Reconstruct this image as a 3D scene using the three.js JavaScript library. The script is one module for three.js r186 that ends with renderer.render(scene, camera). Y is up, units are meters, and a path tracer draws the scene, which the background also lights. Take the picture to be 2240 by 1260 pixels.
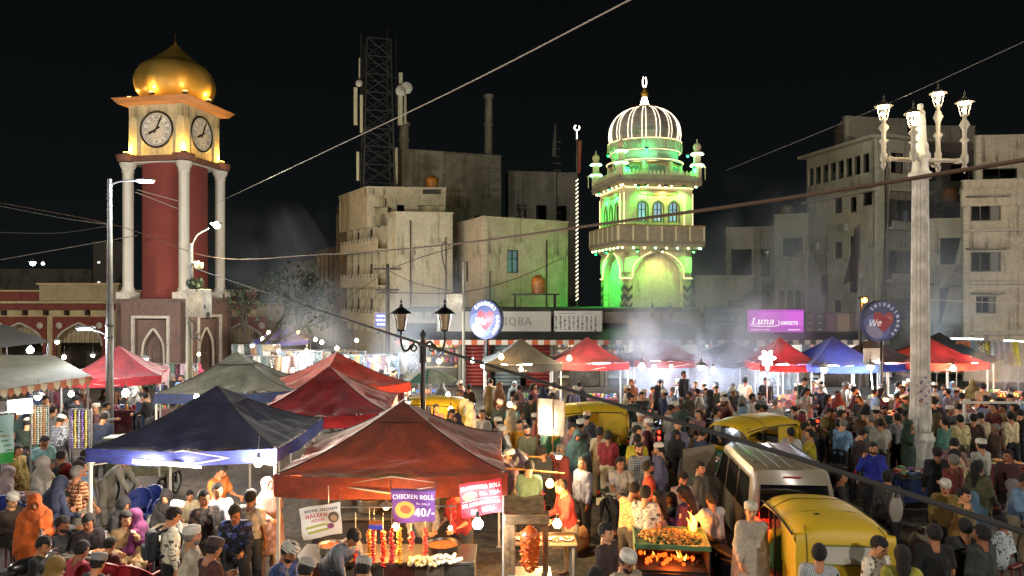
import * as THREE from 'three';
import { mergeGeometries, toCreasedNormals } from 'three/addons/utils/BufferGeometryUtils.js';
import { RoundedBoxGeometry } from 'three/addons/geometries/RoundedBoxGeometry.js';
import { RectAreaLightUniformsLib } from 'three/addons/lights/RectAreaLightUniformsLib.js';

// ---------- camera, sky, moon, exposure ----------
const scene = new THREE.Scene();
const W = 2240, H = 1260, F = 1617, EYE = 4.9, HOR = 640;      // photograph size, focal length in its pixels, eye height, horizon row
const camera = new THREE.PerspectiveCamera(2 * Math.atan(H / 2 / F) * 180 / Math.PI, W / H, 0.1, 600);
camera.position.set(0, EYE, 0);
camera.lookAt(0, EYE, -10);
camera.setViewOffset(W, H, 0, H / 2 - HOR, W, H);
scene.add(camera);
const renderer = new THREE.WebGLRenderer({ antialias: true });
renderer.toneMapping = THREE.LinearToneMapping;
renderer.toneMappingExposure = 1.6;
renderer.shadowMap.enabled = true;
RectAreaLightUniformsLib.init();
{ // night sky: dark, a little city glow low down
  const w = 64, h = 64, d = new Float32Array(w * h * 4);
  for (let j = 0; j < h; j++) for (let i = 0; i < w; i++) {
    const el = Math.max(0, ((j + .5) / h - .5) * 180), g = Math.exp(-el / 14), o = (j * w + i) * 4;
    d[o] = .0009 + .0030 * g; d[o + 1] = .0012 + .0036 * g; d[o + 2] = .0013 + .0039 * g; d[o + 3] = 1;
  }
  const t = new THREE.DataTexture(d, w, h, THREE.RGBAFormat, THREE.FloatType);
  t.mapping = THREE.EquirectangularReflectionMapping; t.magFilter = THREE.LinearFilter; t.needsUpdate = true;
  scene.background = t; scene.environment = t;
}
const moon = new THREE.DirectionalLight(0xdfe6ff, 0.02);
moon.position.set(-30, 60, 40); moon.castShadow = true; moon.shadow.radius = 4;
Object.assign(moon.shadow.camera, { left: -60, right: 60, top: 60, bottom: -60, far: 200 });
scene.add(moon);

// ---------- helpers ----------
let seed = 12345;
const rnd = () => { seed = (seed * 1664525 + 1013904223) >>> 0; return seed / 4294967296; };
const rr = (a, b) => a + (b - a) * rnd();
const pick = (a) => a[Math.floor(rnd() * a.length)];
const clamp = (x, a, b) => Math.max(a, Math.min(b, x)), lerp = (a, b, t) => a + (b - a) * t;
const V = (x, y, z) => new THREE.Vector3(x, y, z);
const P = (px, py, d) => V((px - 1120) / F * d, EYE - (py - HOR) / F * d, -d);      // a pixel at a known distance
const PX = (px, d) => (px - 1120) / F * d;
const hyp = Math.hypot;
const hash3 = (x, y, z) => { let h = (x * 374761393 + y * 668265263 + z * 2147483647) | 0; h = Math.imul(h ^ (h >>> 13), 1274126177); return ((h ^ (h >>> 16)) >>> 0) / 4294967296; };
function noise3(x, y, z) {
  const ix = Math.floor(x), iy = Math.floor(y), iz = Math.floor(z), s = (t) => t * t * (3 - 2 * t), u = s(x - ix), v = s(y - iy), w = s(z - iz);
  const c = (a, b, d) => hash3(ix + a, iy + b, iz + d);
  return lerp(lerp(lerp(c(0, 0, 0), c(1, 0, 0), u), lerp(c(0, 1, 0), c(1, 1, 0), u), v), lerp(lerp(c(0, 0, 1), c(1, 0, 1), u), lerp(c(0, 1, 1), c(1, 1, 1), u), v), w);
}
const fbm = (x, y, z = 0, n = 4) => { let a = .5, s = 0, t = 0; for (let i = 0; i < n; i++) { s += a * noise3(x, y, z); t += a; a *= .5; x = x * 2.03 + 7; y = y * 2.03 + 3; z *= 2.03; } return s / t; };
const RT = new Float32Array(4096); for (let i = 0; i < 4096; i++) RT[i] = hash3(i, 7, 3);
const pn = (x, y, per, n = 4) => { // tiling fbm
  let a = .5, s = 0, t = 0;
  for (let i = 0; i < n; i++) {
    const ix = Math.floor(x), iy = Math.floor(y), fx = x - ix, fy = y - iy, u = fx * fx * (3 - 2 * fx), v = fy * fy * (3 - 2 * fy);
    const x0 = (ix % per + per) % per, x1 = (x0 + 1) % per, y0 = (iy % per + per) % per, y1 = (y0 + 1) % per, k = i * 517;
    const r0 = y0 * 137 + k, r1 = y1 * 137 + k, c00 = RT[(x0 * 61 + r0 + (x0 * y0 * 3)) & 4095], c10 = RT[(x1 * 61 + r0 + (x1 * y0 * 3)) & 4095], c01 = RT[(x0 * 61 + r1 + (x0 * y1 * 3)) & 4095], c11 = RT[(x1 * 61 + r1 + (x1 * y1 * 3)) & 4095];
    const p = c00 + (c10 - c00) * u, q = c01 + (c11 - c01) * u; s += a * (p + (q - p) * v); t += a; a *= .5; x *= 2; y *= 2; per *= 2;
  }
  return s / t;
};
function dataTex(n, fn, srgb = false, rep = [1, 1]) {
  const d = new Uint8Array(n * n * 4);
  for (let j = 0; j < n; j++) for (let i = 0; i < n; i++) { const c = fn(i / n, j / n), o = (j * n + i) * 4; d[o] = clamp(c[0], 0, 1) * 255; d[o + 1] = clamp(c[1], 0, 1) * 255; d[o + 2] = clamp(c[2], 0, 1) * 255; d[o + 3] = c.length > 3 ? clamp(c[3], 0, 1) * 255 : 255; }
  const t = new THREE.DataTexture(d, n, n, THREE.RGBAFormat); t.wrapS = t.wrapT = THREE.RepeatWrapping; t.magFilter = THREE.LinearFilter; t.minFilter = THREE.LinearMipmapLinearFilter; t.repeat.set(...rep);
  if (srgb) t.colorSpace = THREE.SRGBColorSpace; t.needsUpdate = true; return t;
}
function canvasTex(w, h, draw) {
  const c = document.createElement('canvas'); c.width = w; c.height = h; const g = c.getContext('2d'); draw(g, w, h);
  const t = new THREE.CanvasTexture(c); t.colorSpace = THREE.SRGBColorSpace; t.anisotropy = 4; return t;
}
const names = {};
const numbered = (n) => { const k = names[n] = (names[n] ?? -1) + 1; return k ? n + '_' + String(k).padStart(3, '0') : n; };
function sh(o) { o.traverse((m) => { if (m.isMesh) { m.castShadow = true; m.receiveShadow = true; } }); return o; }
function thing(name, label, category, group, pos, turn = 0) {
  const o = new THREE.Group(); o.name = numbered(name); o.userData = { label, category }; if (group) o.userData.group = group;
  if (pos) o.position.copy(pos); o.rotation.y = turn; scene.add(o); return o;
}
function part(name, geo, mat, parent, pos) { // one mesh from one or several geometries
  if (Array.isArray(geo)) geo = geo.length > 1 ? mergeGeometries(geo.map(plain), false) : geo[0];
  const m = new THREE.Mesh(geo, mat); m.name = name; m.castShadow = m.receiveShadow = true; if (pos) m.position.copy(pos); parent.add(m); return m;
}
function plain(g) { const q = g.index ? g.toNonIndexed() : g; for (const k of Object.keys(q.attributes)) if (!['position', 'normal', 'uv'].includes(k)) q.deleteAttribute(k); if (!q.attributes.uv) q.setAttribute('uv', new THREE.BufferAttribute(new Float32Array(q.attributes.position.count * 2), 2)); return q; }
function setting(name, geo, mat) { const m = part(numbered(name), geo, mat, scene); m.userData = { kind: 'structure' }; return m; }
const box = (w, h, d, x = 0, y = 0, z = 0, ry = 0) => { const g = new THREE.BoxGeometry(w, h, d); boxUV(g, w, h, d); if (ry) g.rotateY(ry); return g.translate(x, y, z); };
function boxUV(g, w, h, d) { const u = g.attributes.uv; for (let i = 0; i < 24; i++) { const f = i >> 2, [a, b] = f < 2 ? [d, h] : f < 4 ? [w, d] : [w, h]; u.setXY(i, u.getX(i) * a, u.getY(i) * b); } }
const rbox = (w, h, d, r = .02, x = 0, y = 0, z = 0, seg = 2) => new RoundedBoxGeometry(w, h, d, seg, Math.min(r, w / 2.01, h / 2.01, d / 2.01)).translate(x, y, z);
const cyl = (r0, r1, h, x = 0, y = 0, z = 0, n = 12) => new THREE.CylinderGeometry(r1, r0, h, n).translate(x, y + h / 2, z);   // r0 below, r1 above, y is the foot
const ball = (r, x = 0, y = 0, z = 0, n = 10) => new THREE.SphereGeometry(r, n * 1.5 | 0, n).translate(x, y, z);
const lathe = (pts, n = 24) => new THREE.LatheGeometry(pts.map(([r, y]) => new THREE.Vector2(Math.max(r, .0005), y)), n);
function rod(a, b, r, n = 6, r2 = r) { const d = b.clone().sub(a), g = new THREE.CylinderGeometry(r2, r, d.length(), n); g.applyQuaternion(new THREE.Quaternion().setFromUnitVectors(V(0, 1, 0), d.clone().normalize())); return g.translate((a.x + b.x) / 2, (a.y + b.y) / 2, (a.z + b.z) / 2); }
const tube = (pts, r, seg = 24, n = 6, closed = false) => new THREE.TubeGeometry(new THREE.CatmullRomCurve3(pts, closed), seg, r, n, closed);
function extrude(shape, depth, bevel = 0, opt = {}) { return new THREE.ExtrudeGeometry(shape, { depth: depth - 2 * bevel, bevelEnabled: bevel > 0, bevelSize: bevel, bevelThickness: bevel, bevelOffset: -bevel, bevelSegments: 2, curveSegments: opt.curve ?? 12, steps: opt.steps ?? 1 }).translate(0, 0, bevel); }
const poly = (pts) => new THREE.Shape(pts.map(([x, y]) => new THREE.Vector2(x, y)));
function grid(nu, nv, fn, closeU = false) { // parametric sheet, smooth normals
  const pos = [], uv = [], idx = [];
  for (let j = 0; j <= nv; j++) for (let i = 0; i <= nu; i++) { const p = fn(i / nu, j / nv); pos.push(p.x, p.y, p.z); uv.push(p.u ?? i / nu, p.v ?? j / nv); }
  for (let j = 0; j < nv; j++) for (let i = 0; i < nu; i++) { const a = j * (nu + 1) + i, b = a + 1, c = a + nu + 1, d = c + 1; idx.push(a, b, d, a, d, c); }
  const g = new THREE.BufferGeometry(); g.setAttribute('position', new THREE.Float32BufferAttribute(pos, 3)); g.setAttribute('uv', new THREE.Float32BufferAttribute(uv, 2)); g.setIndex(idx); g.computeVertexNormals(); return g;
}

// ---------- textures and materials ----------
const T = {};
T.plaster = dataTex(512, (u, v) => { // washed wall with blotches and run-down streaks of black mould
  const blot = pn(u * 6, v * 6, 6, 5), fine = pn(u * 60, v * 60, 60, 2), st = pn(u * 34, v * 2.0, 34, 3), st2 = pn(u * 90, v * 3, 90, 2), mask = pn(u * 4 + 2, v * 4 + 9, 4, 3);
  const streak = clamp((st - .54) * 3.2, 0, 1) * clamp((mask - .36) * 3.5, 0, 1) * (.5 + .8 * st2), patch = clamp((blot - .56) * 4, 0, 1);
  const k = .93 + (fine - .5) * .14 - streak * .36 - patch * .17 + (blot - .5) * .16; return [k, k * .985, k * .955];
}, true, [1 / 6, 1 / 6]);
T.plasterBump = dataTex(256, (u, v) => { const k = pn(u * 30, v * 30, 30, 4); return [k, k, k]; }, false, [1 / 2, 1 / 2]);
T.grime = dataTex(384, (u, v) => { const a = pn(u * 5, v * 5, 5, 5), b = pn(u * 50, v * 50, 50, 3), c = pn(u * 140, v * 140, 140, 1); const k = .72 + (a - .5) * .5 + (b - .5) * .3 + (c - .5) * .12; return [k, k * .98, k * .95]; }, true, [1 / 3, 1 / 3]);
T.asphalt = dataTex(768, (u, v) => {
  const a = pn(u * 7, v * 7, 7, 5), b = pn(u * 128, v * 128, 128, 3), c = pn(u * 24 + 3, v * 24, 24, 4), s = clamp((c - .6) * 5, 0, 1), litter = hash3(Math.floor(u * 210), Math.floor(v * 210), 5) > .994 ? .55 : 0;
  const k = .55 + (a - .5) * .65 + (b - .5) * .5 - s * .2 + litter; return [k, k * (.95 - .03 * a), k * (.88 - .06 * a)];
}, true, [1 / 9, 1 / 9]);
T.asphaltBump = dataTex(512, (u, v) => { const k = pn(u * 110, v * 110, 110, 3) * .7 + pn(u * 12, v * 12, 12, 3) * .3; return [k, k, k]; }, false, [1 / 3, 1 / 3]);
T.cloth = dataTex(512, (u, v) => { const a = pn(u * 4, v * 4, 4, 4), b = pn(u * 3 + a * 2, v * 9, 9, 3); const k = .45 * a + .55 * b; return [k, k, k]; }, false, [1, 1]);
T.fabricTone = dataTex(256, (u, v) => { const a = pn(u * 5, v * 5, 5, 4), b = pn(u * 60, v * 60, 60, 2); const k = .82 + (a - .5) * .34 + (b - .5) * .14; return [k, k, k]; }, true, [1 / 1.4, 1 / 1.4]);
T.tentTone = dataTex(512, (u, v) => { // dust and water marks on canopies
  const a = pn(u * 5, v * 5, 5, 5), b = pn(u * 30, v * 30, 30, 3), r = Math.abs(pn(u * 7 + 3, v * 7, 7, 4) - .5), ring = clamp(.5 - r * 22, 0, .5), k = .80 + (a - .5) * .42 + (b - .5) * .16 + ring * .22; return [k, k * (1 + (.5 - a) * .06), k * (1 - (a - .5) * .1)];
}, true, [1 / 2.4, 1 / 2.4]);
T.check = dataTex(128, (u, v) => { const a = (u * 8 % 1) < .5, b = (v * 8 % 1) < .5, k = a && b ? .14 : a || b ? .5 : .95; return [k, k, k]; }, true, [1 / .28, 1 / .28]);
T.plaid = dataTex(128, (u, v) => { const a = (u * 6 % 1) < .45, b = (v * 6 % 1) < .45, t = (u * 6 % 1) > .88 || (v * 6 % 1) > .88; return t ? [.95, .9, .8] : a && b ? [.22, .08, .06] : a || b ? [.55, .32, .22] : [.95, .86, .72]; }, true, [1 / .4, 1 / .4]);
T.floral = dataTex(256, (u, v) => { const a = pn(u * 9, v * 9, 9, 2), b = pn(u * 22 + 4, v * 22, 22, 2), k = a > .58 && b > .42 ? .95 : b > .66 ? .6 : .16; return [k, k, k]; }, true, [1 / .7, 1 / .7]);
T.speck = dataTex(256, (u, v) => { const b = pn(u * 26 + 4, v * 26, 26, 2), k = b > .67 ? .3 : .96; return [k, k, k * .98]; }, true, [1 / .6, 1 / .6]);
T.stripe = dataTex(64, (u) => { const k = (u * 8 % 1) < .25 ? .35 : .95; return [k, k, k]; }, true, [1 / .2, 1 / .2]);
T.wood = dataTex(256, (u, v) => { const k = .7 + .4 * (pn(u * 3, v * 40, 40, 3) - .5) + .3 * (pn(u * 10, v * 10, 10, 2) - .5); return [k, k * .95, k * .88]; }, true, [1 / 1.2, 1 / 1.2]);
const mats = {};
function mat(hex, rough = .8, o = {}) {
  const key = hex + '|' + rough + '|' + Object.keys(o).map((k) => k + (o[k]?.isTexture ? 'tx' + o[k].id : o[k])).join();
  if (!mats[key]) { const { phys, ...p } = o; mats[key] = new (phys || p.transmission || p.clearcoat || p.sheen ? THREE.MeshPhysicalMaterial : THREE.MeshStandardMaterial)({ color: hex, roughness: rough, ...p }); }
  return mats[key];
}
const plasterMaps = [[6, 0, 0], [7.6, .37, .21], [5.1, .71, .58], [9.2, .13, .83], [6.7, .52, .4]].map(([s, x, y]) => { const t = T.plaster.clone(); t.repeat.set(1 / s, 1 / s); t.offset.set(x, y); t.needsUpdate = true; return t; });
const plaster = (hex, b = .006) => mat(hex, .92, { map: plasterMaps[(hex * 7 >> 3) % 5], bumpMap: T.plasterBump, bumpScale: b });
const grimy = (hex, rough = .8, o = {}) => mat(hex, rough, { map: T.grime, ...o });
const metal = (hex, rough = .45, o = {}) => mat(hex, rough, { metalness: .85, ...o });
const glow = (hex, k, o = {}) => mat(0x111111, .6, { emissive: hex, emissiveIntensity: k, ...o });
const woodM = (hex) => mat(hex, .75, { map: T.wood });
const glassDark = mat(0x0b0d0f, .08, { metalness: 0 });
const clearGlass = mat(0xffffff, .03, { transmission: 1, thickness: 0, ior: 1.45 });
const M = {
  steel: metal(0x8a8c8c, .5), dark: mat(0x141414, .55), iron: mat(0x0d0d0e, .42, { metalness: .3 }), rubber: mat(0x0b0b0b, .85), chrome: metal(0xbfc3c6, .2),
  white: mat(0xb9b7ae, .6), pole: grimy(0x77797a, .5, { metalness: .4 }), legWhite: mat(0xb5b2aa, .45),
};
function spotLight(parent, pos, to, hex, cd, ang = .8, r = 3) { const l = new THREE.SpotLight(hex, cd, 0, ang, .6); l.position.copy(pos); l.target.position.copy(to); l.castShadow = true; l.shadow.radius = r; l.name = 'lamp_glow'; parent.add(l, l.target); return l; }
function lampLight(parent, pos, hex, cd, r = 2) { const l = new THREE.PointLight(hex, cd); l.position.copy(pos); l.castShadow = true; l.shadow.radius = r; l.name = 'lamp_glow'; parent.add(l); return l; }

// ---------- ground ----------
{
  const g = new THREE.PlaneGeometry(240, 240, 1, 1).rotateX(-Math.PI / 2), u = g.attributes.uv;
  for (let i = 0; i < u.count; i++) u.setXY(i, u.getX(i) * 240, u.getY(i) * 240);
  setting('ground', g.translate(0, 0, -60), mat(0x6e665c, .88, { map: T.asphalt, bumpMap: T.asphaltBump, bumpScale: .012 }));
}

// ---------- building helpers ----------
function wallFace(parent, name, A, B, y0, y1, openings, m, thick = .25) { // A left, B right seen from outside: [x, z] relative to parent
  const dx = B[0] - A[0], dz = B[1] - A[1], len = hyp(dx, dz), s = poly([[0, y0], [len, y0], [len, y1], [0, y1]]);
  for (const o of openings) {
    const h = new THREE.Path(), x0 = o.x - o.w / 2, x1 = o.x + o.w / 2, t = o.y + o.h;
    if (o.arch) { h.moveTo(x0, o.y); h.lineTo(x1, o.y); h.lineTo(x1, t - o.w * .6); h.quadraticCurveTo(x1, t - o.w * .15, o.x, t); h.quadraticCurveTo(x0, t - o.w * .15, x0, t - o.w * .6); }
    else { h.moveTo(x0, o.y); h.lineTo(x1, o.y); h.lineTo(x1, t); h.lineTo(x0, t); }
    h.closePath(); s.holes.push(h);
  }
  const g = new THREE.ExtrudeGeometry(s, { depth: thick, bevelEnabled: false, curveSegments: 6 }).translate(0, 0, -thick);
  const w = part(name, g, m, parent); w.position.set(A[0], 0, A[1]); w.rotation.y = Math.atan2(-dz, dx);
  for (const o of openings) if (o.kind !== 'hole') windowIn(w, o, thick);
  return w;
}
const frameW = [grimy(0x6b675c, .7), grimy(0x35322c, .7), grimy(0xa7a294, .7), grimy(0x3a5566, .6)];
const paneDark = [mat(0xc4ced0, .04, { transmission: 1, thickness: 0 }), mat(0xb4bebc, .06, { transmission: 1, thickness: 0 }), mat(0x9a988c, .5, { transmission: .5, thickness: 0 })];
function windowIn(w, o, thick) {
  const fw = o.fw ?? .06, fm = frameW[o.fm ?? 0], z = -.1, gs = [];
  const bar = (bw, bh, x, y) => gs.push(box(bw, bh, .07, o.x + x, o.y + y, z));
  bar(fw, o.h, -o.w / 2 + fw / 2, o.h / 2); bar(fw, o.h, o.w / 2 - fw / 2, o.h / 2); bar(o.w - 2 * fw, fw, 0, fw / 2); if (!o.arch) bar(o.w - 2 * fw, fw, 0, o.h - fw / 2);
  for (let k = 1; k < (o.nx ?? 1); k++) bar(fw * .7, o.h - 2 * fw, -o.w / 2 + o.w * k / o.nx, o.h / 2);
  if (o.ny) bar(o.w - 2 * fw, fw * .6, 0, o.h * .62);
  const f = part('window', gs, fm, w);
  const n = o.nx ?? 1;
  for (let k = 0; k < n; k++) part('pane', new THREE.PlaneGeometry(o.w / n - .02, o.h - .04).translate(o.x - o.w / 2 + o.w * (k + .5) / n, o.y + o.h / 2, z - .05), o.lit ?? paneDark[(k + (o.pm ?? 0)) % 3], f);
  if (o.sill) part('sill', box(o.w + .24, .07, .22, o.x, o.y - .035, .09), w.material, f);
  if (o.hood) part('sunshade', box(o.w + .5, .09, .55, o.x, o.y + o.h + .16, .26), mat(0xb8b5a8, .85, { map: T.grime }), f);
}
function building(name, label, foot, y1, faces, m, o = {}) { // foot: [px, distance] corners, left to right round the front
  const pts = foot.map(([px, d]) => [PX(px, d), -d]), cx = pts.reduce((a, p) => a + p[0], 0) / pts.length, cz = pts.reduce((a, p) => a + p[1], 0) / pts.length;
  const t = thing(name, label, o.category ?? 'building', o.group, V(cx, o.y0 ?? 0, cz)), q = pts.map(([x, z]) => [x - cx, z - cz]);
  const H1 = y1 - (o.y0 ?? 0);
  q.forEach((a, i) => { const b = q[(i + 1) % q.length], f = faces[i] ?? {}; wallFace(t, 'wall', a, b, 0, H1, f.open ?? [], f.m ?? m); });
  part('roof', new THREE.ExtrudeGeometry(poly(q.map(([x, z]) => [x * .985, -z * .985])), { depth: .2, bevelEnabled: false }).rotateX(-Math.PI / 2).translate(0, H1 - .75, 0), grimy(0x4c4a44, .95), t);
  q.forEach((a, i) => { if (i > 1 && !o.copeAll) return; const b = q[(i + 1) % q.length], l = hyp(b[0] - a[0], b[1] - a[1]); const c = part('coping', box(l + .1, .1, .36, l / 2, H1 + .05, -.12), m, t); c.position.set(a[0], 0, a[1]); c.rotation.y = Math.atan2(-(b[1] - a[1]), b[0] - a[0]); });
  t.userData.q = undefined; delete t.userData.q; return { t, q, H1 };
}
const onFace = (q, i, mesh) => { const a = q[i], b = q[(i + 1) % q.length]; mesh.position.set(a[0], 0, a[1]); mesh.rotation.y = Math.atan2(-(b[1] - a[1]), b[0] - a[0]); return mesh; };
const faceLen = (q, i) => hyp(q[(i + 1) % q.length][0] - q[i][0], q[(i + 1) % q.length][1] - q[i][1]);
const yAt = (py, d) => EYE - (py - HOR) / F * d;

// ---------- long market hall behind the clock tower ----------
{
  const cream = plaster(0xbfae86), red = plaster(0x7c3f35), d = 46, x0 = -42, x1 = PX(560, d);
  const t = thing('market_hall', 'low cream and red arcaded market hall behind the clock tower', 'building', null, V(0, 0, -d));
  const L = x1 - x0, open = [];
  const arches = [PX(45, d), PX(175, d), PX(-90, d), PX(530, d)];
  for (const ax of arches) open.push({ x: ax - x0, y: 0, w: 2.9, h: 3.0, arch: true, kind: 'hole' });
  const w = wallFace(t, 'wall', [x0, 0], [x1, 0], 0, yAt(663, d), open, cream, .4); 
  part('side_wall', box(.4, 4.2, 12, x1 - .2, 2.1, -6.4), cream, t);
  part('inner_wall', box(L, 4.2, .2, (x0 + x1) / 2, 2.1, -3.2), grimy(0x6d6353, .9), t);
  part('roof', box(L, .2, 12, (x0 + x1) / 2, 4.1, -6.5), grimy(0x4c4a44, .95), t);
  part('cornice', box(L + .2, .14, .5, (x0 + x1) / 2, yAt(661, d), .12), cream, t);
  part('red_band', box(L, .32, .3, (x0 + x1) / 2, yAt(671, d), .16), red, t);
  part('parapet', box(L, .55, .3, (x0 + x1) / 2, yAt(648, d) , -.1), red, t);
  part('parapet_coping', box(L + .1, .09, .44, (x0 + x1) / 2, yAt(636, d) , -.1), cream, t);
  part('name_panel', box(PX(262, d) - PX(90, d), 1.0, .34, (PX(262, d) + PX(90, d)) / 2, yAt(640, d), .02), plaster(0xa89a78), t);
  part('name_panel_coping', box(PX(268, d) - PX(86, d), .1, .5, (PX(262, d) + PX(90, d)) / 2, yAt(621, d), .02), cream, t);
  for (let k = -2; k < 6; k++) part('bracket', box(.16, .3, .34, PX(13 + 45.5 * k, d), yAt(684, d), .17), grimy(0x4b3323), t);
  for (const bx of [505, 528]) part('bracket', box(.16, .3, .34, PX(bx, d), yAt(684, d), .17), grimy(0x4b3323), t);
  for (const ax of arches) {
    const W2 = 1.65, s = poly([[-W2, 0], [W2, 0], [W2, 3.4], [-W2, 3.4]]), h = new THREE.Path();
    h.moveTo(-1.42, 0); h.lineTo(1.42, 0); h.lineTo(1.42, 1.7); h.quadraticCurveTo(1.3, 2.5, 0, 3.0); h.quadraticCurveTo(-1.3, 2.5, -1.42, 1.7); h.closePath(); s.holes.push(h);
    part('arch_panel', extrude(s, .1).translate(ax, 0, .005), red, t);
    part('lattice_screen', box(3.0, 1.5, .08, ax, 2.5, -.5), mat(0xa89c86, .85, { map: T.plaster, bumpMap: T.plasterBump, bumpScale: .04 }), t); for (let k = 0; k < 9; k++) part('screen_bar', box(.07, 1.5, .06, ax - 1.2 + k * .3, 2.5, -.43), plaster(0xbfae86), t);
    const arc = []; for (let k = 0; k <= 20; k++) { const a = k / 20, q = a < .5 ? a * 2 : (1 - a) * 2; arc.push(V(ax + (a < .5 ? -1 : 1) * 1.42 * (1 - Math.pow(q, 1.6)), 1.6 + 1.4 * Math.pow(q, .62), .12)); }
    part('arch_moulding', tube(arc, .07, 40, 6), plaster(0xc9c2b2), t);
    for (const s of [-1, 1]) part('rosette', lathe([[0, .06], [.1, .06], [.16, .02], [.2, 0]], 16).rotateX(Math.PI / 2).translate(ax + s * 1.25, 2.85, .11), plaster(0xc9c2b2), t);
  }
}

// ---------- clock tower ----------
{
  const ctr = V(PX(384, 42.4), 0, -42.4);
  const t = thing('clock_tower', 'tall clock tower with golden onion dome, red core and white columns', 'clock tower', null, ctr, 0);
  t.rotation.y = -.183;
  const stone = mat(0x7f6a63, .8, { map: T.plaster }), white = plaster(0xd8d5ca), red = plaster(0x843f38), boxM = plaster(0xd6cca6), orange = plaster(0xa07a60);
  const h = 1.72, B = 2.15;
  // plinth as four walls with niches
  const corner = [[-B, B], [B, B], [B, -B], [-B, -B]], Hp = 4.4;
  corner.forEach((p, i) => { const q = corner[(i + 1) % 4]; const w = wallFace(t, 'plinth_wall', p, q, 0, Hp, [{ x: B, y: 0, w: 2.1, h: 3.5, kind: 'hole' }], stone, .35);
    part('niche_back', box(2.2, 3.6, .1, B, 1.8, -.5), stone, w);
    const s = poly([[-1.03, 0], [1.03, 0], [1.03, 3.4], [-1.03, 3.4]]), o = new THREE.Path(); o.moveTo(-.6, 0); o.lineTo(.6, 0); o.lineTo(.6, 1.75); o.quadraticCurveTo(.5, 2.3, 0, 2.75); o.quadraticCurveTo(-.5, 2.3, -.6, 1.75); o.closePath(); s.holes.push(o);
    part('carved_screen', extrude(s, .08).translate(B, 0, -.3), mat(0x7f6a63, .8, { map: T.plaster, bumpMap: T.plasterBump, bumpScale: .05 }), w);
    const arc = [[-.66, 0], [-.66, 1.7], [-.56, 2.2], [-.3, 2.6], [0, 2.9], [.3, 2.6], [.56, 2.2], [.66, 1.7], [.66, 0]].map(([x, y]) => V(B + x, y, -.2)); part('arch_moulding', tube(arc, .07, 50, 6), white, w);
    part('niche_frame', [box(.14, 3.5, .12, B - 1.08, 1.75, .02), box(.14, 3.5, .12, B + 1.08, 1.75, .02), box(2.3, .14, .12, B, 3.57, .02)], white, w);
  });
  part('plinth_top', box(2 * B + .16, .16, 2 * B + .16, 0, Hp + .08, 0), stone, t);
  part('core', lathe([[1.78, Hp + .16], [1.78, Hp + .5], [1.72, Hp + .56], [1.72, 6.9], [1.7, 6.92], [1.7, 6.96], [1.72, 6.98], [1.72, 9.5], [1.7, 9.52], [1.7, 9.56], [1.72, 9.58], [1.72, 12.1]], 48), red, t);
  const col = lathe([[.4, 4.56], [.4, 4.95], [.32, 5.0], [.34, 5.12], [.28, 5.2], [.28, 11.5], [.32, 11.55], [.3, 11.68], [.4, 11.86], [.44, 12.07]], 20);
  for (const [x, z] of [[-h, h], [h, h], [h, -h], [-h, -h]]) { const cm = part('column', col, white, t, V(x, 0, z)); part('base_block', box(.86, .36, .86, 0, 4.74, 0), white, cm); }
  part('lower_slab', box(4.0, .3, 4.0, 0, 12.27, 0), plaster(0x84594a), t);
  for (const [x, z] of [[-h, h], [h, h], [h, -h], [-h, -h]]) part('slab_corner', new THREE.CylinderGeometry(.62, .55, .36, 8).translate(x, 12.3, z), plaster(0x84594a), t);
  part('soffit', box(3.7, .06, 3.7, 0, 12.08, 0), white, t);
  const K = 1.64; part('clock_room', box(2 * K, 2.85, 2 * K, 0, 13.86, 0), boxM, t);
  for (const [x, z] of [[-K, K], [K, K], [K, -K], [-K, -K]]) part('corner_strip', box(.5, 2.84, .5, x * .88, 13.86, z * .88), boxM, t);
  part('roof_slab', new THREE.CylinderGeometry(3.3, 2.95, .3, 4).rotateY(Math.PI / 4).translate(0, 15.43, 0), orange, t);
  part('roof_tier', box(3.7, .14, 3.7, 0, 15.65, 0), plaster(0x7d4a30), t);
  // dome with eight soft lobes
  const prof = [[1.5, 15.7], [1.72, 15.85], [1.98, 16.2], [2.1, 16.6], [2.12, 16.95], [2.02, 17.35], [1.84, 17.65], [1.62, 17.85], [1.3, 18.05], [.95, 18.35], [.62, 18.62], [.3, 18.92], [.08, 19.14], [.03, 19.2]], curve = new THREE.SplineCurve(prof.map(([r, y]) => new THREE.Vector2(r, y)));
  part('dome', grid(96, 44, (u, v) => { const p = curve.getPoint(v), th = u * Math.PI * 2, k = p.y < 17.85 ? 1 + .035 * Math.cos(th * 8) * clamp((17.9 - p.y) / 1, 0, 1) : 1; return V(Math.cos(-th) * p.x * k, p.y, Math.sin(-th) * p.x * k); }), mat(0xa98a42, .34, { metalness: .4 }), t);
  part('finial', lathe([[.06, 19.1], [.1, 19.2], [.05, 19.3], [.02, 19.35], [.012, 19.75]], 10), mat(0x9a6a28, .35, { metalness: .8 }), t);
  // clock faces
  const faceTex = canvasTex(512, 512, (g) => {
    g.fillStyle = '#dcd8cc'; g.fillRect(0, 0, 512, 512); g.translate(256, 256);
    g.strokeStyle = '#1c1a18'; g.lineWidth = 14; g.beginPath(); g.arc(0, 0, 244, 0, 7); g.stroke(); g.lineWidth = 5; g.beginPath(); g.arc(0, 0, 216, 0, 7); g.stroke(); g.beginPath(); g.arc(0, 0, 132, 0, 7); g.stroke();
    g.fillStyle = '#c9c4b6'; g.beginPath(); g.arc(0, 0, 130, 0, 7); g.fill();
    g.fillStyle = '#22201d'; g.font = 'bold 60px serif'; g.textAlign = 'center'; g.textBaseline = 'middle';
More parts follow.
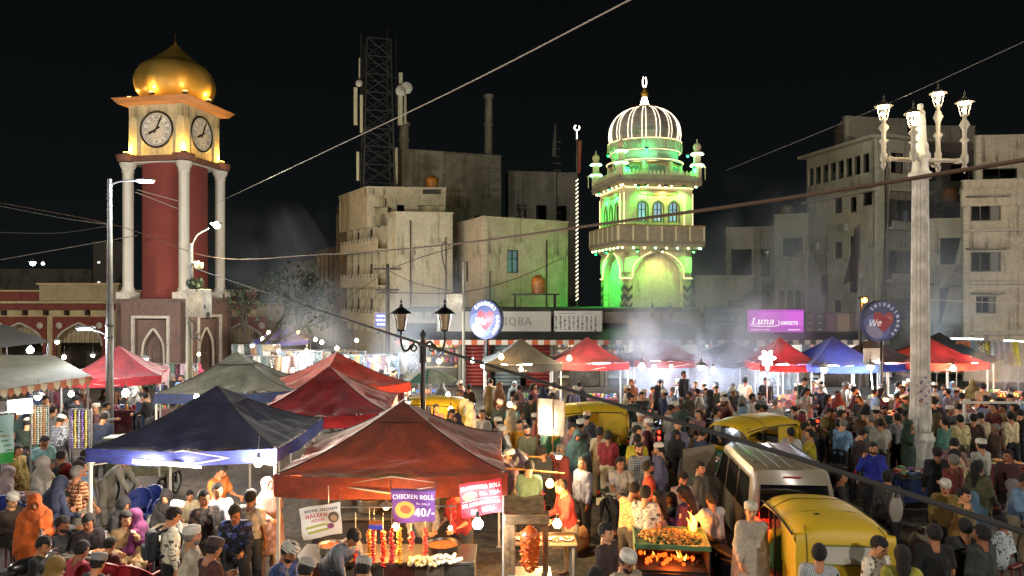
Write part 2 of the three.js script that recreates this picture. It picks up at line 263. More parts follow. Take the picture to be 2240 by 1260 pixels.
    ['XII', 'I', 'II', 'III', 'IIII', 'V', 'VI', 'VII', 'VIII', 'IX', 'X', 'XI'].forEach((s, i) => { g.save(); g.rotate(i * Math.PI / 6); g.translate(0, -174); g.scale(.8, 1.15); g.fillText(s, 0, 0); g.restore(); });
    for (let i = 0; i < 60; i++) { g.save(); g.rotate(i * Math.PI / 30); g.fillRect(-2, -232, 4, i % 5 ? 10 : 16); g.restore(); }
  });
  const dial = mat(0xffffff, .55, { map: faceTex }), ink = mat(0x0c0b0b, .5);
  for (let k = 0; k < 4; k++) {
    const f = part('clock_face', new THREE.CircleGeometry(.98, 48).translate(0, 13.9, K + .035), dial, t); f.rotation.y = k * Math.PI / 2;
    part('rim', new THREE.TorusGeometry(.99, .05, 8, 48).translate(0, 13.9, K + .03), ink, f);
    const hand = (len, wd, ang) => { const s = poly([[-wd, -.24], [wd, -.24], [wd * .6, 0], [wd * 1.3, len * .7], [0, len], [-wd * 1.3, len * .7], [-wd * .6, 0]]); return extrude(s, .03).rotateZ(-ang).translate(0, 13.9, K + .07); };
    part('hour_hand', hand(.6, .05, (8 + 4 / 60) * Math.PI / 6), ink, f); part('minute_hand', hand(.86, .035, 4.2 * Math.PI / 30), ink, f);
  }
  // warm uplights on the two slabs
  const warm = 0xffc24a;
  for (const [x, z] of [[-h, h], [h, h], [h, -h]]) { const f = part('floodlight', rbox(.3, .16, .3, .03, x * 1.03, 12.56, z * 1.03), M.dark, t); part('bulb', rbox(.24, .04, .24, .01, x * 1.03, 12.66, z * 1.03), glow(warm, 9), f); lampLight(t, V(x * 1.06, 12.82, z * 1.06), warm, 17, 3); }
  for (const [x, z] of [[0, 1.9], [1.9, 0], [-1.75, 1.2], [1.75, 1.75]]) { const f = part('floodlight', rbox(.26, .12, .2, .02, x * 1.1, 15.78, z * 1.1), M.dark, t); part('bulb', rbox(.2, .04, .14, .01, x * 1.1, 15.86, z * 1.1), glow(0xffc468, 7), f); lampLight(t, V(x * 1.16, 15.98, z * 1.16), 0xffc468, 5.5, 3); }
}

// ---------- minaret with green lights ----------
{
  const yaw = .2, t = thing('lit_minaret', 'cream square minaret with ribbed dome outlined in light and green floodlights', 'minaret', null, V(7.96, 0, -44.4), yaw);
  const cream = plaster(0xd6cca4, .004), gray = plaster(0x8f8a78), trim = plaster(0xd8cfa8), domeM = mat(0xc6c4ba, .6, { map: T.grime }), led = glow(0xffdf9c, 2.0), ledW = glow(0xffe6c8, 2.2), h = 2.05;
  const sides = [[[-h, h], [h, h]], [[h, h], [h, -h]], [[h, -h], [-h, -h]], [[-h, -h], [-h, h]]];
  const arch = (w, y0, ys, yt, z, x = 0, n = 22) => { const p = [V(x - w, y0, z), V(x - w, ys, z)]; for (let k = 1; k < n; k++) { const a = k / n, q = a < .5 ? a * 2 : 2 - a * 2; p.push(V(x + (a < .5 ? -1 : 1) * w * (1 - Math.pow(q, 1.7)), ys + (yt - ys) * Math.pow(q, .6), z)); } p.push(V(x + w, ys, z), V(x + w, y0, z)); return p; };
  sides.forEach(([a, b], i) => {
    const w = wallFace(t, 'lower_wall', a, b, 0, 7.5, [{ x: h, y: 0, w: 3.0, h: 7.25, arch: true, kind: 'hole' }], cream, .3);
    part('arch_recess', box(3.3, 7.4, .1, h, 3.7, -.38), plaster(0xcac4a4), w);
    part('arch_light', tube(arch(1.56, 5.75, 5.85, 7.4, .06, h), .02, 60, 4), led, w);
    const sc = []; arch(1.5, 5.9, 5.95, 7.3, -.02, h).forEach((p, k) => { if (k % 1 === 0) sc.push(ball(.075, p.x, p.y, p.z, 5)); }); part('scallop', sc, trim, w);
    part('spring_light', [rod(V(-.02, 5.72, .06), V(.46, 5.72, .06), .028, 4), rod(V(2 * h - .46, 5.72, .06), V(2 * h + .02, 5.72, .06), .028, 4)], led, w);
    for (const s of [0, 1]) for (let k = 0; k < 6; k++) { const x = s ? 2 * h - .26 : .26, y = 2.4 + k * .5; part('chevron', extrude(poly([[-.24, .24], [0, 0], [.24, .24], [.24, .46], [0, .22], [-.24, .46]]), .03).translate(x, y, .004), mat(0x3e4238, .8), w); }
    part('corner_pilaster', box(.44, .9, .05, .25, 6.5, .028), trim, w); part('corner_pilaster', box(.44, .9, .05, 2 * h - .25, 6.5, .028), trim, w);
    // upper storey
    const us = [.95, 0, -.95].map((x) => ({ x: h + x, y: 8.95, w: .52, h: 1.15, arch: true, nx: 2, ny: 1, fm: 3, lit: i === 0 ? mat(0x8fb7c9, .2, { emissive: 0x9ac4dd, emissiveIntensity: .35 }) : undefined }));
    const u = wallFace(t, 'upper_wall', a, b, 7.5, 11.0, us, cream, .25);
    for (const x of [.95, 0, -.95]) { part('window_arch', tube(arch(.42, 8.75, 9.75, 10.25, .03, h + x, 16), .055, 40, 5), trim, u); part('window_arch_trim', tube(arch(.33, 8.9, 9.7, 10.12, .05, h + x, 14), .028, 36, 4), mat(0x46443a, .8), u); }
    part('oval_moulding', tube(Array.from({ length: 24 }, (_, k) => V(h + 1.3 * Math.cos(k * Math.PI / 12), 10.62 + .14 * Math.sin(k * Math.PI / 12), .03)), .025, 60, 4, true), mat(0x9b8a4a, .7), u);
    for (const x of [.22, 2 * h - .22]) { part('pilaster', box(.42, 2.7, .06, x, 9.65, .033), trim, u); part('pilaster_light', [rod(V(x - .24, 8.4, .08), V(x - .24, 10.6, .08), .022, 4)], led, u); }
    // balcony
    const bw = 2.62, bal = part('balcony_parapet', box(2 * bw, .84, .1, 0, 8.25, bw - .05), plaster(0x9a927a), t); bal.rotation.y = -i * Math.PI / 2 ;
    part('balcony_rail', box(2 * bw + .08, .07, .18, 0, 8.7, bw - .05), plaster(0x9b7d4a), bal);
    for (let k = 0; k <= 6; k++) part('balcony_post', box(.1, .86, .13, -bw + .05 + k * (2 * bw - .1) / 6, 8.25, bw - .04), trim, bal);
    const sca = []; for (let k = 0; k < 26; k++) sca.push(extrude(new THREE.Shape().absarc(0, 0, .095, 0, Math.PI * 2), .06, 0, { curve: 5 }).translate(-bw + .1 + k * .2, 7.74, bw)); part('scalloped_edge', sca, gray, bal);
    const green = i === 3;
    for (let k = 0; k < 8; k++) { const b2 = part('bulb', ball(.05, -bw + .3 + k * (2 * bw - .6) / 7, 7.42, bw - .1, 6), glow(k % 2 || green ? 0xbfffd8 : 0xffe8a0, 9), bal); b2.name = 'bulb'; }
    // roof edge
    const rw = 2.5, ro = part('roof_parapet', box(2 * rw, .34, .12, 0, 11.42, rw - .06), plaster(0xa39c86), t); ro.rotation.y = -i * Math.PI / 2;
    const mer = []; for (let k = 0; k < 20; k++) mer.push(extrude(poly([[-.09, 0], [.09, 0], [.09, .16], [0, .3], [-.09, .16]]), .07).translate(-rw + .14 + k * .248, 11.58, rw - .1)); part('merlon', mer, trim, ro);
    const drop = []; for (let k = 0; k < 14; k++) drop.push(extrude(new THREE.Shape().absarc(0, 0, .15, Math.PI, Math.PI * 2), .06, 0, { curve: 6 }).translate(-rw + .18 + k * .356, 11.3, rw)); part('hanging_scallop', drop, plaster(0x8f897a), ro);
    for (let k = 0; k < 7; k++) part('bulb', ball(.045, -rw + .3 + k * (2 * rw - .6) / 6, 10.98, rw - .2, 6), glow(green ? 0xa8ffcc : 0xfff0b8, 8), ro);
    part('cornice_light', rod(V(-h, 10.9, h + .12), V(h, 10.9, h + .12), .025, 4), led, ro);
  });
  part('balcony_slab', box(5.22, .3, 5.22, 0, 7.66, 0), plaster(0xa69c7c), t); part('balcony_soffit', new THREE.CylinderGeometry(3.5, 2.95, .3, 4).rotateY(Math.PI / 4).translate(0, 7.36, 0), cream, t);
  part('roof_slab', box(4.98, .22, 4.98, 0, 11.14, 0), plaster(0xa69c7c), t);
  // octagonal drum, neck, arcade ring, dome
  const drum = part('drum', new THREE.CylinderGeometry(2.08, 2.08, 1.2, 8).rotateY(Math.PI / 8).translate(0, 11.85, 0), cream, t);
  for (let k = 0; k < 8; k++) { const p = part('drum_panel', extrude(poly([[-.46, 0], [.46, 0], [.5, .12], [.5, .5], [.46, .62], [-.46, .62], [-.5, .5], [-.5, .12]]), .05).translate(0, 11.6, 1.9), mat(0x6a6f68, .5), drum); p.rotation.y = k * Math.PI / 4; part('panel_trim', tube([[-.56, -.06], [.56, -.06], [.6, .1], [.6, .55], [.56, .7], [-.56, .7], [-.6, .55], [-.6, .1]].map(([x, y]) => V(x, 11.6 + y, 1.94)), .03, 40, 4, true), mat(0xb79a4a, .6), p); part('fin', box(.16, 1.2, .2, 0, 11.85, 2.12), trim, p).rotation.y = Math.PI / 8; }
  part('neck', lathe([[2.2, 12.45], [2.25, 12.55], [2.0, 12.62], [1.96, 12.9], [2.02, 13.1], [2.16, 13.2]], 48), domeM, t);
  for (const [r, y] of [[2.27, 12.55], [2.1, 13.16], [2.18, 13.78]]) part('ring_light', new THREE.TorusGeometry(r, .022, 4, 64).rotateX(Math.PI / 2).translate(0, y, 0), led, t);
  part('arcade_ring', lathe([[2.12, 13.2], [2.14, 13.75], [2.2, 13.8]], 48), plaster(0xd0cdc0), t);
  for (let k = 0; k < 30; k++) { const th = k * Math.PI / 15, g = tube(arch(.17, 13.22, 13.5, 13.72, 2.2, 0, 8), .022, 18, 4); part('arcade_arch', g.rotateY(th), trim, t); }
  const dp = new THREE.SplineCurve([[2.02, 13.78], [2.09, 14.1], [2.1, 14.4], [2.0, 14.9], [1.72, 15.35], [1.28, 15.7], [.75, 15.92], [.25, 16.05]].map(([r, y]) => new THREE.Vector2(r, y)));
  part('dome', lathe(dp.getPoints(40).map((p) => [p.x, p.y]), 64), domeM, t);
  for (let k = 0; k < 16; k++) { const rib = []; for (let q = 0; q <= 16; q++) { const p = dp.getPoint(q / 16 * .96); rib.push(V(0, p.y, p.x + .03)); } for (const s of [-.055, .055]) part('rib_light', tube(rib, .017, 26, 4).rotateY(k * Math.PI / 8 + s), ledW, t); }
  part('dome_cap', lathe([[.9, 15.86], [.95, 15.95], [.3, 16.1]], 24), mat(0xb79a4a, .5), t);
  part('finial_light', lathe([[.3, 16.05], [.28, 16.2], [.22, 16.24], [.22, 16.4], [.16, 16.44], [.16, 16.6], [.1, 16.64]], 16), glow(0xfff2df, 4.5), t);
  part('finial', lathe([[.1, 16.6], [.2, 16.72], [.24, 16.85], [.16, 17.0], [.06, 17.1], [.05, 17.3]], 14), mat(0xb7963e, .4, { metalness: .6 }), t);
  part('crescent_light', new THREE.TorusGeometry(.16, .04, 6, 24, 5.2).rotateZ(2.1).scale(.75, 1.9, 1).translate(0, 17.55, 0), glow(0xffe9cf, 6), t);
  // corner turrets
  for (const [x, z] of [[-2.3, 2.3], [2.3, 2.3], [2.3, -2.3], [-2.3, -2.3]]) {
    const m = part('turret', lathe([[.26, 11.5], [.26, 12.2], [.36, 12.25], [.36, 12.32], [.2, 12.36], [.2, 12.85], [.34, 12.9], [.34, 12.98], [.16, 13.02], [.2, 13.15], [.24, 13.28], [.2, 13.42], [.06, 13.52], [.02, 13.75]], 12), trim, t, V(x, 0, z));
    const g = x < 0 ? 0x9affc0 : 0xe8ffe0;
    part('ring_light', [new THREE.TorusGeometry(.37, .035, 4, 20).rotateX(Math.PI / 2).translate(0, 12.2, 0), new THREE.TorusGeometry(.35, .03, 4, 20).rotateX(Math.PI / 2).translate(0, 12.86, 0)], glow(g, 7), m);
    part('finial', [rod(V(x > 0 ? .5 : -.5, 11.4, 0), V(x > 0 ? .5 : -.5, 12.1, 0), .03), ball(.07, x > 0 ? .5 : -.5, 12.12, 0, 6)], trim, m);
  }
  // floodlights: green ones low on the left and under the roof, warm ones in front
  const G = 0x18ff5a, flood = (x, y, z, hex, cd, down = 1) => { const f = part('floodlight', rbox(.2, .12, .12, .02, x, y, z), M.dark, t); part('bulb', ball(.06, x, y - .09, z, 6), glow(hex, 8), f); if (down) spotLight(t, V(x, y - .2, z), V(x * .7, y - 3, z * .7), hex, cd, 1.2); else lampLight(t, V(x, y - .2, z), hex, cd, 3); };
  flood(-2.7, 7.3, .9, G, 52); flood(-2.7, 7.3, -1.1, G, 40); flood(-2.5, 10.98, .8, G, 30); flood(-2.5, 10.98, -1.0, G, 26); flood(-1.3, 10.95, 2.35, G, 1.3);
  flood(1.4, 10.98, 2.45, 0x6aff5a, 15); flood(.3, 10.98, 2.45, 0xffe684, 6); flood(-.9, 10.98, 2.45, 0x4cff5a, 15); flood(0, 7.3, 2.7, 0xffeaa0, 10); flood(1.9, 7.3, 2.7, 0x58ff60, 12); flood(-1.5, 7.3, 2.7, 0x3cff58, 14);
  flood(-.9, 13.05, 2.6, 0x30ffa0, 4.5, 0); flood(1.9, 12.9, 1.9, 0x30ffa0, 4, 0); flood(-2.0, 12.0, 2.5, G, 3.5, 0); flood(2.0, 12.1, 2.5, G, 2.5, 0); flood(-2.5, 13.0, .6, G, 3, 0);
}

// ---------- buildings round the square ----------
{ // tall block with a blank end wall, a grilled side along the bazaar lane
  const m = plaster(0xc6c0a8), side = m, d = 46;
  const win = []; for (let f = 0; f < 3; f++) for (let k = 0; k < 2; k++) win.push({ x: 1.4 + k * 3, y: 3.2 + f * 2.3, w: 1.5, h: 1.3, nx: 2, fm: 1 });
  const B = building('blank_wall_block', 'tall stained cream block with a blank end wall beside the bazaar lane', [[762, 53], [866, d], [990, d + .6], [900, 56]], yAt(466, d), { 0: { open: win, m: side } }, m);
  const L = faceLen(B.q, 0);
  for (let f = 0; f < 3; f++) { const b = onFace(B.q, 0, part('balcony', [box(L * .8, .12, .9, L / 2, 3.0 + f * 2.3, .45), box(L * .8, .55, .08, L / 2, 3.3 + f * 2.3, .88)], m, B.t)); for (let k = 0; k < 12; k++) part('tooth', box(.16, .22, .08, L * .12 + k * L * .068, 3.68 + f * 2.3, .88), m, b); }
  for (let k = 0; k < 7; k++) onFace(B.q, 0, part('pilaster', box(.14, B.H1 - 2.4, .3, L * (k + .5) / 7, B.H1 / 2 + 1.1, .15), side, B.t));
  onFace(B.q, 1, part('downpipe', [rod(V(.9, 2, .08), V(.9, 9.4, .08), .045), rod(V(3.1, 2, .08), V(3.1, 8.4, .08), .035)], grimy(0x5c564a), B.t));
  const C = building('rooftop_block', 'smaller stained block standing on the roof of the blank wall block', [[742, 54], [803, 49], [975, 49.6], [930, 56]], yAt(411, 49), { 1: { open: [{ x: 2.2, y: .9, w: .5, h: .6, fm: 1 }] } }, m, { y0: 9.25 });
  onFace(C.q, 1, part('pipe', [rod(V(1.2, .2, .06), V(1.2, 1.9, .06), .04)], grimy(0x4c463c), C.t));
  const cab = (px, py, w, h, dd, label) => { const p = P(px, py, dd), t = thing('rooftop_cabin', label, 'cabin', null, V(p.x, 9.15, p.z)); part('body', box(w, h, 1.2, 0, h / 2, 0), grimy(0xb9b48e, .8), t); part('lid', box(w + .12, .07, 1.3, 0, h + .035, 0), grimy(0x8a8672), t); part('door', box(w * .36, h * .6, .04, w * .1, h * .34, .62), grimy(0x8a856c), t); };
  cab(838, 470, .8, 1.15, 47.6, 'narrow cream cabin at the edge of the roof beside the stained block'); cab(947, 470, 1.7, 1.25, 47.7, 'wide cream cabin with two dark pipes at the roof edge');
}
{ // stained corner building with one lit window
  const m = plaster(0xc2b69e), d = 44, tall = yAt(476, d);
  const B = building('corner_building', 'stained cream corner building with a single glazed window and sloping roof edge', [[985, 50], [1058, d], [1242, 47.5], [1190, 54]], tall, { 0: { m: m, open: [{ x: 1.5, y: 5.6, w: .5, h: 1.3, fm: 1 }, { x: 3.4, y: 5.6, w: .5, h: 1.3, fm: 1 }] }, 1: { open: [{ x: 2.1, y: 6.1, w: .85, h: 1.4, nx: 2, ny: 1, fm: 3, lit: mat(0x5f7c86, .15, { emissive: 0x6f8f96, emissiveIntensity: .1 }) }] } }, m);
  onFace(B.q, 1, part('downpipe', [rod(V(4.6, 2, .07), V(4.6, 8.2, .07), .04), rod(V(.4, 3, .07), V(.4, 6.2, .07), .03)], grimy(0x4c463c), B.t));
}
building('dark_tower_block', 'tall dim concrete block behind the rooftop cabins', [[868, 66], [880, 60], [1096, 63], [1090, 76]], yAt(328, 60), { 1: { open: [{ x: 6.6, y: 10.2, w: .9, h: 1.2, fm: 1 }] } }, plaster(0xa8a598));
building('dim_flat_block', 'low dim block of flats in the dark behind the corner building', [[1105, 72], [1112, 68], [1262, 69], [1262, 80]], yAt(376, 68), { 1: { open: [0, 1, 2].map((k) => ({ x: 1.2 + k * 1.9, y: 10.6, w: 1, h: 2.4, fm: 1 })) } }, plaster(0xa8a598));
for (const [px, py, r, d, lab] of [[880, 262, .42, 61, 'round dim water column rising behind the lattice mast'], [1068, 200, .36, 64, 'tall round chimney on the dim concrete block']]) { const y0 = d < 62 ? yAt(335, 60) - .5 : 16.2, b = V(PX(px, d), y0, -d - 1), t = thing('chimney', lab, 'chimney', null, b), hh = yAt(py, d) - y0; part('shaft', cyl(r, r * .9, hh, 0, 0, 0, 16), plaster(0xa8a598), t); part('collar', [cyl(r * 1.25, r * 1.25, .25, 0, hh - .3, 0, 16), cyl(r * 1.2, r * 1.2, .15, 0, hh * .55, 0, 16)], plaster(0xa8a598), t); }
// lane of buildings behind the tree
const lane = [[[628, 82], [640, 78], [705, 70], [700, 90], yAt(572, 74), 0x97866c, 'hazy tan house at the far end of the bazaar lane'], [[688, 76], [694, 66], [752, 58], [760, 80], yAt(545, 62), 0xa08a66, 'hazy narrow house with thin pilasters along the bazaar lane'], [[736, 66], [738, 60], [774, 56], [800, 70], yAt(450, 58), 0x9a8a6c, 'slim tall house squeezed beside the blank wall block']];
for (const [a, b, c, e, h, hex, lab] of lane) { const B = building('lane_house', lab, [a, b, c, e], h, { 1: { open: [0, 1, 2].map((k) => ({ x: .9 + k * 1.4, y: h - 2.6, w: .7, h: 1.2, fm: 1 })).filter((o) => o.x < 5) } }, plaster(hex)); const L = faceLen(B.q, 1); for (let k = 0; k < 6; k++) onFace(B.q, 1, part('pilaster', box(.18, h - 1, .2, L * (k + .5) / 6, h / 2, .1), plaster(hex), B.t)); }
building('far_dark_house', 'far dark house with two lit windows left of the clock tower', [[202, 92], [204, 88], [272, 88], [272, 98]], yAt(530, 88), { 1: { open: [[.5, 9.3], [.5, 6.9]].map(([x, y]) => ({ x: x + .1, y: y - 1.0, w: .5, h: .4, lit: glow(0xe9e2cf, .8) })) } }, plaster(0xa8a296));
building('far_low_house', 'far low dark terrace behind the market hall', [[-60, 96], [-58, 90], [200, 90], [200, 100]], yAt(590, 90), { 1: { open: [] } }, plaster(0xa8a296));
{ // right hand side
  const m = plaster(0xd0cdbd), d = 50, top = yAt(304, d), LL = hyp(PX(1920, d) - PX(1765, 58), 8);
  const w0 = []; for (let k = 0; k < 10; k++) w0.push({ x: .5 + k * .92, y: top - 2.1, w: .7, h: 1.35, fm: 2, fw: .04 });
  for (const [x, y, w, h] of [[3.9, 10.7, .9, 1.2], [7.1, 10.9, 1.0, 1.2], [5.6, 10.6, .7, 1.1], [3.9, 7.4, .9, 1.2], [5.6, 7.5, .8, 1.4], [8.2, 7.6, .8, 1.2], [2.2, 4.7, 1.0, 1.5], [5.6, 4.9, .9, 1.4], [8.4, 4.9, .8, 1.1], [3.8, 3.5, .8, .8]]) if (x < LL - .5) w0.push({ x, y, w, h, fm: 0 });
  const w1 = [{ x: 1.4, y: top - 2.2, w: 2.2, h: 1.4, nx: 3, fm: 1 }, { x: 2.4, y: 9.6, w: 2.6, h: 1.7, nx: 3, fm: 2, pm: 2 }, { x: 2.4, y: 6.1, w: 2.6, h: 1.7, nx: 3, fm: 2, pm: 1 }, { x: 2.4, y: 2.9, w: 2.4, h: 1.6, nx: 3, fm: 2, pm: 2 }];
  const B = building('flat_block', 'five storey stained white block with a strip of top floor windows', [[1765, 58], [1920, d], [2030, 52], [1990, 64]], top, { 0: { open: w0 }, 1: { open: w1 } }, m);
  const L0 = faceLen(B.q, 0), L1 = faceLen(B.q, 1);
  onFace(B.q, 0, part('ledge', [box(L0 + .3, .16, .5, L0 / 2, top - 3.4, .2), box(L0 + .4, .2, .8, L0 / 2, top + .15, .3)], m, B.t)); onFace(B.q, 1, part('ledge', [box(L1, .16, .5, L1 / 2, top - 3.4, .2), box(L1, .2, .8, L1 / 2, top + .16, .3)], m, B.t));
  for (const y of [9.2, 5.7, 2.6]) onFace(B.q, 1, part('balcony', [box(L1 * .95, .14, 1.1, L1 / 2, y, .55), box(L1 * .95, .45, .1, L1 / 2, y + .25, 1.05)], m, B.t));
  onFace(B.q, 0, part('downpipe', [rod(V(9.0, 2, .08), V(9.0, top, .08), .05), rod(V(2.6, 2, .08), V(2.6, 9, .08), .04)], grimy(0x5c564a), B.t));
  for (const [x, y] of [[1.3, 8.4], [6.4, 6.2], [4.7, 9.6], [7.4, 4.2]]) { const a = onFace(B.q, 0, part('air_conditioner', rbox(.8, .55, .3, .03, x, y, .18), mat(0xb0aea4, .5), B.t)); part('fan_grille', new THREE.TorusGeometry(.19, .02, 5, 18).translate(x - .12, y, .34), M.dark, a); }
  for (const [x, y] of [[1.2, 10.35], [3.2, 10.35], [2.0, 6.75], [3.4, 6.75], [1.4, 3.6]]) onFace(B.q, 1, part('laundry', grid(6, 5, (u, v) => V(x + (u - .5) * .7, y - (1 - v) * .8, 1.12 + .06 * Math.sin(u * 9 + x))), mat(pick([0x6a7a8a, 0x8a5a4a, 0xa8a498, 0x4a5a6a]), .9), B.t));
  building('penthouse', 'flat roofed room on top of the five storey stained white block', [[1826, 60], [1850, 55], [1985, 56], [1980, 63]], yAt(283, 55) + .9, { 1: { open: [] } }, plaster(0xb8b6a8), { y0: 14.6, copeAll: true });
  building('dim_middle_house', 'dim grey house set back between the two right hand blocks', [[1996, 60], [2000, 55], [2132, 55], [2150, 66]], yAt(278, 55), { 1: { open: [{ x: 3.4, y: 9.9, w: 2.4, h: 2.3, nx: 2, fm: 1 }, { x: 3.4, y: 13.2, w: 1.4, h: 1.2, nx: 2, fm: 1 }, { x: 1.2, y: 13.2, w: 1, h: 1.2, fm: 1 }] } }, plaster(0xaaa79c));
  const C = building('shuttered_house', 'pale house with shuttered balconies beside the curved corner block', [[2028, 52], [2034, 45], [2112, 44.4], [2150, 54]], yAt(482, 45), { 1: { open: [{ x: 1.3, y: 6.6, w: 1.5, h: 1.6, fm: 1 }, { x: 1.3, y: 3.0, w: 1.6, h: 2.2, fm: 1 }] } }, m);
  const Lc = faceLen(C.q, 1); for (const y of [5.4, 2.1]) onFace(C.q, 1, part('balcony', [box(Lc, .14, 1, Lc / 2, y, .5), box(Lc, .7, .1, Lc / 2, y + .42, .95)], plaster(0xaaa694), C.t));
  // curved corner block at the edge of the picture
  const dm = plaster(0xd2c8b4), d2 = 41, tall = yAt(398, d2), win = []; for (const [y, w, h] of [[9.1, 1.5, 1.15], [6.3, 1.5, 1.1], [4.0, 1.0, .95]]) { win.push({ x: 1.1, y: y - .25, w, h, nx: 3, fm: 2, hood: 1 }); win.push({ x: 4.4, y: y - .25, w: 1.3, h, nx: 3, fm: 2, hood: 1 }); }
  const D = building('curved_corner_block', 'beige corner block with white string courses and hooded windows', [[2100, 46], [2108, d2], [2300, 40], [2330, 52]], tall, { 1: { open: win } }, dm, { copeAll: true });
  const Ld = faceLen(D.q, 1); for (const py of [505, 619, 728]) onFace(D.q, 1, part('string_course', box(Ld + .2, .16, .3, Ld / 2, yAt(py, d2), .1), plaster(0xc4c0b2), D.t));
  onFace(D.q, 1, part('roof_band', box(Ld + .3, .95, .22, Ld / 2, tall - .9, .06), dm, D.t));
  const plq = canvasTex(128, 160, (g) => { g.fillStyle = '#6a665c'; g.fillRect(0, 0, 128, 160); g.fillStyle = '#d8d4c4'; g.font = 'bold 22px sans-serif'; g.textAlign = 'center'; ['HKS', 'SUPER', 'LIST', 'MARKET'].forEach((s, i) => g.fillText(s, 64, 36 + i * 34)); });
  onFace(D.q, 1, part('wall_plaque', box(.62, .85, .05, 3.25, yAt(557, d2), .05), mat(0xffffff, .7, { map: plq }), D.t));
  building('upper_storey', 'set back top storey of the beige corner block', [[2130, 47], [2136, 43.5], [2310, 43], [2320, 50]], yAt(300, 43.5), { 1: { open: [{ x: 1.3, y: .7, w: 1.9, h: 1.05, nx: 2, fm: 1 }, { x: 4.3, y: .7, w: 2, h: 1.05, nx: 2, fm: 1 }] }, 0: { open: [] } }, dm, { y0: tall - .6, copeAll: true });
  // hazy older houses between minaret and flats
  building('balcony_house', 'hazy old house with a balcony right of the minaret', [[1584, 66], [1588, 60], [1692, 59], [1700, 70]], yAt(500, 60), { 1: { open: [{ x: 1.2, y: 6.2, w: 1.6, h: 2.2, fm: 1 }, { x: 3.1, y: 6.2, w: .8, h: 2.2, fm: 1 }, { x: 1.2, y: 3.0, w: 1.2, h: 1.8, fm: 1 }, { x: 3.1, y: 3.0, w: .8, h: 1.8, fm: 1 }] } }, plaster(0xb4b0a4));
  building('arched_house', 'hazy grey house with a row of arched windows below the flat block', [[1690, 62], [1694, 56], [1768, 55], [1790, 66]], yAt(472, 56), { 1: { open: [.5, 1.1, 1.7, 2.2].map((x) => ({ x, y: 3.6, w: .42, h: 1.5, arch: true, fm: 1 })).concat([{ x: 1.3, y: 7.6, w: 1.4, h: 1.4, fm: 1, nx: 2 }]) } }, plaster(0xb0aca0));
  building('small_white_house', 'small white rendered house at the foot of the minaret', [[1518, 54], [1522, 49], [1648, 48.5], [1660, 58]], yAt(606, 49), { 1: { open: [{ x: 2.6, y: 3.4, w: 1, h: 1, fm: 1 }] } }, plaster(0xc4c2b8));
}
// water tanks
for (const [px, py, d, r, h, lab] of [[946, 417, 50, .42, .95, 'orange water tank on the roof of the stained block'], [1178, 642, 41, .4, .95, 'yellow water tank on a stand in front of the corner building'], [2077, 443, 53, .55, 1.1, 'orange water tank on the dim set back house'], [1721, 474, 57, .5, .9, 'pale water tank on the arched house']]) {
  const b = P(px, py, d), t = thing('water_tank', lab, 'water tank', 'rooftop water tanks', b), m = mat(px === 1721 ? 0x8a8872 : 0xc07a1e, .5, { map: T.grime });
  part('barrel', lathe([[r * .96, 0], [r, .06], [r * .97, h * .3], [r, h * .34], [r * .97, h * .6], [r, h * .64], [r * .97, h * .86], [r * .7, h * .97], [r * .3, h]], 20), m, t); part('lid', lathe([[.2, h], [.2, h + .07], [0, h + .09]], 14), m, t);
  if (px === 1178) part('stand', [box(2.6, .08, 1.2, -.2, -.05, 0), ...[-1.3, .9].flatMap((x) => [-.5, .5].map((z) => rod(V(x, -.05, z), V(x, -4.78, z), .05)))], M.iron, t);
  else part('stand', [box(1.2, .3, 1.2, 0, -.15, 0)], grimy(0x55524a), t);
}
{ // lattice radio mast
  const d = 51.5, base = V(PX(826, d), 11.15, -d), Ht = yAt(92, d) - 11.15, t = thing('lattice_mast', 'dark lattice radio mast with panel antennas and dishes on a roof', 'radio mast', null, base, .3), m = metal(0x4b4d4c, .6), n = 9, w = (y) => lerp(1.08, .8, y / Ht), legs = [[-1, -1], [1, -1], [1, 1], [-1, 1]];
  for (const [a, b] of legs) part('leg', rod(V(a * w(0), 0, b * w(0)), V(a * w(Ht), Ht, b * w(Ht)), .07), m, t);
  for (let k = 0; k < n; k++) { const y0 = k * Ht / n, y1 = (k + 1) * Ht / n, gs = []; legs.forEach(([a, b], i) => { const [c, e] = legs[(i + 1) % 4]; gs.push(rod(V(a * w(y0), y0, b * w(y0)), V(c * w(y1), y1, e * w(y1)), .04, 4), rod(V(c * w(y0), y0, e * w(y0)), V(a * w(y1), y1, b * w(y1)), .04, 4), rod(V(a * w(y1), y1, b * w(y1)), V(c * w(y1), y1, e * w(y1)), .045, 4)); }); part('bracing', gs, m, t); }
  for (const [x, z] of [[-1.2, .6], [1.2, .6], [-1.0, -.9], [.5, 1.2]]) part('whip', rod(V(x, Ht * .55, z), V(x, Ht + rr(.2, .8), z), .03), m, t);
  for (const [x, y, z, hh, ww] of [[-1.55, 5.2, .5, 2.6, .26], [-1.2, 4.6, .9, 2.6, .2], [1.5, 5.4, .5, 2.8, .34], [1.9, 5.6, .1, 2.4, .2], [-1.4, 1.4, .5, 2.0, .2], [1.2, 1.2, .7, 2.6, .2], [1.55, 8.3, .4, .8, .28], [-1.3, 8.4, .6, 1.4, .1]]) { const a = part('panel_antenna', rbox(ww, hh, .16, .05, x, y + hh / 2, z), mat(0xb8b597, .6), t); part('bracket', rod(V(x, y + hh * .5, z), V(x * .6, y + hh * .5, z * .5), .03), m, a); }
  for (const [x, y, r] of [[1.5, 7.7, .36], [1.9, 7.95, .4], [-1.35, 8.0, .22]]) part('dish', lathe([[0, .12], [r, .12], [r, -.08], [r * .5, -.2], [0, -.2]], 20).rotateX(Math.PI / 2).translate(x, y, .75), mat(0xb9b8ad, .6), t);
}
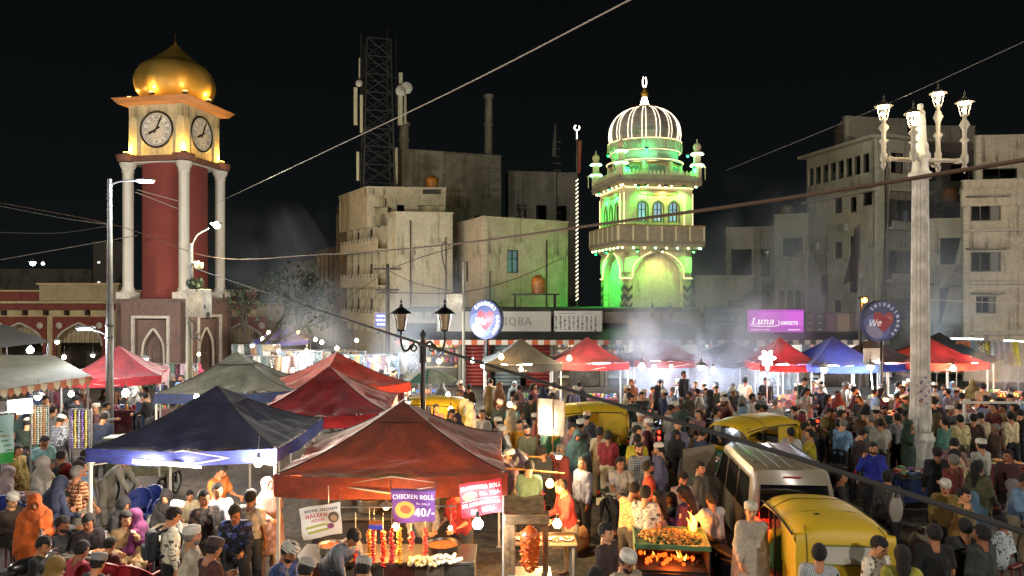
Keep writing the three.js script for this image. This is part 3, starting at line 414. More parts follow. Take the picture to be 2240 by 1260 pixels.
{ // two masts by the minaret
  let d = 43, b = V(PX(1262, d), 0, -d), top = yAt(270, d), t = thing('light_wrapped_pole', 'slim pole wrapped in a spiral of white lights beside the minaret', 'pole', null, b);
  part('shaft', cyl(.05, .04, top - .9, 0, 0, 0, 8), grimy(0x6c6558), t); const y0 = 4.4, seg = 30;
  for (let k = 0; k < seg; k++) { const a0 = y0 + (top - 3.2 - y0) * k / seg, dy = (top - 3.2 - y0) / seg; part('spiral_light', tube([0, 1, 2, 3].map((q) => { const th = 2.6 - q * .75; return V(Math.cos(th) * .075, a0 + dy * (.2 + q * .2), Math.sin(th) * .075); }), .02, 6, 4), glow(0xffe9c8, 3.5), t); }
  part('pennant', grid(4, 8, (u, v) => V(.06 + u * .22 * (1 - v * .4), top - 1.0 - v * 1.9, .05 * Math.sin(v * 6 + u * 3))), mat(0x7a3426, .9), t);
  part('crescent_light', [new THREE.TorusGeometry(.14, .035, 5, 20, 5).rotateZ(2).translate(0, top - .25, 0), rod(V(0, top - .95, 0), V(0, top - .4, 0), .03)], glow(0xfff0dc, 6), t);
  d = 52; b = V(PX(1218, d), 0, -d); top = yAt(222, d); t = thing('thin_mast', 'thin dark mast with short rungs left of the light wrapped pole', 'mast', null, b);
  part('shaft', cyl(.07, .03, top, 0, 0, 0, 8), M.iron, t); for (let k = 0; k < 14; k++) part('rung', rod(V(-.28, 9 + k * .5, 0), V(.28, 9 + k * .5, 0), .022, 4), M.steel, t);
  part('furled_flag', grid(3, 8, (u, v) => V(-.05 - u * .2 * (.5 + v), top - 1.6 - v * 2.2, .04 * Math.sin(v * 5))), mat(0x3a4038, .9), t);
}

// ---------- shop row under the minaret ----------
const GOODS = [0xb04a30, 0xc8a24a, 0x3f6f8f, 0x8f3f5f, 0xd8d4c4, 0x4f7f4a, 0x6a4a8a, 0xc86a3a, 0x9a9a90, 0x2c4a7a].map((h) => mat(h, .7));
function shelfGoods(parent, w, y0, rows, z, dy = .42) { for (let r = 0; r < rows; r++) { part('shelf', box(w, .03, .34, 0, y0 + r * dy, z), woodM(0x7d6a52), parent); const n = Math.floor(w / .26); for (let k = 0; k < n; k++) if (rnd() < .9) { const hh = rr(.12, .32), ww = rr(.12, .22), x = -w / 2 + .15 + k * .26; const g = rnd() < .5 ? rbox(ww, hh, .2, .02, x, y0 + .02 + r * dy + hh / 2, z, 1) : cyl(ww / 2, ww / 2.4, hh, x, y0 + .02 + r * dy, z, 8); part('ware', g, pick(GOODS), parent); } } }
function tubeLamp(parent, a, b, hex, k, cd) { const f = part('tube_light', rod(a, b, .022, 8), glow(hex, k), parent); part('batten', rod(a.clone().add(V(0, .05, 0)), b.clone().add(V(0, .05, 0)), .03, 4), M.white, f); if (cd) { const m = a.clone().add(b).multiplyScalar(.5); lampLight(parent, m.add(V(0, -.08, .02)), hex, cd, 6); } return f; }
const shops = [[880, 1010, 'open'], [1010, 1212, 'shut'], [1212, 1322, 'open'], [1322, 1532, 'open'], [1532, 1640, 'open'], [1640, 1762, 'open'], [1762, 1902, 'open']];
const shopD = 38.6;
shops.forEach(([p0, p1, kind], i) => {
  const x0 = PX(p0, shopD), x1 = PX(p1, shopD), w = x1 - x0 - .04, lab = ['narrow open shop at the bazaar end of the row', 'shop with a red shutter under the long grey signboard', 'open shop under the printed white signboard', 'wide open shop at the foot of the minaret', 'open shop beneath the faded blue signboard', 'bright sweet shop beneath the lit purple signboard', 'carpet shop beneath the panelled picture board'][i];
  const t = thing('market_shop', lab, 'shop', null, V((x0 + x1) / 2, 0, -shopD)), m = plaster(0x8c8576);
  const top = i < 4 ? 3.9 : 3.6;
  part('side_wall', box(.18, top, 4, -w / 2 + .09, top / 2, -2), m, t); part('side_wall', box(.18, top, 4, w / 2 - .09, top / 2, -2), m, t);
  part('back_wall', box(w - .36, top, .18, 0, top / 2, -3.9), plaster(0xcdd4d4), t); part('roof', box(w, .18, 4.2, 0, top + .09, -1.95), grimy(0x55534c), t);
  part('header', box(w - .36, top - 2.7, .2, 0, 2.7 + (top - 2.7) / 2, -.1), m, t);
  if (kind === 'shut') { for (let s = 0; s < 3; s++) { const sx = -w / 2 + w * (s + .5) / 3, g = []; for (let k = 0; k < 14; k++) g.push(new THREE.CylinderGeometry(.1, .1, w / 3 - .3, 6).rotateZ(Math.PI / 2).translate(sx, .1 + k * .19, -.2)); part('shutter', g, mat(s === 1 ? 0x8b9a98 : 0xa83c30, .55, { map: T.grime }), t); } }
  else { shelfGoods(t, w - .6, .5, 5, -3.6); part('counter', box(w * .6, .95, .6, w * .12, .475, -.6), grimy(0x8a8578), t); tubeLamp(t, V(-w * .3, 2.6, -1.2), V(w * .3, 2.6, -1.2), [0xffe7c4, 0, 0xffe9d0, 0xd9f0ff, 0xdff3ff, 0xe8f6ff, 0xf1f4ff][i], 7, 26); }
  const aw = part('awning', grid(Math.max(8, Math.round(w / .16)), 2, (u, v) => V((u - .5) * (w + .3), lerp(2.55, 3.3, v) + .03 * Math.sin(u * (w / .16) * Math.PI), lerp(2.1, .02, v))), grimy(0x2b2d2e, .7), t);
  const st = Math.round(w / .3); for (let k = 0; k < st; k++) part('valance_strip', box(w / st, .24, .02, -w / 2 + w * (k + .5) / st, 2.44, 2.1), mat(k % 2 ? 0xb5aea0 : (i < 3 ? 0xa4522f : 0x4a4a48), .9), aw);
});
// signboards
function board(name, label, px0, px1, py0, py1, d, m, back = M.dark, tilt = 0) {
  const a = P(px0, py1, d), b = P(px1, py0, d), w = b.x - a.x, h = b.y - a.y, t = thing(name, label, 'sign', null, V((a.x + b.x) / 2, a.y, -d), tilt);
  part('sign_face', new THREE.PlaneGeometry(w - .06, h - .06).translate(0, h / 2, .062), m, t); part('frame', [box(w, h, .1, 0, h / 2, 0)], back, t);
  part('post', [rod(V(-w * .35, .1, -.05), V(-w * .35, -.3, -.9), .03), rod(V(w * .35, .1, -.05), V(w * .35, -.3, -.9), .03)], M.iron, t); return { t, w, h };
}
const printM = (w, h, draw, o = {}) => mat(0xffffff, .7, { map: canvasTex(w, h, draw), ...o });
board('shop_sign', 'long pale grey signboard with large letters IQBA above the shutters', 955, 1206, 680, 726, 37.6, printM(1024, 192, (g, w, h) => { g.fillStyle = '#8d8b80'; g.fillRect(0, 0, w, h); g.fillStyle = '#6a6a66'; g.font = 'bold 104px sans-serif'; g.fillText('IQBA', 600, 132); g.font = '54px sans-serif'; g.fillText('S S A', 380, 120); g.fillStyle = '#7b796e'; for (let i = 0; i < 40; i++) g.fillRect(i * 26, 0, 2, 16 + (i * 37 % 50)); g.fillRect(350, 20, 40, 5); }));
board('shop_sign', 'white signboard crowded with black printed marks next to the grey one', 1211, 1318, 679, 727, 37.6, printM(512, 256, (g, w, h) => { g.fillStyle = '#9c9a90'; g.fillRect(0, 0, w, h); for (let i = 0; i < 90; i++) { const x = 20 + (i * 47 % 470), y = 70 + Math.floor(i / 11) * 22; g.fillStyle = i % 3 ? '#3c3b38' : '#68665f'; g.beginPath(); g.ellipse(x, y, 6 + i * 7 % 12, 4 + i * 5 % 8, i, 0, 7); g.fill(); g.fillRect(x - 8, y, 14, 3); } g.fillStyle = '#555'; g.fillRect(30, 26, 200, 6); g.fillRect(300, 30, 120, 5); }));
board('shop_sign', 'small plain brown signboard with a pale strip behind the street lantern', 1373, 1446, 695, 733, 37.2, printM(256, 128, (g, w, h) => { g.fillStyle = '#8f6a3c'; g.fillRect(0, 0, w, h); g.fillStyle = '#9a958a'; g.fillRect(36, 34, 170, 34); g.fillStyle = '#8a7a62'; for (let i = 0; i < 9; i++) g.fillRect(46 + i * 17, 42, 10, 16); }));
board('shop_sign', 'faded blue signboard reading ZAMEER', 1540, 1632, 672, 722, 37.6, printM(384, 208, (g, w, h) => { g.fillStyle = '#4f6672'; g.fillRect(0, 0, w, h); g.fillStyle = '#7f9098'; g.font = 'bold 60px serif'; g.fillText('ZAMEER', 14, 118); g.fillStyle = '#6d7f88'; for (let i = 0; i < 6; i++) g.fillRect(20 + i * 50, 30, 36, 10); g.fillRect(60, 150, 210, 14); g.fillStyle = '#86706a'; g.beginPath(); g.arc(330, 110, 24, 0, 7); g.fill(); }));
{
  const tx = canvasTex(768, 320, (g, w, h) => {
    g.fillStyle = '#a03aa8'; g.fillRect(0, 0, w, h); g.fillStyle = '#b44fbb'; g.fillRect(0, 30, w, 200); g.fillStyle = '#fff'; g.font = 'bold 34px sans-serif'; g.fillText('ಲೂನಾ  ಸ್ವೀಟ್', 18, 58); g.font = '30px serif'; g.fillText('لونا سويتس', 540, 62);
    g.font = 'bold italic 122px serif'; g.fillText('Luna', 46, 208); g.font = 'bold 66px sans-serif'; g.fillText('SWEETS', 452, 212); g.lineWidth = 10; g.strokeStyle = '#fff'; g.beginPath(); g.moveTo(40, 222); g.quadraticCurveTo(220, 252, 420, 226); g.quadraticCurveTo(452, 196, 420, 150); g.stroke(); g.font = 'bold 24px sans-serif'; g.fillText('LUNA SWEETS  PH: 080', 46, 292); g.fillText('SHIVAJINAGAR', 552, 292);
  });
  const b = board('lit_shop_sign', 'glowing purple signboard reading Luna SWEETS', 1633, 1758, 676, 728, 37.4, mat(0x8a4a8a, .5, { map: tx, emissive: 0xffffff, emissiveMap: tx, emissiveIntensity: .95 }));
  const L = new THREE.RectAreaLight(0xd77ae0, .9, b.w, b.h); L.position.set(0, b.h / 2, .12); L.rotation.y = Math.PI; b.t.add(L); L.name = 'sign_glow';
}
board('picture_board', 'dark board with five carpet pictures beside the purple sign', 1758, 1885, 682, 732, 37.6, printM(768, 300, (g, w, h) => { g.fillStyle = '#35332f'; g.fillRect(0, 0, w, h); [['#4a4632', 10, 110], ['#272a33', 140, 120], ['#5a3b48', 280, 140], ['#7a624a', 436, 170], ['#4a3a38', 620, 130]].forEach(([c, x, ww], k) => { g.fillStyle = c; g.fillRect(x, 14, ww, 270); for (let i = 0; i < 90; i++) { g.fillStyle = ['#8a7a4a', '#9a8a6a', '#8a6a7a', '#b09a7a', '#6a5a52'][k]; const a = x + 12 + (i * 53 % (ww - 24)), b = 26 + (i * 97 % 244); if (k > 1) g.fillRect(a, b, 6, 4); else if (i < 10) g.fillRect(x + 30, 50 + (i % 3) * 90, 60, 16); } }); }));
{ // lit word panel in the lane
  const tx = canvasTex(256, 256, (g, w, h) => { g.fillStyle = '#223a86'; g.fillRect(0, 0, w, h); g.fillStyle = '#fff'; g.font = 'bold 58px sans-serif'; g.textAlign = 'center'; ['ROYAL', 'WORLD', 'STORE'].forEach((s, i) => g.fillText(s, 128, 74 + i * 72)); });
  board('lit_shop_sign', 'small square blue lit sign with white letters in an orange box', 819, 849, 683, 718, 38, mat(0x666666, .5, { map: tx, emissive: 0xffffff, emissiveMap: tx, emissiveIntensity: 1.1 }), mat(0x9a6a2a, .6));
}
function roundSign(px, py, rx, ry, d, turn, words, label, lit, small) {
  const c = P(px, py, d), R = ry / F * d, t = thing('round_sign', label, 'sign', null, V(c.x, 0, c.z), turn), y = c.y;
  const tx = canvasTex(512, 512, (g) => {
    const gr = g; gr.fillStyle = '#2a3560'; gr.fillRect(0, 0, 512, 512); gr.fillStyle = '#46548c'; gr.beginPath(); gr.ellipse(180, 330, 190, 150, .5, 0, 7); gr.fill(); gr.fillStyle = '#6a7090'; gr.beginPath(); gr.ellipse(150, 390, 120, 80, .5, 0, 7); gr.fill();
    gr.fillStyle = '#7a2430'; gr.beginPath(); gr.moveTo(270, 400); gr.bezierCurveTo(90, 280, 110, 130, 200, 140); gr.bezierCurveTo(245, 145, 268, 180, 272, 200); gr.bezierCurveTo(280, 160, 330, 130, 376, 152); gr.bezierCurveTo(446, 200, 400, 310, 270, 400); gr.fill();
  });
  const em = canvasTex(512, 512, (g) => {
    g.fillStyle = '#000'; g.fillRect(0, 0, 512, 512); g.fillStyle = '#fff'; g.font = 'bold italic 120px sans-serif'; g.fillText('We', small ? 60 : 90, 320); g.font = 'bold 58px sans-serif'; g.textAlign = 'center';
    const n = words.length; [...words].forEach((ch, i) => { const a = lerp(-.75, 2.45, i / (n - 1)); g.save(); g.translate(256 + Math.sin(a) * 214, 256 - Math.cos(a) * 214); g.rotate(a); g.fillText(ch, 0, 20); g.restore(); });
    if (small) { g.textAlign = 'left'; for (let i = 0; i < 6; i++) { g.beginPath(); g.arc(330 + i * 12, 200 + (i * 23 % 40), 5, 0, 7); g.fill(); } }
  });
  part('disc', lathe([[0, .12], [R, .12], [R * 1.02, .08], [R * 1.02, -.08], [R, -.12], [0, -.12]], 48).rotateX(Math.PI / 2).translate(0, y, 0), mat(0x232a48, .5), t);
  part('sign_face', new THREE.CircleGeometry(R * .985, 48).translate(0, y, .125), mat(0xffffff, .5, { map: tx, emissive: 0xffffff, emissiveMap: em, emissiveIntensity: lit }), t);
  part('post', [cyl(.09, .08, y - R, 0, 0, 0, 12)], M.iron, t); return { t, y, R };
}
{ const a = roundSign(1064, 699, 32, 43, 31, -.62, 'CHANDNI CHOWK', 'round dark blue sign with a glowing ring of letters and a heart on a post', 4.5); lampLight(a.t, V(0, a.y, .5), 0xe8ecff, 1.6, 6);
  const b = roundSign(1926, 702, 43, 44, 27, .1, 'SHIVAJINAGAR', 'round blue sign with a red heart and pale ring of letters on a post', .3, true); part('notice', box(.62, .55, .03, -.4, 2.6, .1), printM(128, 112, (g) => { g.fillStyle = '#b3afa2'; g.fillRect(0, 0, 128, 112); g.fillStyle = '#a0382c'; g.font = 'bold 26px sans-serif'; g.textAlign = 'center'; g.fillText('ಶಿವಾಜಿ', 64, 48); g.fillText('ನಗರ', 64, 84); }), b.t); }

// ---------- people: bodies meshed from smooth distance fields ----------
function surfaceNet(f, lo, hi, h) {
  const nx = Math.ceil((hi[0] - lo[0]) / h) + 2, ny = Math.ceil((hi[1] - lo[1]) / h) + 2, nz = Math.ceil((hi[2] - lo[2]) / h) + 2, v = new Float32Array(nx * ny * nz), B = 4, R = h * B * .9;
  for (let bz = 0; bz < nz; bz += B) for (let by = 0; by < ny; by += B) for (let bx = 0; bx < nx; bx += B) {
    const c = f(lo[0] + (bx + 1.5) * h, lo[1] + (by + 1.5) * h, lo[2] + (bz + 1.5) * h), far = Math.abs(c) > R * 2.4;
    for (let z = bz; z < Math.min(bz + B, nz); z++) for (let y = by; y < Math.min(by + B, ny); y++) for (let x = bx; x < Math.min(bx + B, nx); x++) v[(z * ny + y) * nx + x] = far ? c : f(lo[0] + x * h, lo[1] + y * h, lo[2] + z * h);
  }
  const id = new Int32Array(nx * ny * nz).fill(-1), pos = [], nor = [], idx = [], E = [[0, 1], [2, 3], [4, 5], [6, 7], [0, 2], [1, 3], [4, 6], [5, 7], [0, 4], [1, 5], [2, 6], [3, 7]];
  for (let z = 0; z < nz - 1; z++) for (let y = 0; y < ny - 1; y++) for (let x = 0; x < nx - 1; x++) {
    const o = (z * ny + y) * nx + x, g = [v[o], v[o + 1], v[o + nx], v[o + nx + 1], v[o + nx * ny], v[o + nx * ny + 1], v[o + nx * ny + nx], v[o + nx * ny + nx + 1]];
    let m = 0; for (let k = 0; k < 8; k++) if (g[k] < 0) m |= 1 << k; if (m === 0 || m === 255) continue;
    let sx = 0, sy = 0, sz = 0, n = 0;
    for (const [a, b] of E) if ((g[a] < 0) !== (g[b] < 0)) { const t = g[a] / (g[a] - g[b]); sx += (a & 1) + t * ((b & 1) - (a & 1)); sy += (a >> 1 & 1) + t * ((b >> 1 & 1) - (a >> 1 & 1)); sz += (a >> 2) + t * ((b >> 2) - (a >> 2)); n++; }
    const px = lo[0] + (x + sx / n) * h, py = lo[1] + (y + sy / n) * h, pz = lo[2] + (z + sz / n) * h; id[o] = pos.length / 3; pos.push(px, py, pz);
    const e = h * .5, gx = f(px + e, py, pz) - f(px - e, py, pz), gy = f(px, py + e, pz) - f(px, py - e, pz), gz = f(px, py, pz + e) - f(px, py, pz - e), l = hyp(gx, gy, gz) || 1; nor.push(gx / l, gy / l, gz / l);
  }
  const S = [1, nx, nx * ny];
  for (let z = 1; z < nz - 1; z++) for (let y = 1; y < ny - 1; y++) for (let x = 1; x < nx - 1; x++) {
    const o = (z * ny + y) * nx + x;
    for (let k = 0; k < 3; k++) {
      const a = v[o] < 0, b = v[o + S[k]] < 0; if (a === b) continue; const u = S[(k + 1) % 3], w = S[(k + 2) % 3], q = [id[o - u - w], id[o - w], id[o], id[o - u]]; if (q.some((t) => t < 0)) continue;
      if (a) idx.push(q[0], q[1], q[2], q[0], q[2], q[3]); else idx.push(q[0], q[2], q[1], q[0], q[3], q[2]);
    }
  }
  const G = new THREE.BufferGeometry(); G.setAttribute('position', new THREE.Float32BufferAttribute(pos, 3)); G.setAttribute('normal', new THREE.Float32BufferAttribute(nor, 3)); G.setIndex(idx); return G;
}
const seg = (a, b, ra, rb = ra, k = .03) => { const d = [b.x - a.x, b.y - a.y, b.z - a.z]; return [a.x, a.y, a.z, ...d, 1 / (d[0] * d[0] + d[1] * d[1] + d[2] * d[2] + 1e-9), ra, rb, k]; };
function field(ps, extra) {
  return (x, y, z) => {
    let d = 9; for (let i = 0; i < ps.length; i++) { const p = ps[i], ax = x - p[0], ay = y - p[1], az = z - p[2]; let t = (ax * p[3] + ay * p[4] + az * p[5]) * p[6]; t = t < 0 ? 0 : t > 1 ? 1 : t; const ex = ax - t * p[3], ey = ay - t * p[4], ez = az - t * p[5], e = Math.sqrt(ex * ex + ey * ey + ez * ez) - (p[7] + t * (p[8] - p[7])), k = p[9], q = k - Math.abs(d - e); d = d < e ? d : e; if (q > 0) d -= q * q / (4 * k); }
    return extra ? extra(d, x, y, z) : d;
  };
}
const ell = (x, y, z, cx, cy, cz, rx, ry, rz) => { const a = (x - cx) / rx, b = (y - cy) / ry, c = (z - cz) / rz; return (Math.sqrt(a * a + b * b + c * c) - 1) * Math.min(rx, ry, rz); };
const smin = (a, b, k) => { const q = Math.max(k - Math.abs(a - b), 0); return Math.min(a, b) - q * q / (4 * k); };
const cran = (x, y, z) => ell(x, y, z, 0, .032, -.012, .078, .094, .1);
const headF = (x, y, z) => {
  let d = smin(cran(x, y, z), ell(x, y, z, 0, -.048, .02, .058, .07, .07), .05); const ax = Math.abs(x);
  d = smin(d, ell(x, y, z, 0, -.012, .096, .015, .03, .022), .012); d = smin(d, ell(ax, y, z, .08, 0, -.008, .014, .034, .022), .012); d = Math.max(d, -ell(ax, y, z, .032, .008, .107, .021, .014, .022)); d = smin(d, ell(x, y, z, 0, -.058, .086, .026, .014, .012), .012); d = smin(d, ell(ax, y, z, .03, .028, .082, .024, .009, .012), .01);
  return smin(d, field([seg(V(0, -.05, -.015), V(0, -.2, -.035), .055, .06)])(x, y, z), .03);
};
function tint(g, fn) { const p = g.attributes.position, c = new Float32Array(p.count * 3); for (let i = 0; i < p.count; i++) c.set(fn(p.getX(i), p.getY(i), p.getZ(i)), i * 3); g.setAttribute('color', new THREE.BufferAttribute(c, 3)); return g; }
const faceTint = (x, y, z) => { const ax = Math.abs(x); if (z > .05 && Math.abs(y - .032) < .0075 && ax > .014 && ax < .05) return [.3, .26, .24]; if (z > .06 && ax > .018 && ax < .048 && Math.abs(y - .007) < .009) return ax > .026 && ax < .04 ? [.1, .08, .07] : [.9, .85, .85]; if (z > .06 && ax < .025 && Math.abs(y + .058) < .011) return [.8, .5, .48]; return [1, 1, 1]; };
const HEAD = [.0135, .0225].map((h) => tint(surfaceNet(headF, [-.11, -.22, -.13], [.11, .15, .14], h), faceTint));
function handGeo(h, curl) { const fat = h > .01 ? .004 : .0008; // y along the fingers, z out of the palm, thumb on +x
  const ps = []; for (let i = 0; i < 4; i++) { const x = -.027 + i * .018, l = [.78, .95, 1, .9][i], y0 = .088, a = V(x, y0, 0), b = V(x * 1.1, y0 + .036 * l * (1 - curl * .3), .012 + curl * .02), c = V(x * 1.12, y0 + .066 * l * (1 - curl * .75), .028 + curl * .04); ps.push(seg(V(x * .8, .005, 0), a, .0145, .012, .012), seg(a, b, .0098, .009, .004), seg(b, c, .009, .0075, .004)); }
  ps.push(seg(V(.018, .02, .004), V(.046, .055, .014), .014, .011, .01), seg(V(.046, .055, .014), V(.052 - curl * .02, .088, .026 + curl * .012), .0105, .0085, .005)); return surfaceNet(field(ps, (d) => d - fat), [-.07, -.04, -.04], [.09, .19, .1], h);
}
const HAND = [[.0086, .25], [.0086, .95], [.0165, .25], [.0165, .95]].map(([h, c]) => { const r = tint(handGeo(h, c), () => [1, 1, 1]), l = r.clone(); l.scale(-1, 1, 1); const ix = l.index.array; for (let i = 0; i < ix.length; i += 3) { const t = ix[i]; ix[i] = ix[i + 1]; ix[i + 1] = t; } return { r, l }; });
const nz = (x, y, z) => noise3(x, y, z) - .5;
const HAIRS = {
  hair: [.0155, .024].map((h) => surfaceNet((x, y, z) => { const f2 = Math.min(Math.max(z - .016, -.062 - y), Math.max(.066 + .012 * Math.sin(x * 40) - y, z - .2)); return Math.max(cran(x, y, z) - .017 - .012 * nz(x * 55, y * 55, z * 55), f2, -.075 - y); }, [-.15, -.13, -.19], [.14, .17, .13], h)),
  long: [.018, .028].map((h) => { const back = field([seg(V(0, .03, -.075), V(0, -.12, -.1), .08, .075, .05), seg(V(0, -.12, -.1), V(0, -.34, -.12), .07, .035, .05)]); return surfaceNet((x, y, z) => { const f2 = Math.min(z - .02, Math.max(.06 - y, z - .2)); return smin(Math.max(cran(x, y, z) - .02 - .01 * nz(x * 50, y * 50, z * 50), f2), back(x, y, z) - .008 * nz(x * 60, y * 12, z * 60), .04); }, [-.14, -.4, -.24], [.14, .17, .13], h); }),
  hijab: [.022, .036].map((h) => { const fall = field([seg(V(0, -.02, -.01), V(0, -.2, -.01), .085, .15, .06), seg(V(-.08, -.2, -.01), V(-.15, -.36, .0), .11, .1, .06), seg(V(.08, -.2, -.01), V(.15, -.36, .0), .11, .1, .06), seg(V(0, -.22, .03), V(0, -.42, .04), .12, .14, .08)]); return surfaceNet((x, y, z) => Math.max(smin(cran(x, y, z) - .024, fall(x, y, z), .06) - .014 * nz(x * 22, y * 9, z * 22), -ell(x, y, z, 0, -.012, .12, .056, .082, .085)), [-.32, -.62, -.26], [.32, .17, .26], h); }),
  turban: [.016, .024].map((h) => surfaceNet((x, y, z) => { const b = ell(x, y, z, 0, .082, -.008, .108, .062, .122) - .008 * Math.sin((y + x * .5) * 160); return Math.max(b, .04 - y); }, [-.15, .0, -.16], [.15, .19, .16], h)),
};
HAIRS.bob = HAIRS.hair;
const CAP = lathe([[.088, .045], [.091, .05], [.09, .1], [.084, .125], [.06, .14], [.02, .146], [0, .147]], 18).scale(1.09, 1.06, 1.3).translate(0, .002, -.012);
const BEARD = [.014, .021].map((h) => surfaceNet((x, y, z) => { const j = ell(x, y, z, 0, -.055, .022, .065, .078, .077) - .01 * nz(x * 70, y * 70, z * 70); return Math.max(j, y + .03 + (Math.abs(x) < .03 ? .01 : -.03), -.05 + Math.abs(z - .04) - .06, -ell(x, y, z, 0, -.05, .1, .028, .016, .03)); }, [-.1, -.16, -.1], [.1, .05, .12], h));
function posed(p) { // joints from limb directions; facing +z, left is +x
  const J = {}, n = (a) => V(...a).normalize(), sp = V(Math.sin(p.side ?? 0), Math.cos(p.lean), Math.sin(p.lean)).normalize();
  J.sp = sp; J.P = V(0, p.hip, p.back ?? 0); J.chest = J.P.clone().addScaledVector(sp, .3); J.neck = J.P.clone().addScaledVector(sp, .49);
  const hd = V(0, Math.cos(p.nod ?? 0), Math.sin(p.nod ?? 0)).normalize(); J.head = J.neck.clone().addScaledVector(hd, .165);
  J.headM = new THREE.Matrix4().makeTranslation(J.head.x, J.head.y, J.head.z).multiply(new THREE.Matrix4().makeRotationFromEuler(new THREE.Euler((p.nod ?? 0) * 1.2, p.yaw ?? 0, 0, 'YXZ')));
  for (const [k, s] of [['l', 1], ['r', -1]]) {
    J['s' + k] = J.P.clone().addScaledVector(sp, .445).add(V(.172 * s, 0, 0)); const A = p['arm' + k]; J['e' + k] = J['s' + k].clone().addScaledVector(n(A[0]), .275); J['w' + k] = J['e' + k].clone().addScaledVector(n(A[1]), .25); J['f' + k] = n(A[1]);
    J['h' + k] = J.P.clone().add(V(.088 * s, -.04, 0)); const L = p['leg' + k]; J['k' + k] = J['h' + k].clone().addScaledVector(n(L[0]), .42); J['a' + k] = J['k' + k].clone().addScaledVector(n(L[1]), .4); J['t' + k] = J['a' + k].clone().add(n(L[2] ?? [.12 * s, -.28, 1]).multiplyScalar(.165));
  }
  return J;
}
const D = [0, -1, 0];
const POSES = {
  stand: { hip: .925, lean: .02, arml: [[.18, -1, .02], [.05, -1, .25]], armr: [[-.18, -1, 0], [-.03, -1, .2]], legl: [[.06, -1, .03], [0.02, -1, -.04]], legr: [[-.08, -1, -.02], [-.02, -1, -.02]] },
  stand2: { hip: .92, lean: .03, nod: .3, arml: [[.15, -1, .15], [-.25, .15, .9]], armr: [[-.2, -1, -.05], [-.05, -1, .2]], legl: [[.1, -1, .06], [0, -1, -.08]], legr: [[-.04, -1, -.03], [0, -1, 0]] },
  walk: { hip: .905, lean: .06, arml: [[.15, -1, -.35], [.05, -1, .1]], armr: [[-.15, -1, .3], [0, -.8, .6]], legl: [[.03, -1, .38], [0, -1, -.08]], legr: [[-.03, -1, -.22], [0, -.85, -.5], [-.05, -.8, .6]] },
  work: { hip: .915, lean: .2, nod: .4, arml: [[.2, -1, .35], [-.15, -.2, 1]], armr: [[-.2, -1, .25], [.1, -.35, 1]], legl: [[.1, -1, .05], [0, -1, -.05]], legr: [[-.1, -1, -.05], [0, -1, -.03]] },
  bend: { hip: .9, back: -.18, lean: .85, nod: .7, arml: [[.12, -1, .4], [0, -.8, .7]], armr: [[-.15, -1, .5], [.05, -.9, .5]], legl: [[.1, -1, .1], [0, -1, .1]], legr: [[-.12, -1, .02], [0, -1, .08]] },
  phone: { hip: .92, lean: .02, nod: .1, yaw: -.25, arml: [[.25, -1, .1], [.05, -1, .2]], armr: [[-.5, -.8, .35], [.3, 1, .08]], legl: [[.08, -1, .04], [0, -1, -.05]], legr: [[-.09, -1, 0], [0, -1, -.04]] },
  reach: { hip: .92, lean: .05, nod: -.15, arml: [[.25, .7, .7], [0, .8, .6]], armr: [[-.2, -.8, .5], [0, -.1, 1]], legl: [[.08, -1, .04], [0, -1, -.05]], legr: [[-.09, -1, 0], [0, -1, -.04]] },
  sit: { hip: .52, lean: .1, nod: .25, arml: [[.2, -1, .35], [-.3, -.1, 1]], armr: [[-.2, -1, .3], [.3, -.05, 1]], legl: [[.14, -.06, 1], [.05, -1, .02]], legr: [[-.14, -.06, 1], [-.05, -1, .08]] },
  rest: { hip: .52, lean: .16, nod: .1, yaw: .3, arml: [[.2, -.9, .45], [-.35, .9, .45]], armr: [[-.2, -1, .35], [.5, .0, 1]], legl: [[.14, -.06, 1], [.05, -1, .02]], legr: [[-.14, -.06, 1], [-.05, -1, .08]] },
  ride: { hip: .86, lean: .14, nod: .05, arml: [[.3, -.75, .7], [-.1, -.35, 1]], armr: [[-.3, -.75, .7], [.1, -.35, 1]], legl: [[.42, -.35, 1], [-.04, -1, -.12]], legr: [[-.42, -.35, 1], [.04, -1, -.12]] },
};
for (const p of Object.values(POSES)) if (p.hip > .6 && !p.fixed && p !== POSES.ride) { const J = posed(p); p.hip -= Math.min(J.tl.y, J.tr.y) - .03; }
const models = {};
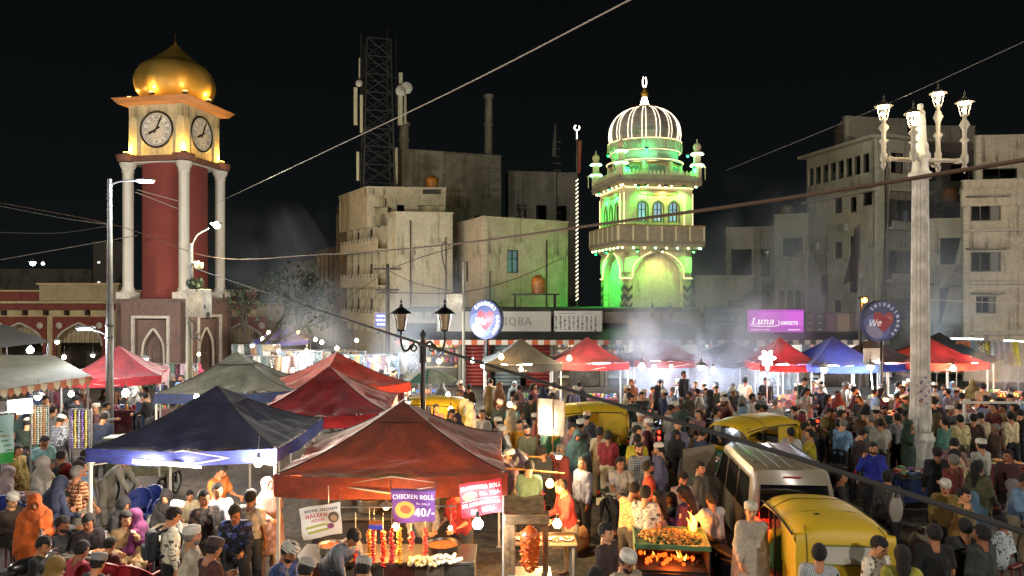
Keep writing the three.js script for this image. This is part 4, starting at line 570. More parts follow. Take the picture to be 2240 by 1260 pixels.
function model(pose, outfit, lod) {
  const key = pose + outfit + lod; if (models[key]) return models[key];
  const p = POSES[pose], J = posed(p), hi = [.75, 2.25, .85], lo = [-.75, -.03, -.75], c = (k, s) => J[k].clone(), off = (v, x, y, z) => v.clone().add(V(x, y, z)), ps = [];
  const torso = (e, k = .05) => [seg(off(J.P, .075, -.03, 0), J.P.clone().addScaledVector(J.sp, .34).add(V(.08, 0, .012)), .098 + e, .105 + e, k), seg(off(J.P, -.075, -.03, 0), J.P.clone().addScaledVector(J.sp, .34).add(V(-.08, 0, .012)), .098 + e, .105 + e, k), seg(J.sl.clone().lerp(J.sr, .1), J.sr.clone().lerp(J.sl, .1), .058 + e, .058 + e, .06)];
  ps.push(...torso(0), seg(J.neck.clone().addScaledVector(J.sp, -.06), J.neck.clone().lerp(J.head, .5), .062, .056, .04));
  for (const k of ['l', 'r']) ps.push(seg(J['s' + k], J['e' + k], .052, .042, .03), seg(J['e' + k], J['w' + k], .04, .028, .02), seg(J['h' + k], J['k' + k], .085, .056, .03), seg(J['k' + k], J['a' + k], .054, .038, .02), seg(off(J['a' + k], 0, -.02, -.02), J['t' + k], .042, .032, .02));
  const net = (prims, h, ex) => { const b = field(prims, ex); let l = [9, 9, 9], u = [-9, -9, -9]; for (const q of prims) for (const t of [0, 1]) for (let i = 0; i < 3; i++) { const x = q[i] + t * q[3 + i], r = q[7 + t] + .05; l[i] = Math.min(l[i], x - r); u[i] = Math.max(u[i], x + r); } return surfaceNet(b, l, u, h); };
  const skinTint = (x, y, z) => [1, 1, 1], body = [tint(net(ps, lod ? .056 : .042), (x, y, z) => y < .1 && pose !== 'ride' ? [.16, .13, .11] : [1, 1, 1])], add = (g, m) => body.push(g.clone().applyMatrix4(m));
  add(HEAD[lod], J.headM);
  for (const [k, s] of [['l', 1], ['r', -1]]) { const y = J['f' + k], n = V(-s, -.2, 0), x = y.clone().cross(n).normalize(), z = x.clone().cross(y).normalize(), grip = ['work', 'ride', 'phone', 'reach'].includes(pose); const m = new THREE.Matrix4().makeBasis(x, y, z).setPosition(J['w' + k].clone().addScaledVector(y, .005)); add(HAND[lod * 2 + (grip ? 1 : 0)][k === 'l' ? 'r' : 'l'], m); }
  // clothes
  const top = [], bot = [], e = .02, seated = p.hip < .7 || pose === 'ride', fold = (amp, fr = 14) => (d, x, y, z) => d - amp * nz(x * fr, y * fr * .55, z * fr) - amp * .5 * nz(x * fr * 2.3 + 5, y * fr * 1.5, z * fr * 2.3);
  top.push(...torso(e)); const sleeve = outfit === 'short' ? .72 : 2;
  for (const [k, s] of [['l', 1], ['r', -1]]) {
    if (sleeve < 1) top.push(seg(J['s' + k], J['s' + k].clone().lerp(J['e' + k], sleeve), .07, .066, .03)); else top.push(seg(J['s' + k], J['e' + k], .07, .06, .03), seg(J['e' + k], J['e' + k].clone().lerp(J['w' + k], .93), .058, .046, .03));
    if (outfit === 'kurta') { const kn = J['h' + k].clone().lerp(J['k' + k], seated ? .7 : 1.25); top.push(seg(off(J['h' + k], 0, .06, 0), kn.add(V(.035 * s, 0, 0)), .12, .15, .2)); if (!seated) top.push(seg(J.P, V(J.P.x, J.P.y - .55, J.kl.z / 2 + J.kr.z / 2), .12, .17, .2)); }
    if (outfit === 'robe') { if (seated) top.push(seg(J['h' + k], J['k' + k], .13, .12, .14), seg(J['k' + k], off(J['a' + k], 0, -.04, 0), .12, .12, .12)); else top.push(seg(J['h' + k], V(.1 * s, .06, .02), .14, .17, .2)); }
    else { const lw = outfit === 'kurta' ? .072 : .058; bot.push(seg(off(J.P, .06 * s, .0, 0), J['h' + k], .115, .112, .04), seg(J['h' + k], J['k' + k], .108, .078, .05), seg(J['k' + k], J['a' + k].clone().lerp(J['k' + k], .06), .076, lw, .03)); }
  }
  const cut = -.13, hem = (d, x, y, z) => { const q = (x - J.P.x) * J.sp.x + (y - J.P.y) * J.sp.y + (z - J.P.z) * J.sp.z; const w = fold(.036)(d, x, y, z); return outfit === 'short' || outfit === 'long' ? Math.max(w, cut - q) : outfit === 'kurta' && !seated ? Math.max(w, J.P.y - .47 + .02 * Math.sin(x * 9) - y) : outfit === 'robe' ? Math.max(w, .02 - y) : w; };
  const uvs = (g) => { const q = g.attributes.position, u = new Float32Array(q.count * 2); for (let i = 0; i < q.count; i++) { u[i * 2] = q.getX(i) + q.getZ(i) * .8; u[i * 2 + 1] = q.getY(i); } g.setAttribute('uv', new THREE.BufferAttribute(u, 2)); return g; };
  const r = { body: mergeGeometries(body, false), top: uvs(net(top, (lod ? .048 : .032) * (outfit === 'robe' ? 1.35 : outfit === 'kurta' ? 1.15 : 1), hem)), bottom: bot.length ? uvs(net(bot, lod ? .052 : .038, fold(.026, 12))) : null, headM: J.headM, J };
  r.body.deleteAttribute('uv'); return models[key] = r;
}
const SKIN = [0x9a6a4a, 0x86573a, 0x74482e, 0xa97a58].map((h) => mat(h, .6, { vertexColors: true })), HAIRC = [mat(0x0c0a09, .95), mat(0x120e0c, .95), mat(0x5f5b56, .95)];
const fab = (hex, tex) => mat(hex, .9, { map: tex ?? T.fabricTone, bumpMap: T.cloth, bumpScale: .01 });
const WHITE = mat(0xcfcabc, .85, { map: T.fabricTone });
const placed = [];
function person(o) { // x, d or px + head row; turn 0 faces the camera
  const sitting = o.pose === 'sit' || o.pose === 'rest', s = o.s ?? 1, tall = (sitting ? 1.31 : o.pose === 'ride' ? 1.66 : o.pose === 'bend' ? 1.35 : 1.71) * s + (o.y ?? 0);
  let d = o.d ?? (EYE - tall) * F / (o.py - HOR), x = o.x ?? PX(o.px, d);
  const lod = d < 16.5 ? 0 : 1, m = model(o.pose, o.outfit, lod), t = thing('person', o.label, 'person', o.group, V(x, o.y ?? 0, -d), o.turn ?? 0); t.scale.setScalar(s);
  part('body', m.body, SKIN[o.skin ?? Math.floor(rnd() * 4)], t);
  part(o.outfit === 'robe' ? 'robe' : o.outfit === 'kurta' ? 'tunic' : 'shirt', m.top, o.top, t); if (m.bottom) part('trousers', m.bottom, o.bottom ?? fab(0x23252c), t);
  const hs = (n, g, mm) => { const q = part(n, g, mm, t); q.applyMatrix4(m.headM); return q; };
  const H = o.head ?? 'hair'; if (H === 'hijab') hs('headscarf', HAIRS.hijab[lod], o.scarf ?? o.top); else if (H === 'long') hs('hair', HAIRS.long[lod], HAIRC[0]); else hs('hair', HAIRS.hair[lod], HAIRC[o.grey ? 2 : rnd() < .5 ? 0 : 1]);
  if (H === 'cap') hs('skullcap', CAP, o.capM ?? WHITE); if (H === 'turban') hs('cloth_cap', HAIRS.turban[lod], o.capM ?? WHITE);
  if (o.beard) hs('beard', BEARD[lod], HAIRC[o.grey ? 2 : 0]);
  placed.push([x, d, .34]); return { t, m, d, x };
}
const HP = rbox(.3, .42, .16, .07, 0, 0, 0, 3), HPP = rbox(.24, .2, .07, .03, 0, -.08, -.1, 2);
function backpack(p, hex, label) { const b = p.m.J.P.clone().addScaledVector(p.m.J.sp, .28), t = thing('backpack', label, 'backpack', null, p.t.localToWorld(b.clone()), p.t.rotation.y); const m = fab(hex); part('bag', HP.clone().translate(0, 0, -.24), m, t); part('pocket', HPP.clone().translate(0, 0, -.24), m, t); for (const s of [-1, 1]) part('strap', tube([V(.1 * s, .17, -.2), V(.12 * s, .22, -.04), V(.12 * s, .1, .135), V(.14 * s, -.1, .08), V(.12 * s, -.16, -.18)], .022, 16, 6), m, t); }

// ---------- lamps ----------
const WARM = 0xffb765, CFL = 0xfff1dc, COOL = 0xd8ecff;
function bulb(px, py, d, hex, cd, r, label, o = {}) {
  r *= .86; cd *= 1.5; const p = o.at ?? P(px, py, d), t = thing('light_bulb', label, 'light bulb', o.group, p), m = glow(hex, o.k ?? 26);
  part('bulb', lathe([[0, -r], [r * .6, -r * .82], [r, -r * .2], [r * .95, r * .3], [r * .5, r * .9], [r * .36, r * 1.25], [0, r * 1.25]], 14), m, t);
  part('holder', cyl(r * .4, r * .3, r * 1.1, 0, r * 1.2, 0, 8), M.dark, t); part('wire', rod(V(0, r * 2, 0), V(o.wx ?? .02, r * 2 + (o.wire ?? .3), 0), .006, 4), M.dark, t);
  if (Math.round(px + py) % 3 === 0) part('lamp_shade', lathe([[r * .5, r * 1.5], [r * 1.6, r * .9], [r * 1.9, r * .5], [r * 1.85, r * .5], [r * .45, r * 1.42]], 14), mat(0x8a8c88, .5, { metalness: .4 }), t);
  if (cd) lampLight(t, V(0, 0, 0), hex, cd, Math.max(2, r / .02)); return t;
}
function ledTube(a, b, hex, cd, label, group) { const t = thing('tube_lamp', label, 'lamp', group, a), e = b.clone().sub(a); part('tube_light', rod(V(0, 0, 0), e, .02, 8), glow(hex, 12), t); part('batten', rod(V(0, .04, 0), e.clone().add(V(0, .04, 0)), .028, 4), M.white, t); cd *= 1.4; if (cd) for (const k of [.25, .75]) lampLight(t, e.clone().multiplyScalar(k).add(V(0, -.06, .03)), hex, cd / 2, 4); return t; }
{ // grey street lamp pole with two arms
  const d = 22.5, t = thing('street_lamp', 'grey steel street lamp pole with an upper and a lower arm beside the red canopy', 'street lamp', null, V(PX(240, d), 0, -d)), y1 = yAt(398, d), y2 = yAt(722, d);
  part('pole', [cyl(.12, .1, y1 * .55, 0, 0, 0, 14), cyl(.09, .065, y1 * .47, 0, y1 * .54, 0, 12)], M.pole, t); part('clamp', [cyl(.135, .135, .06, 0, y2 + .1, 0, 14), cyl(.135, .135, .06, 0, y2 - .25, 0, 14)], M.dark, t);
  part('upper_arm', tube([V(0, y1 - .1, 0), V(.3, y1 + .02, 0), V(.95, y1 + .03, .05)], .03, 10, 6), M.pole, t); part('lower_arm', tube([V(0, y2 - .2, 0), V(-.3, y2 - .05, 0), V(-.5, y2 + .02, .05)], .035, 10, 6), M.pole, t);
  for (const [x, y, c] of [[1.12, y1 + .01, 80], [-.7, y2 + .04, 30]]) { const h = part('lamp_head', rbox(.52, .09, .22, .04, x, y + .04, .06), M.steel, t); part('lamp_lens', rbox(.42, .05, .17, .02, x, y - .015, .07), glow(0xf4f8ff, 24), h); lampLight(t, V(x, y - .14, .1), 0xeef4ff, c, 8); }
}
{ // camera pole with cabinet
  const d = 24, x = PX(414, d), t = thing('camera_pole', 'cream pole carrying a white equipment cabinet, a dome camera and a bright lamp', 'pole', null, V(x, 0, -d)), Y = (py) => yAt(py, d), X = (px) => PX(px, d) - x;
  part('pole', [cyl(.12, .1, Y(690), 0, 0, 0, 14)], grimy(0xa8a58e), t); part('upper_pole', cyl(.08, .06, Y(530) - Y(690), .06, Y(692), 0, 12), M.pole, t);
  part('cabinet', rbox(.62, .9, .5, .02, X(437), Y(663), .1), grimy(0xc4b9a0, .6), t).rotation.y = 0; part('cabinet_door', rbox(.3, .86, .04, .01, X(462) + .02, Y(663), .38), grimy(0xc9c6b8, .5), t); part('vent', box(.1, .16, .02, X(466), Y(688), .405), M.dark, t); part('handle', box(.03, .12, .03, X(459), Y(670), .41), M.dark, t);
  const L = []; for (let k = 0; k < 90; k++) { const a = rnd() * 6.28, r = rr(.02, .3); L.push(new THREE.PlaneGeometry(.09, .16).rotateX(rr(-1, 1)).rotateY(a).translate(.28 + Math.cos(a) * r, Y(632) + rr(-.05, .28), .1 + Math.sin(a) * r)); } const tf = part('tangled_creeper', L, mat(0x28331c, .8), t);
  const cam = part('dome_camera', lathe([[.13, .2], [.14, .05], [.1, 0]], 16).translate(X(441), Y(588), .2), mat(0xc8bf95, .5), t); part('lens_dome', new THREE.SphereGeometry(.09, 14, 8, 0, 6.3, Math.PI / 2, Math.PI / 2).translate(X(441), Y(588), .2), mat(0x101012, .1), cam); part('camera_arm', rod(V(.06, Y(575), 0), V(X(441), Y(573), .2), .03), M.white, cam);
  part('lamp_arm', tube([V(.1, Y(535), 0), V(.25, Y(515), 0), V(.65, Y(500), .05)], .025, 12, 6), M.pole, t); const h = part('lamp_head', rbox(.34, .1, .2, .04, X(474), Y(490), .06), M.steel, t); part('lamp_lens', ball(.11, X(477), Y(493), .1, 8), glow(0xfff6c0, 26), h); lampLight(t, V(X(477), Y(493) - .16, .2), 0xfff2c4, 70, 6);
  part('junction_wires', [tube([V(.1, Y(700), .1), V(.3, Y(712), .2), V(.2, Y(730), .15), V(.45, Y(745), .2)], .02, 14, 5), tube([V(0, Y(705), .1), V(.2, Y(740), .2), V(.5, Y(720), .1)], .015, 14, 5)], M.dark, t);
}
function lantern(parent, x, y, z, k, lit) { // four sided glass lantern on a stem
  const b = part('lantern_frame', [...[0, 1, 2, 3].map((i) => { const a = i * Math.PI / 2 + Math.PI / 4; return rod(V(x + Math.cos(a) * .11 * k, y, z + Math.sin(a) * .11 * k), V(x + Math.cos(a) * .2 * k, y + .42 * k, z + Math.sin(a) * .2 * k), .014 * k, 4); }), new THREE.CylinderGeometry(.13 * k, .1 * k, .05 * k, 4).rotateY(Math.PI / 4).translate(x, y, z)], lit ? lit.m : M.iron, parent);
  part('glass', new THREE.CylinderGeometry(.19 * k, .11 * k, .4 * k, 4, 1, true).translate(x, y + .21 * k, z), lit ? clearGlass : mat(0x9a8e78, .35, { transmission: .45, thickness: 0 }), b);
  part('cap', [new THREE.CylinderGeometry(.06 * k, .29 * k, .16 * k, lit ? 12 : 4).translate(x, y + .5 * k, z), cyl(.06 * k, .03 * k, .1 * k, x, y + .57 * k, z, 8), ball(.035 * k, x, y + .72 * k, z, 6), cyl(.012 * k, .006 * k, .1 * k, x, y + .72 * k, z, 5)], lit ? lit.c : M.iron, b);
  if (lit) { const f = part('lamp_lens', lathe([[.17 * k, .42 * k], [.15 * k, .37 * k], [0, .35 * k]], 14).translate(x, y, z), glow(0xffe8bc, 5), b); lampLight(parent, V(x, y + .3 * k, z), 0xffe2b0, lit.cd, 6); }
}
function victorianLamp(px, d, top, k, label) {
  const H1 = yAt(top, d), t = thing('twin_lantern', label, 'street lamp', 'black twin lantern lamps', V(PX(px, d), 0, -d));
  const yB = H1 - 1.45 * k; part('post', lathe([[.2 * k, 0], [.2 * k, .25], [.12 * k, .4], [.1 * k, .9], [.075 * k, 1], [.06 * k, yB - .35], [.1 * k, yB - .3], [.09 * k, yB + .1], [.05 * k, yB + .3], [.09 * k, yB + .4], [.02, yB + .52]], 16), M.iron, t);
  for (const s of [-1, 1]) { part('arm', tube([V(0, yB, 0), V(.18 * s * k, yB + .22 * k, 0), V(.3 * s * k, yB + .06 * k, 0), V(.46 * s * k, yB - .02 * k, 0), V(.55 * s * k, yB + .2 * k, 0), V(.55 * s * k, yB + .5 * k, 0)], .032 * k, 30, 6), M.iron, t); part('scroll', tube(Array.from({ length: 14 }, (_, i) => V(s * k * (.24 + Math.cos(i * .6) * (.11 - i * .006)), yB + k * (.04 + Math.sin(i * .6) * (.11 - i * .006)), 0)), .02 * k, 30, 5), M.iron, t); lantern(t, .55 * s * k, yB + .5 * k, 0, k, null); }
}
victorianLamp(925, 19, 640, 1.02, 'black cast iron twin lantern rising behind the red canopies'); victorianLamp(1447, 35.5, 656, .8, 'black cast iron twin lantern in front of the minaret shops');
{ // fluted four lantern column
  const d = 19.6, t = thing('lantern_column', 'tall fluted white column with four lit lanterns and a pasted poster', 'street lamp', null, V(PX(2013, d), 0, -d)), Y = (py) => yAt(py, d), m = mat(0xeeebe2, .6, { map: T.fabricTone }), n = 16;
  part('pedestal', lathe([[.38, 0], [.38, .12], [.32, .2], [.32, .5], [.345, .54], [.32, .58], [.32, .95], [.36, 1.0], [.36, 1.08], [.31, 1.16], [.31, 1.24]], 32), m, t);
  const flute = (r0, r1, y0, y1) => grid(160, 4, (u, v) => { const th = -u * Math.PI * 2, k = 1 - .22 * Math.pow(Math.abs(Math.cos(th * n / 2)), .8), r = lerp(r0, r1, v) * k; return Object.assign(V(Math.cos(th) * r, lerp(y0, y1, v), Math.sin(th) * r), { u: u * 1.5, v: lerp(y0, y1, v) }); });
  part('shaft', [flute(.3, .25, 1.24, 2.0), flute(.245, .2, 2.0, Y(393))], m, t); part('poster', new THREE.CylinderGeometry(.252, .258, .78, 20, 1, true, -.9, 1.9).translate(0, 2.32, 0), printM(128, 128, (g) => { g.fillStyle = '#a9a4a0'; g.fillRect(0, 0, 128, 128); for (let i = 0; i < 40; i++) { g.fillStyle = ['#7a6a86', '#c8c2bc', '#8a5a5a', '#5a5a6a'][i % 4]; g.fillRect(i * 37 % 118, i * 53 % 116, 8 + i % 14, 5 + i % 9); } }), t);
  part('capital', lathe([[.22, Y(393)], [.29, Y(388)], [.29, Y(380)], [.21, Y(374)], [.19, Y(352)], [.25, Y(346)], [.25, Y(338)], [.2, Y(332)], [.2, Y(318)], [.16, Y(310)], [.11, Y(245)], [.07, Y(240)], [.07, Y(228)]], 16), m, t);
  const gold = mat(0xcfc8b6, .5, { map: T.fabricTone }), ya = Y(350);
  for (const [px, lx, tip] of [[1933, -1, 205], [1998, -.35, 220], [2052, .55, 178], [2110, 1, 197]]) {
    const z = { 1933: .15, 1998: .75, 2052: -.85, 2110: -.15 }[px], dd = d - z, x = PX(px, dd) - PX(2013, d), yb = ya - (px === 2052 ? -.15 : 0);
    part('arm', [rod(V(0, ya, 0), V(x, ya, z), .055, 8), cyl(.1, .1, .12, x * .85, ya - .06, z * .85, 10)], gold, t);
    const yl = yAt(tip, dd) - .68; part('stem', lathe([[0, -.28], [.05, -.2], [.07, -.12], [.04, -.08], [.09, -.02], [.09, .12], [.06, .16], [.06, .38], [.12, .44], [.05, .5], [.06, .66], [.13, .76], [.04, .9], [.06, .94], [.08, .96]].map(([r, y]) => [r, y * (yl - yb) / .96]), 12).translate(x, yb, z), gold, t);
    lantern(t, x, yl, z, .82, { m: mat(0xd8cfb8, .4), c: mat(0x4a463f, .5), cd: 4.5 });
  }
}
{ // sodium lamp and power pole
  let d = 29, t = thing('sodium_lamp', 'small orange sodium lamp on a thin post above the picture board', 'street lamp', null, V(PX(1884, d), 0, -d)); const y = yAt(655, d);
  part('post', cyl(.05, .04, y - .1, 0, 0, 0, 8), M.iron, t); const h = part('lamp_head', rbox(.3, .1, .18, .03, .08, y + .06, 0), M.dark, t); part('bulb', ball(.1, .1, y - .03, .05, 8), glow(0xff9a30, 22), h); lampLight(t, V(.1, y - .16, .2), 0xff9a30, 7, 6);
  d = 35; t = thing('power_pole', 'dark wooden power pole with crossarms in front of the blank wall block', 'pole', null, V(PX(848, d), 0, -d)); const top = yAt(577, d);
  part('pole', cyl(.13, .08, top, 0, 0, 0, 10), grimy(0x3a3127), t); for (const [py, w] of [[588, 1.3], [634, 1.1], [640, .9]]) { const c = part('crossarm', box(w, .09, .1, 0, yAt(py, d), .1), grimy(0x3a3127), t); for (const s of [-.45, -.15, .2, .45]) part('insulator', cyl(.04, .03, .14, s * w, yAt(py, d) + .05, .1, 8), mat(0x6a5a4a, .4), c); }
  d = 33; t = thing('thin_pole', 'pale thin pole with a white meter box behind the twin lantern', 'pole', null, V(PX(1014, d), 0, -d)); part('pole', cyl(.07, .06, yAt(572, d), 0, 0, 0, 10), grimy(0x9a988c), t); part('meter_box', rbox(.72, .82, .25, .03, -.38, yAt(662, d), .1), grimy(0xb3b0a4), t); part('cable_loop', tube([V(-.6, yAt(540, d), 0), V(-.9, yAt(530, d), .1), V(-.95, yAt(560, d), .1), V(-.75, yAt(600, d), .1)], .03, 16, 5), M.dark, t);
  d = 30; t = thing('flag_pole', 'thin pole with a furled dark flag beside the flat block', 'flag', null, V(PX(1880, 33), 0, -33)); part('pole', cyl(.045, .03, yAt(490, 33), 0, 0, 0, 8), M.pole, t); part('flag', grid(6, 12, (u, v) => V(-.06 - u * (.15 + v * .5), yAt(490, 33) - v * 2.4 - u * .3, .08 * Math.sin(u * 6 + v * 4))), mat(0x33363c, .95), t);
}
// street lamps standing behind the viewer: they light the facades, canopies and poles from the front
for (const [x, z, cd, lab] of [[-9.5, 2.5, 300, 'street lamp out of view behind the seating area'], [9.5, 3, 310, 'street lamp out of view behind the parked rickshaw'], [27, -12, 430, 'street lamp out of view at the right edge of the square'], [-29, -20, 480, 'street lamp out of view at the left edge of the square']]) {
  const t = thing('street_lamp', lab, 'street lamp', null, V(x, 0, z)); part('pole', cyl(.13, .08, 9.2, 0, 0, 0, 10), M.pole, t); const tox = x > 0 ? -1 : 1; part('arm', rod(V(0, 9.1, 0), V(tox * .8, 9.4, -.6), .04), M.pole, t); const h = part('lamp_head', rbox(.6, .1, .3, .04, tox * .95, 9.46, -.7), M.steel, t); part('lamp_lens', rbox(.5, .05, .24, .02, tox * .95, 9.4, -.7), glow(0xfff6ea, 24), h); lampLight(t, V(tox * .95, 9.25, -.72), 0xfff3e4, cd, 10);
}

// ---------- cables ----------
function cable(pts, r, label, hex = 0x2a2622) { const m = part(numbered('overhead_cable'), tube(pts, r, 60, 6), mat(hex, .8), scene); m.userData = { label, category: 'cable' }; }
cable([P(428, 588, 24), P(900, 745, 5.2), P(1240, 852, 3.9), P(1700, 988, 2.72), P(2300, 1184, 1.9)], .0095, 'thick black cable slanting down from the camera pole across the market', 0x151414);
cable([P(-20, 440, 34), P(250, 492, 30), P(450, 560, 25), P(700, 557, 17.5), P(1000, 533, 10.5), P(1300, 492, 7), P(1760, 428, 5), P(2300, 340, 4)], .0135, 'brown cable sagging from the clock tower across the minaret', 0x4a3426);
cable([P(470, 446, 40), P(700, 337, 18), P(1040, 174, 9.5), P(1400, -12, 6.5)], .009, 'pale taut cable rising from the clock tower into the sky', 0x8a8378);
cable([P(1590, 372, 32), P(1930, 232, 20), P(2260, 82, 14)], .009, 'thin grey cable rising to the right behind the lanterns', 0x5a5a5a);
cable([P(-20, 572, 40), P(300, 515, 39.6)], .022, 'thin cable running in to the clock tower from the left, lowest of four', 0x6a655c);
cable([P(-20, 508, 40), P(120, 510, 39), P(240, 494, 36)], .018, 'thin slack cable between clock tower and left edge, below the upper ones', 0x4a4742);
cable([P(-20, 447, 37), P(120, 474, 34), P(245, 492, 23)], .014, 'thin cable falling from the left edge to the grey lamp pole', 0x5a564f);
cable([P(300, 415, 38), P(390, 440, 38.4)], .02, 'short pale cable strung across the red tower core, upper one', 0x9a8f86);
cable([P(296, 420, 38), P(388, 456, 38.4)], .02, 'short pale cable strung across the red tower core, lower one', 0x9a8f86);
cable([P(848, 590, 35), P(930, 560, 36), P(1000, 540, 38)], .018, 'thin cable from the power pole up to the thin pale pole');
cable([P(850, 592, 35), P(905, 618, 35), P(985, 636, 34)], .018, 'slack cable from the power pole across the blank wall');
cable([P(848, 640, 35), P(1000, 640, 35), P(1120, 612, 38), P(1230, 565, 42)], .018, 'thin cable running from the power pole across the corner building');
cable([P(846, 594, 35), P(800, 625, 40), P(760, 650, 48)], .018, 'thin cable from the power pole down into the bazaar lane');
cable([P(2020, 655, 24), P(2300, 668, 28)], .012, 'pale thin cable running right from the fluted column', 0xa8a49a);

// ---------- tree ----------
{
  const d = 38, b = V(PX(548, d), 0, -d), t = thing('street_tree', 'leaning dark street tree with sparse hazy crown beside the clock tower', 'tree', null, b), bark = grimy(0x3a332b, .95), limbs = [], tips = [];
  const grow = (p, dir, r, len, lv) => { const q = p.clone().addScaledVector(dir, len); limbs.push(rod(p, q, r, 7, r * .68)); if (lv === 0) { tips.push(q); return; } const n = lv > 2 ? 3 : 2; for (let k = 0; k < n; k++) { const e = dir.clone().add(V(rr(-.7, .75), rr(-.15, .5), rr(-.7, .7))).normalize(); grow(q, e, r * .66, len * rr(.68, .86), lv - 1); } if (lv < 3) tips.push(q); };
  grow(V(0, 0, 0), V(.1, 1, 0).normalize(), .22, 1.9, 0); tips.length = 0; grow(V(.19, 1.88, 0), V(.75, .75, 0).normalize(), .15, 1.5, 4); grow(V(.18, 1.88, 0), V(-.3, .9, .3).normalize(), .14, 1.2, 3); grow(V(.19, 1.88, 0), V(1, .42, .1).normalize(), .12, 1.4, 3);
  part('trunk', limbs, bark, t); const L = []; for (const p of tips) for (let k = 0; k < 10; k++) { const s = rr(.08, .16); L.push(new THREE.PlaneGeometry(s, s * 1.7).rotateX(rr(-1.5, 1.5)).rotateY(rr(0, 6.3)).translate(p.x + rr(-.62, .62), p.y + rr(-.4, .45), p.z + rr(-.62, .62))); }
  part('crown', L, mat(0x2e3a22, .8, { map: T.fabricTone }), t);
}

// ---------- canopy tents ----------
const tentM = (hex, k = .34) => mat(hex, .88, { map: T.tentTone, transmission: k, thickness: 0, side: THREE.DoubleSide, bumpMap: T.cloth, bumpScale: .02 });
function tent(label, x, d, yaw, w, dp, eave, peak, hex, valHex, o = {}) {
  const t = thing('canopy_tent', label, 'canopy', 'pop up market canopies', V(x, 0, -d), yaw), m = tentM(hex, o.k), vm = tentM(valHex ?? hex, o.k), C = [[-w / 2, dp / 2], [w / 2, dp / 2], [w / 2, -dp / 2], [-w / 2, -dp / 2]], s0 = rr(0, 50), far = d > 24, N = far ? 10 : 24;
  C.forEach((a, i) => {
    const b = C[(i + 1) % 4], ln = hyp(b[0] - a[0], b[1] - a[1]);
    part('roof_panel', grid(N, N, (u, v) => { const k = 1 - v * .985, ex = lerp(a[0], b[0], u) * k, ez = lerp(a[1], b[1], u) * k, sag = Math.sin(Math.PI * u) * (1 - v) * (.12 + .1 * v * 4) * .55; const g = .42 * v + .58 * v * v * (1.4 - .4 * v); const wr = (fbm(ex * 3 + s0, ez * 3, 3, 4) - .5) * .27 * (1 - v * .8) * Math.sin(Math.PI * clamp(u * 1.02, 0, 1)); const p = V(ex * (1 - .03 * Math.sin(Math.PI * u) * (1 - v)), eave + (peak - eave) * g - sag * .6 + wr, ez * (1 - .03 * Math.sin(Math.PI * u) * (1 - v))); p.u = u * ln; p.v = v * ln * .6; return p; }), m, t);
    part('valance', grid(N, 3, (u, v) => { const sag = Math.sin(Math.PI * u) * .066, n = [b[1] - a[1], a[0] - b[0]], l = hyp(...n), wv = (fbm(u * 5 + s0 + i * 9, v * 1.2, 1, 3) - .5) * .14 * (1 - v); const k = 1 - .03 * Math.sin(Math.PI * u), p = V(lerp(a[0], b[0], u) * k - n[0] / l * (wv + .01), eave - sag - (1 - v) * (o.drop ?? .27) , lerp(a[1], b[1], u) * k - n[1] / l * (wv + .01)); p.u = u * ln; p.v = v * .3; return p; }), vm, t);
    if (!far) { const pts = []; for (let q = 0; q <= 10; q++) { const v = q / 10, g = .42 * v + .58 * v * v * (1.4 - .4 * v); pts.push(V(a[0] * (1 - v * .985), eave + (peak - eave) * g + .006, a[1] * (1 - v * .985))); } part('ridge_seam', tube(pts, .011, 20, 4), mat(0x1a1614, .9), t); }
    part('leg', rbox(.045, eave + .02, .045, .008, a[0] * .97, (eave + .02) / 2, a[1] * .97, 1), o.leg ?? M.legWhite, t); part('foot_plate', rbox(.1, .012, .1, .004, a[0] * .97, .006, a[1] * .97, 1), M.steel, t);
    part('truss', [0, 1].flatMap((q) => { const p0 = V(lerp(a[0], b[0], q / 2) * .97, eave - .05, lerp(a[1], b[1], q / 2) * .97), p1 = V(lerp(a[0], b[0], q / 2 + .5) * .97, eave - .3, lerp(a[1], b[1], q / 2 + .5) * .97), h = p1.y - p0.y; return [rod(p0, p1, .013, 4), rod(V(p0.x, p0.y + h, p0.z), V(p1.x, p1.y - h, p1.z), .013, 4)]; }), M.legWhite, t);
  });
  if (!far) C.forEach((a, i) => { const b = C[(i + 1) % 4]; part('peak_vent', grid(8, 4, (u, v) => { const k = .26 * (1 - v * .96), vv = 1 - k, g = .42 * vv + .58 * vv * vv * (1.4 - .4 * vv); return Object.assign(V(lerp(a[0], b[0], u) * k, eave + (peak - eave) * g + .035 - .02 * Math.sin(Math.PI * u) * (1 - v), lerp(a[1], b[1], u) * k), { u: u, v: v }); }), m, t); });
  part('peak_pole', cyl(.02, .02, peak - eave + .2, 0, eave - .22, 0, 8), M.steel, t); return t;
}
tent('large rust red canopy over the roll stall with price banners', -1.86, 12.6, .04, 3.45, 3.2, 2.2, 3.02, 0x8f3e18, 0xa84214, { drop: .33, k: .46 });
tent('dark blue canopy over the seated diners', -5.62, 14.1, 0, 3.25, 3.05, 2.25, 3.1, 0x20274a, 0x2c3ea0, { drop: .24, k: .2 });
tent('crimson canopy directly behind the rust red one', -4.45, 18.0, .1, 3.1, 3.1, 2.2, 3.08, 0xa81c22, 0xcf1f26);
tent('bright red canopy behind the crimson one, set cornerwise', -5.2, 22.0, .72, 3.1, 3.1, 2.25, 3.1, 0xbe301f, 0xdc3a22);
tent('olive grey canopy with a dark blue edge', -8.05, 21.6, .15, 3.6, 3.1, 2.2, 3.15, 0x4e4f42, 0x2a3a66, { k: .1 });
tent('red canopy behind the grey street lamp pole', -13.3, 25, .35, 2.9, 2.9, 2.2, 3.1, 0x9a1c22, 0xd01c26);
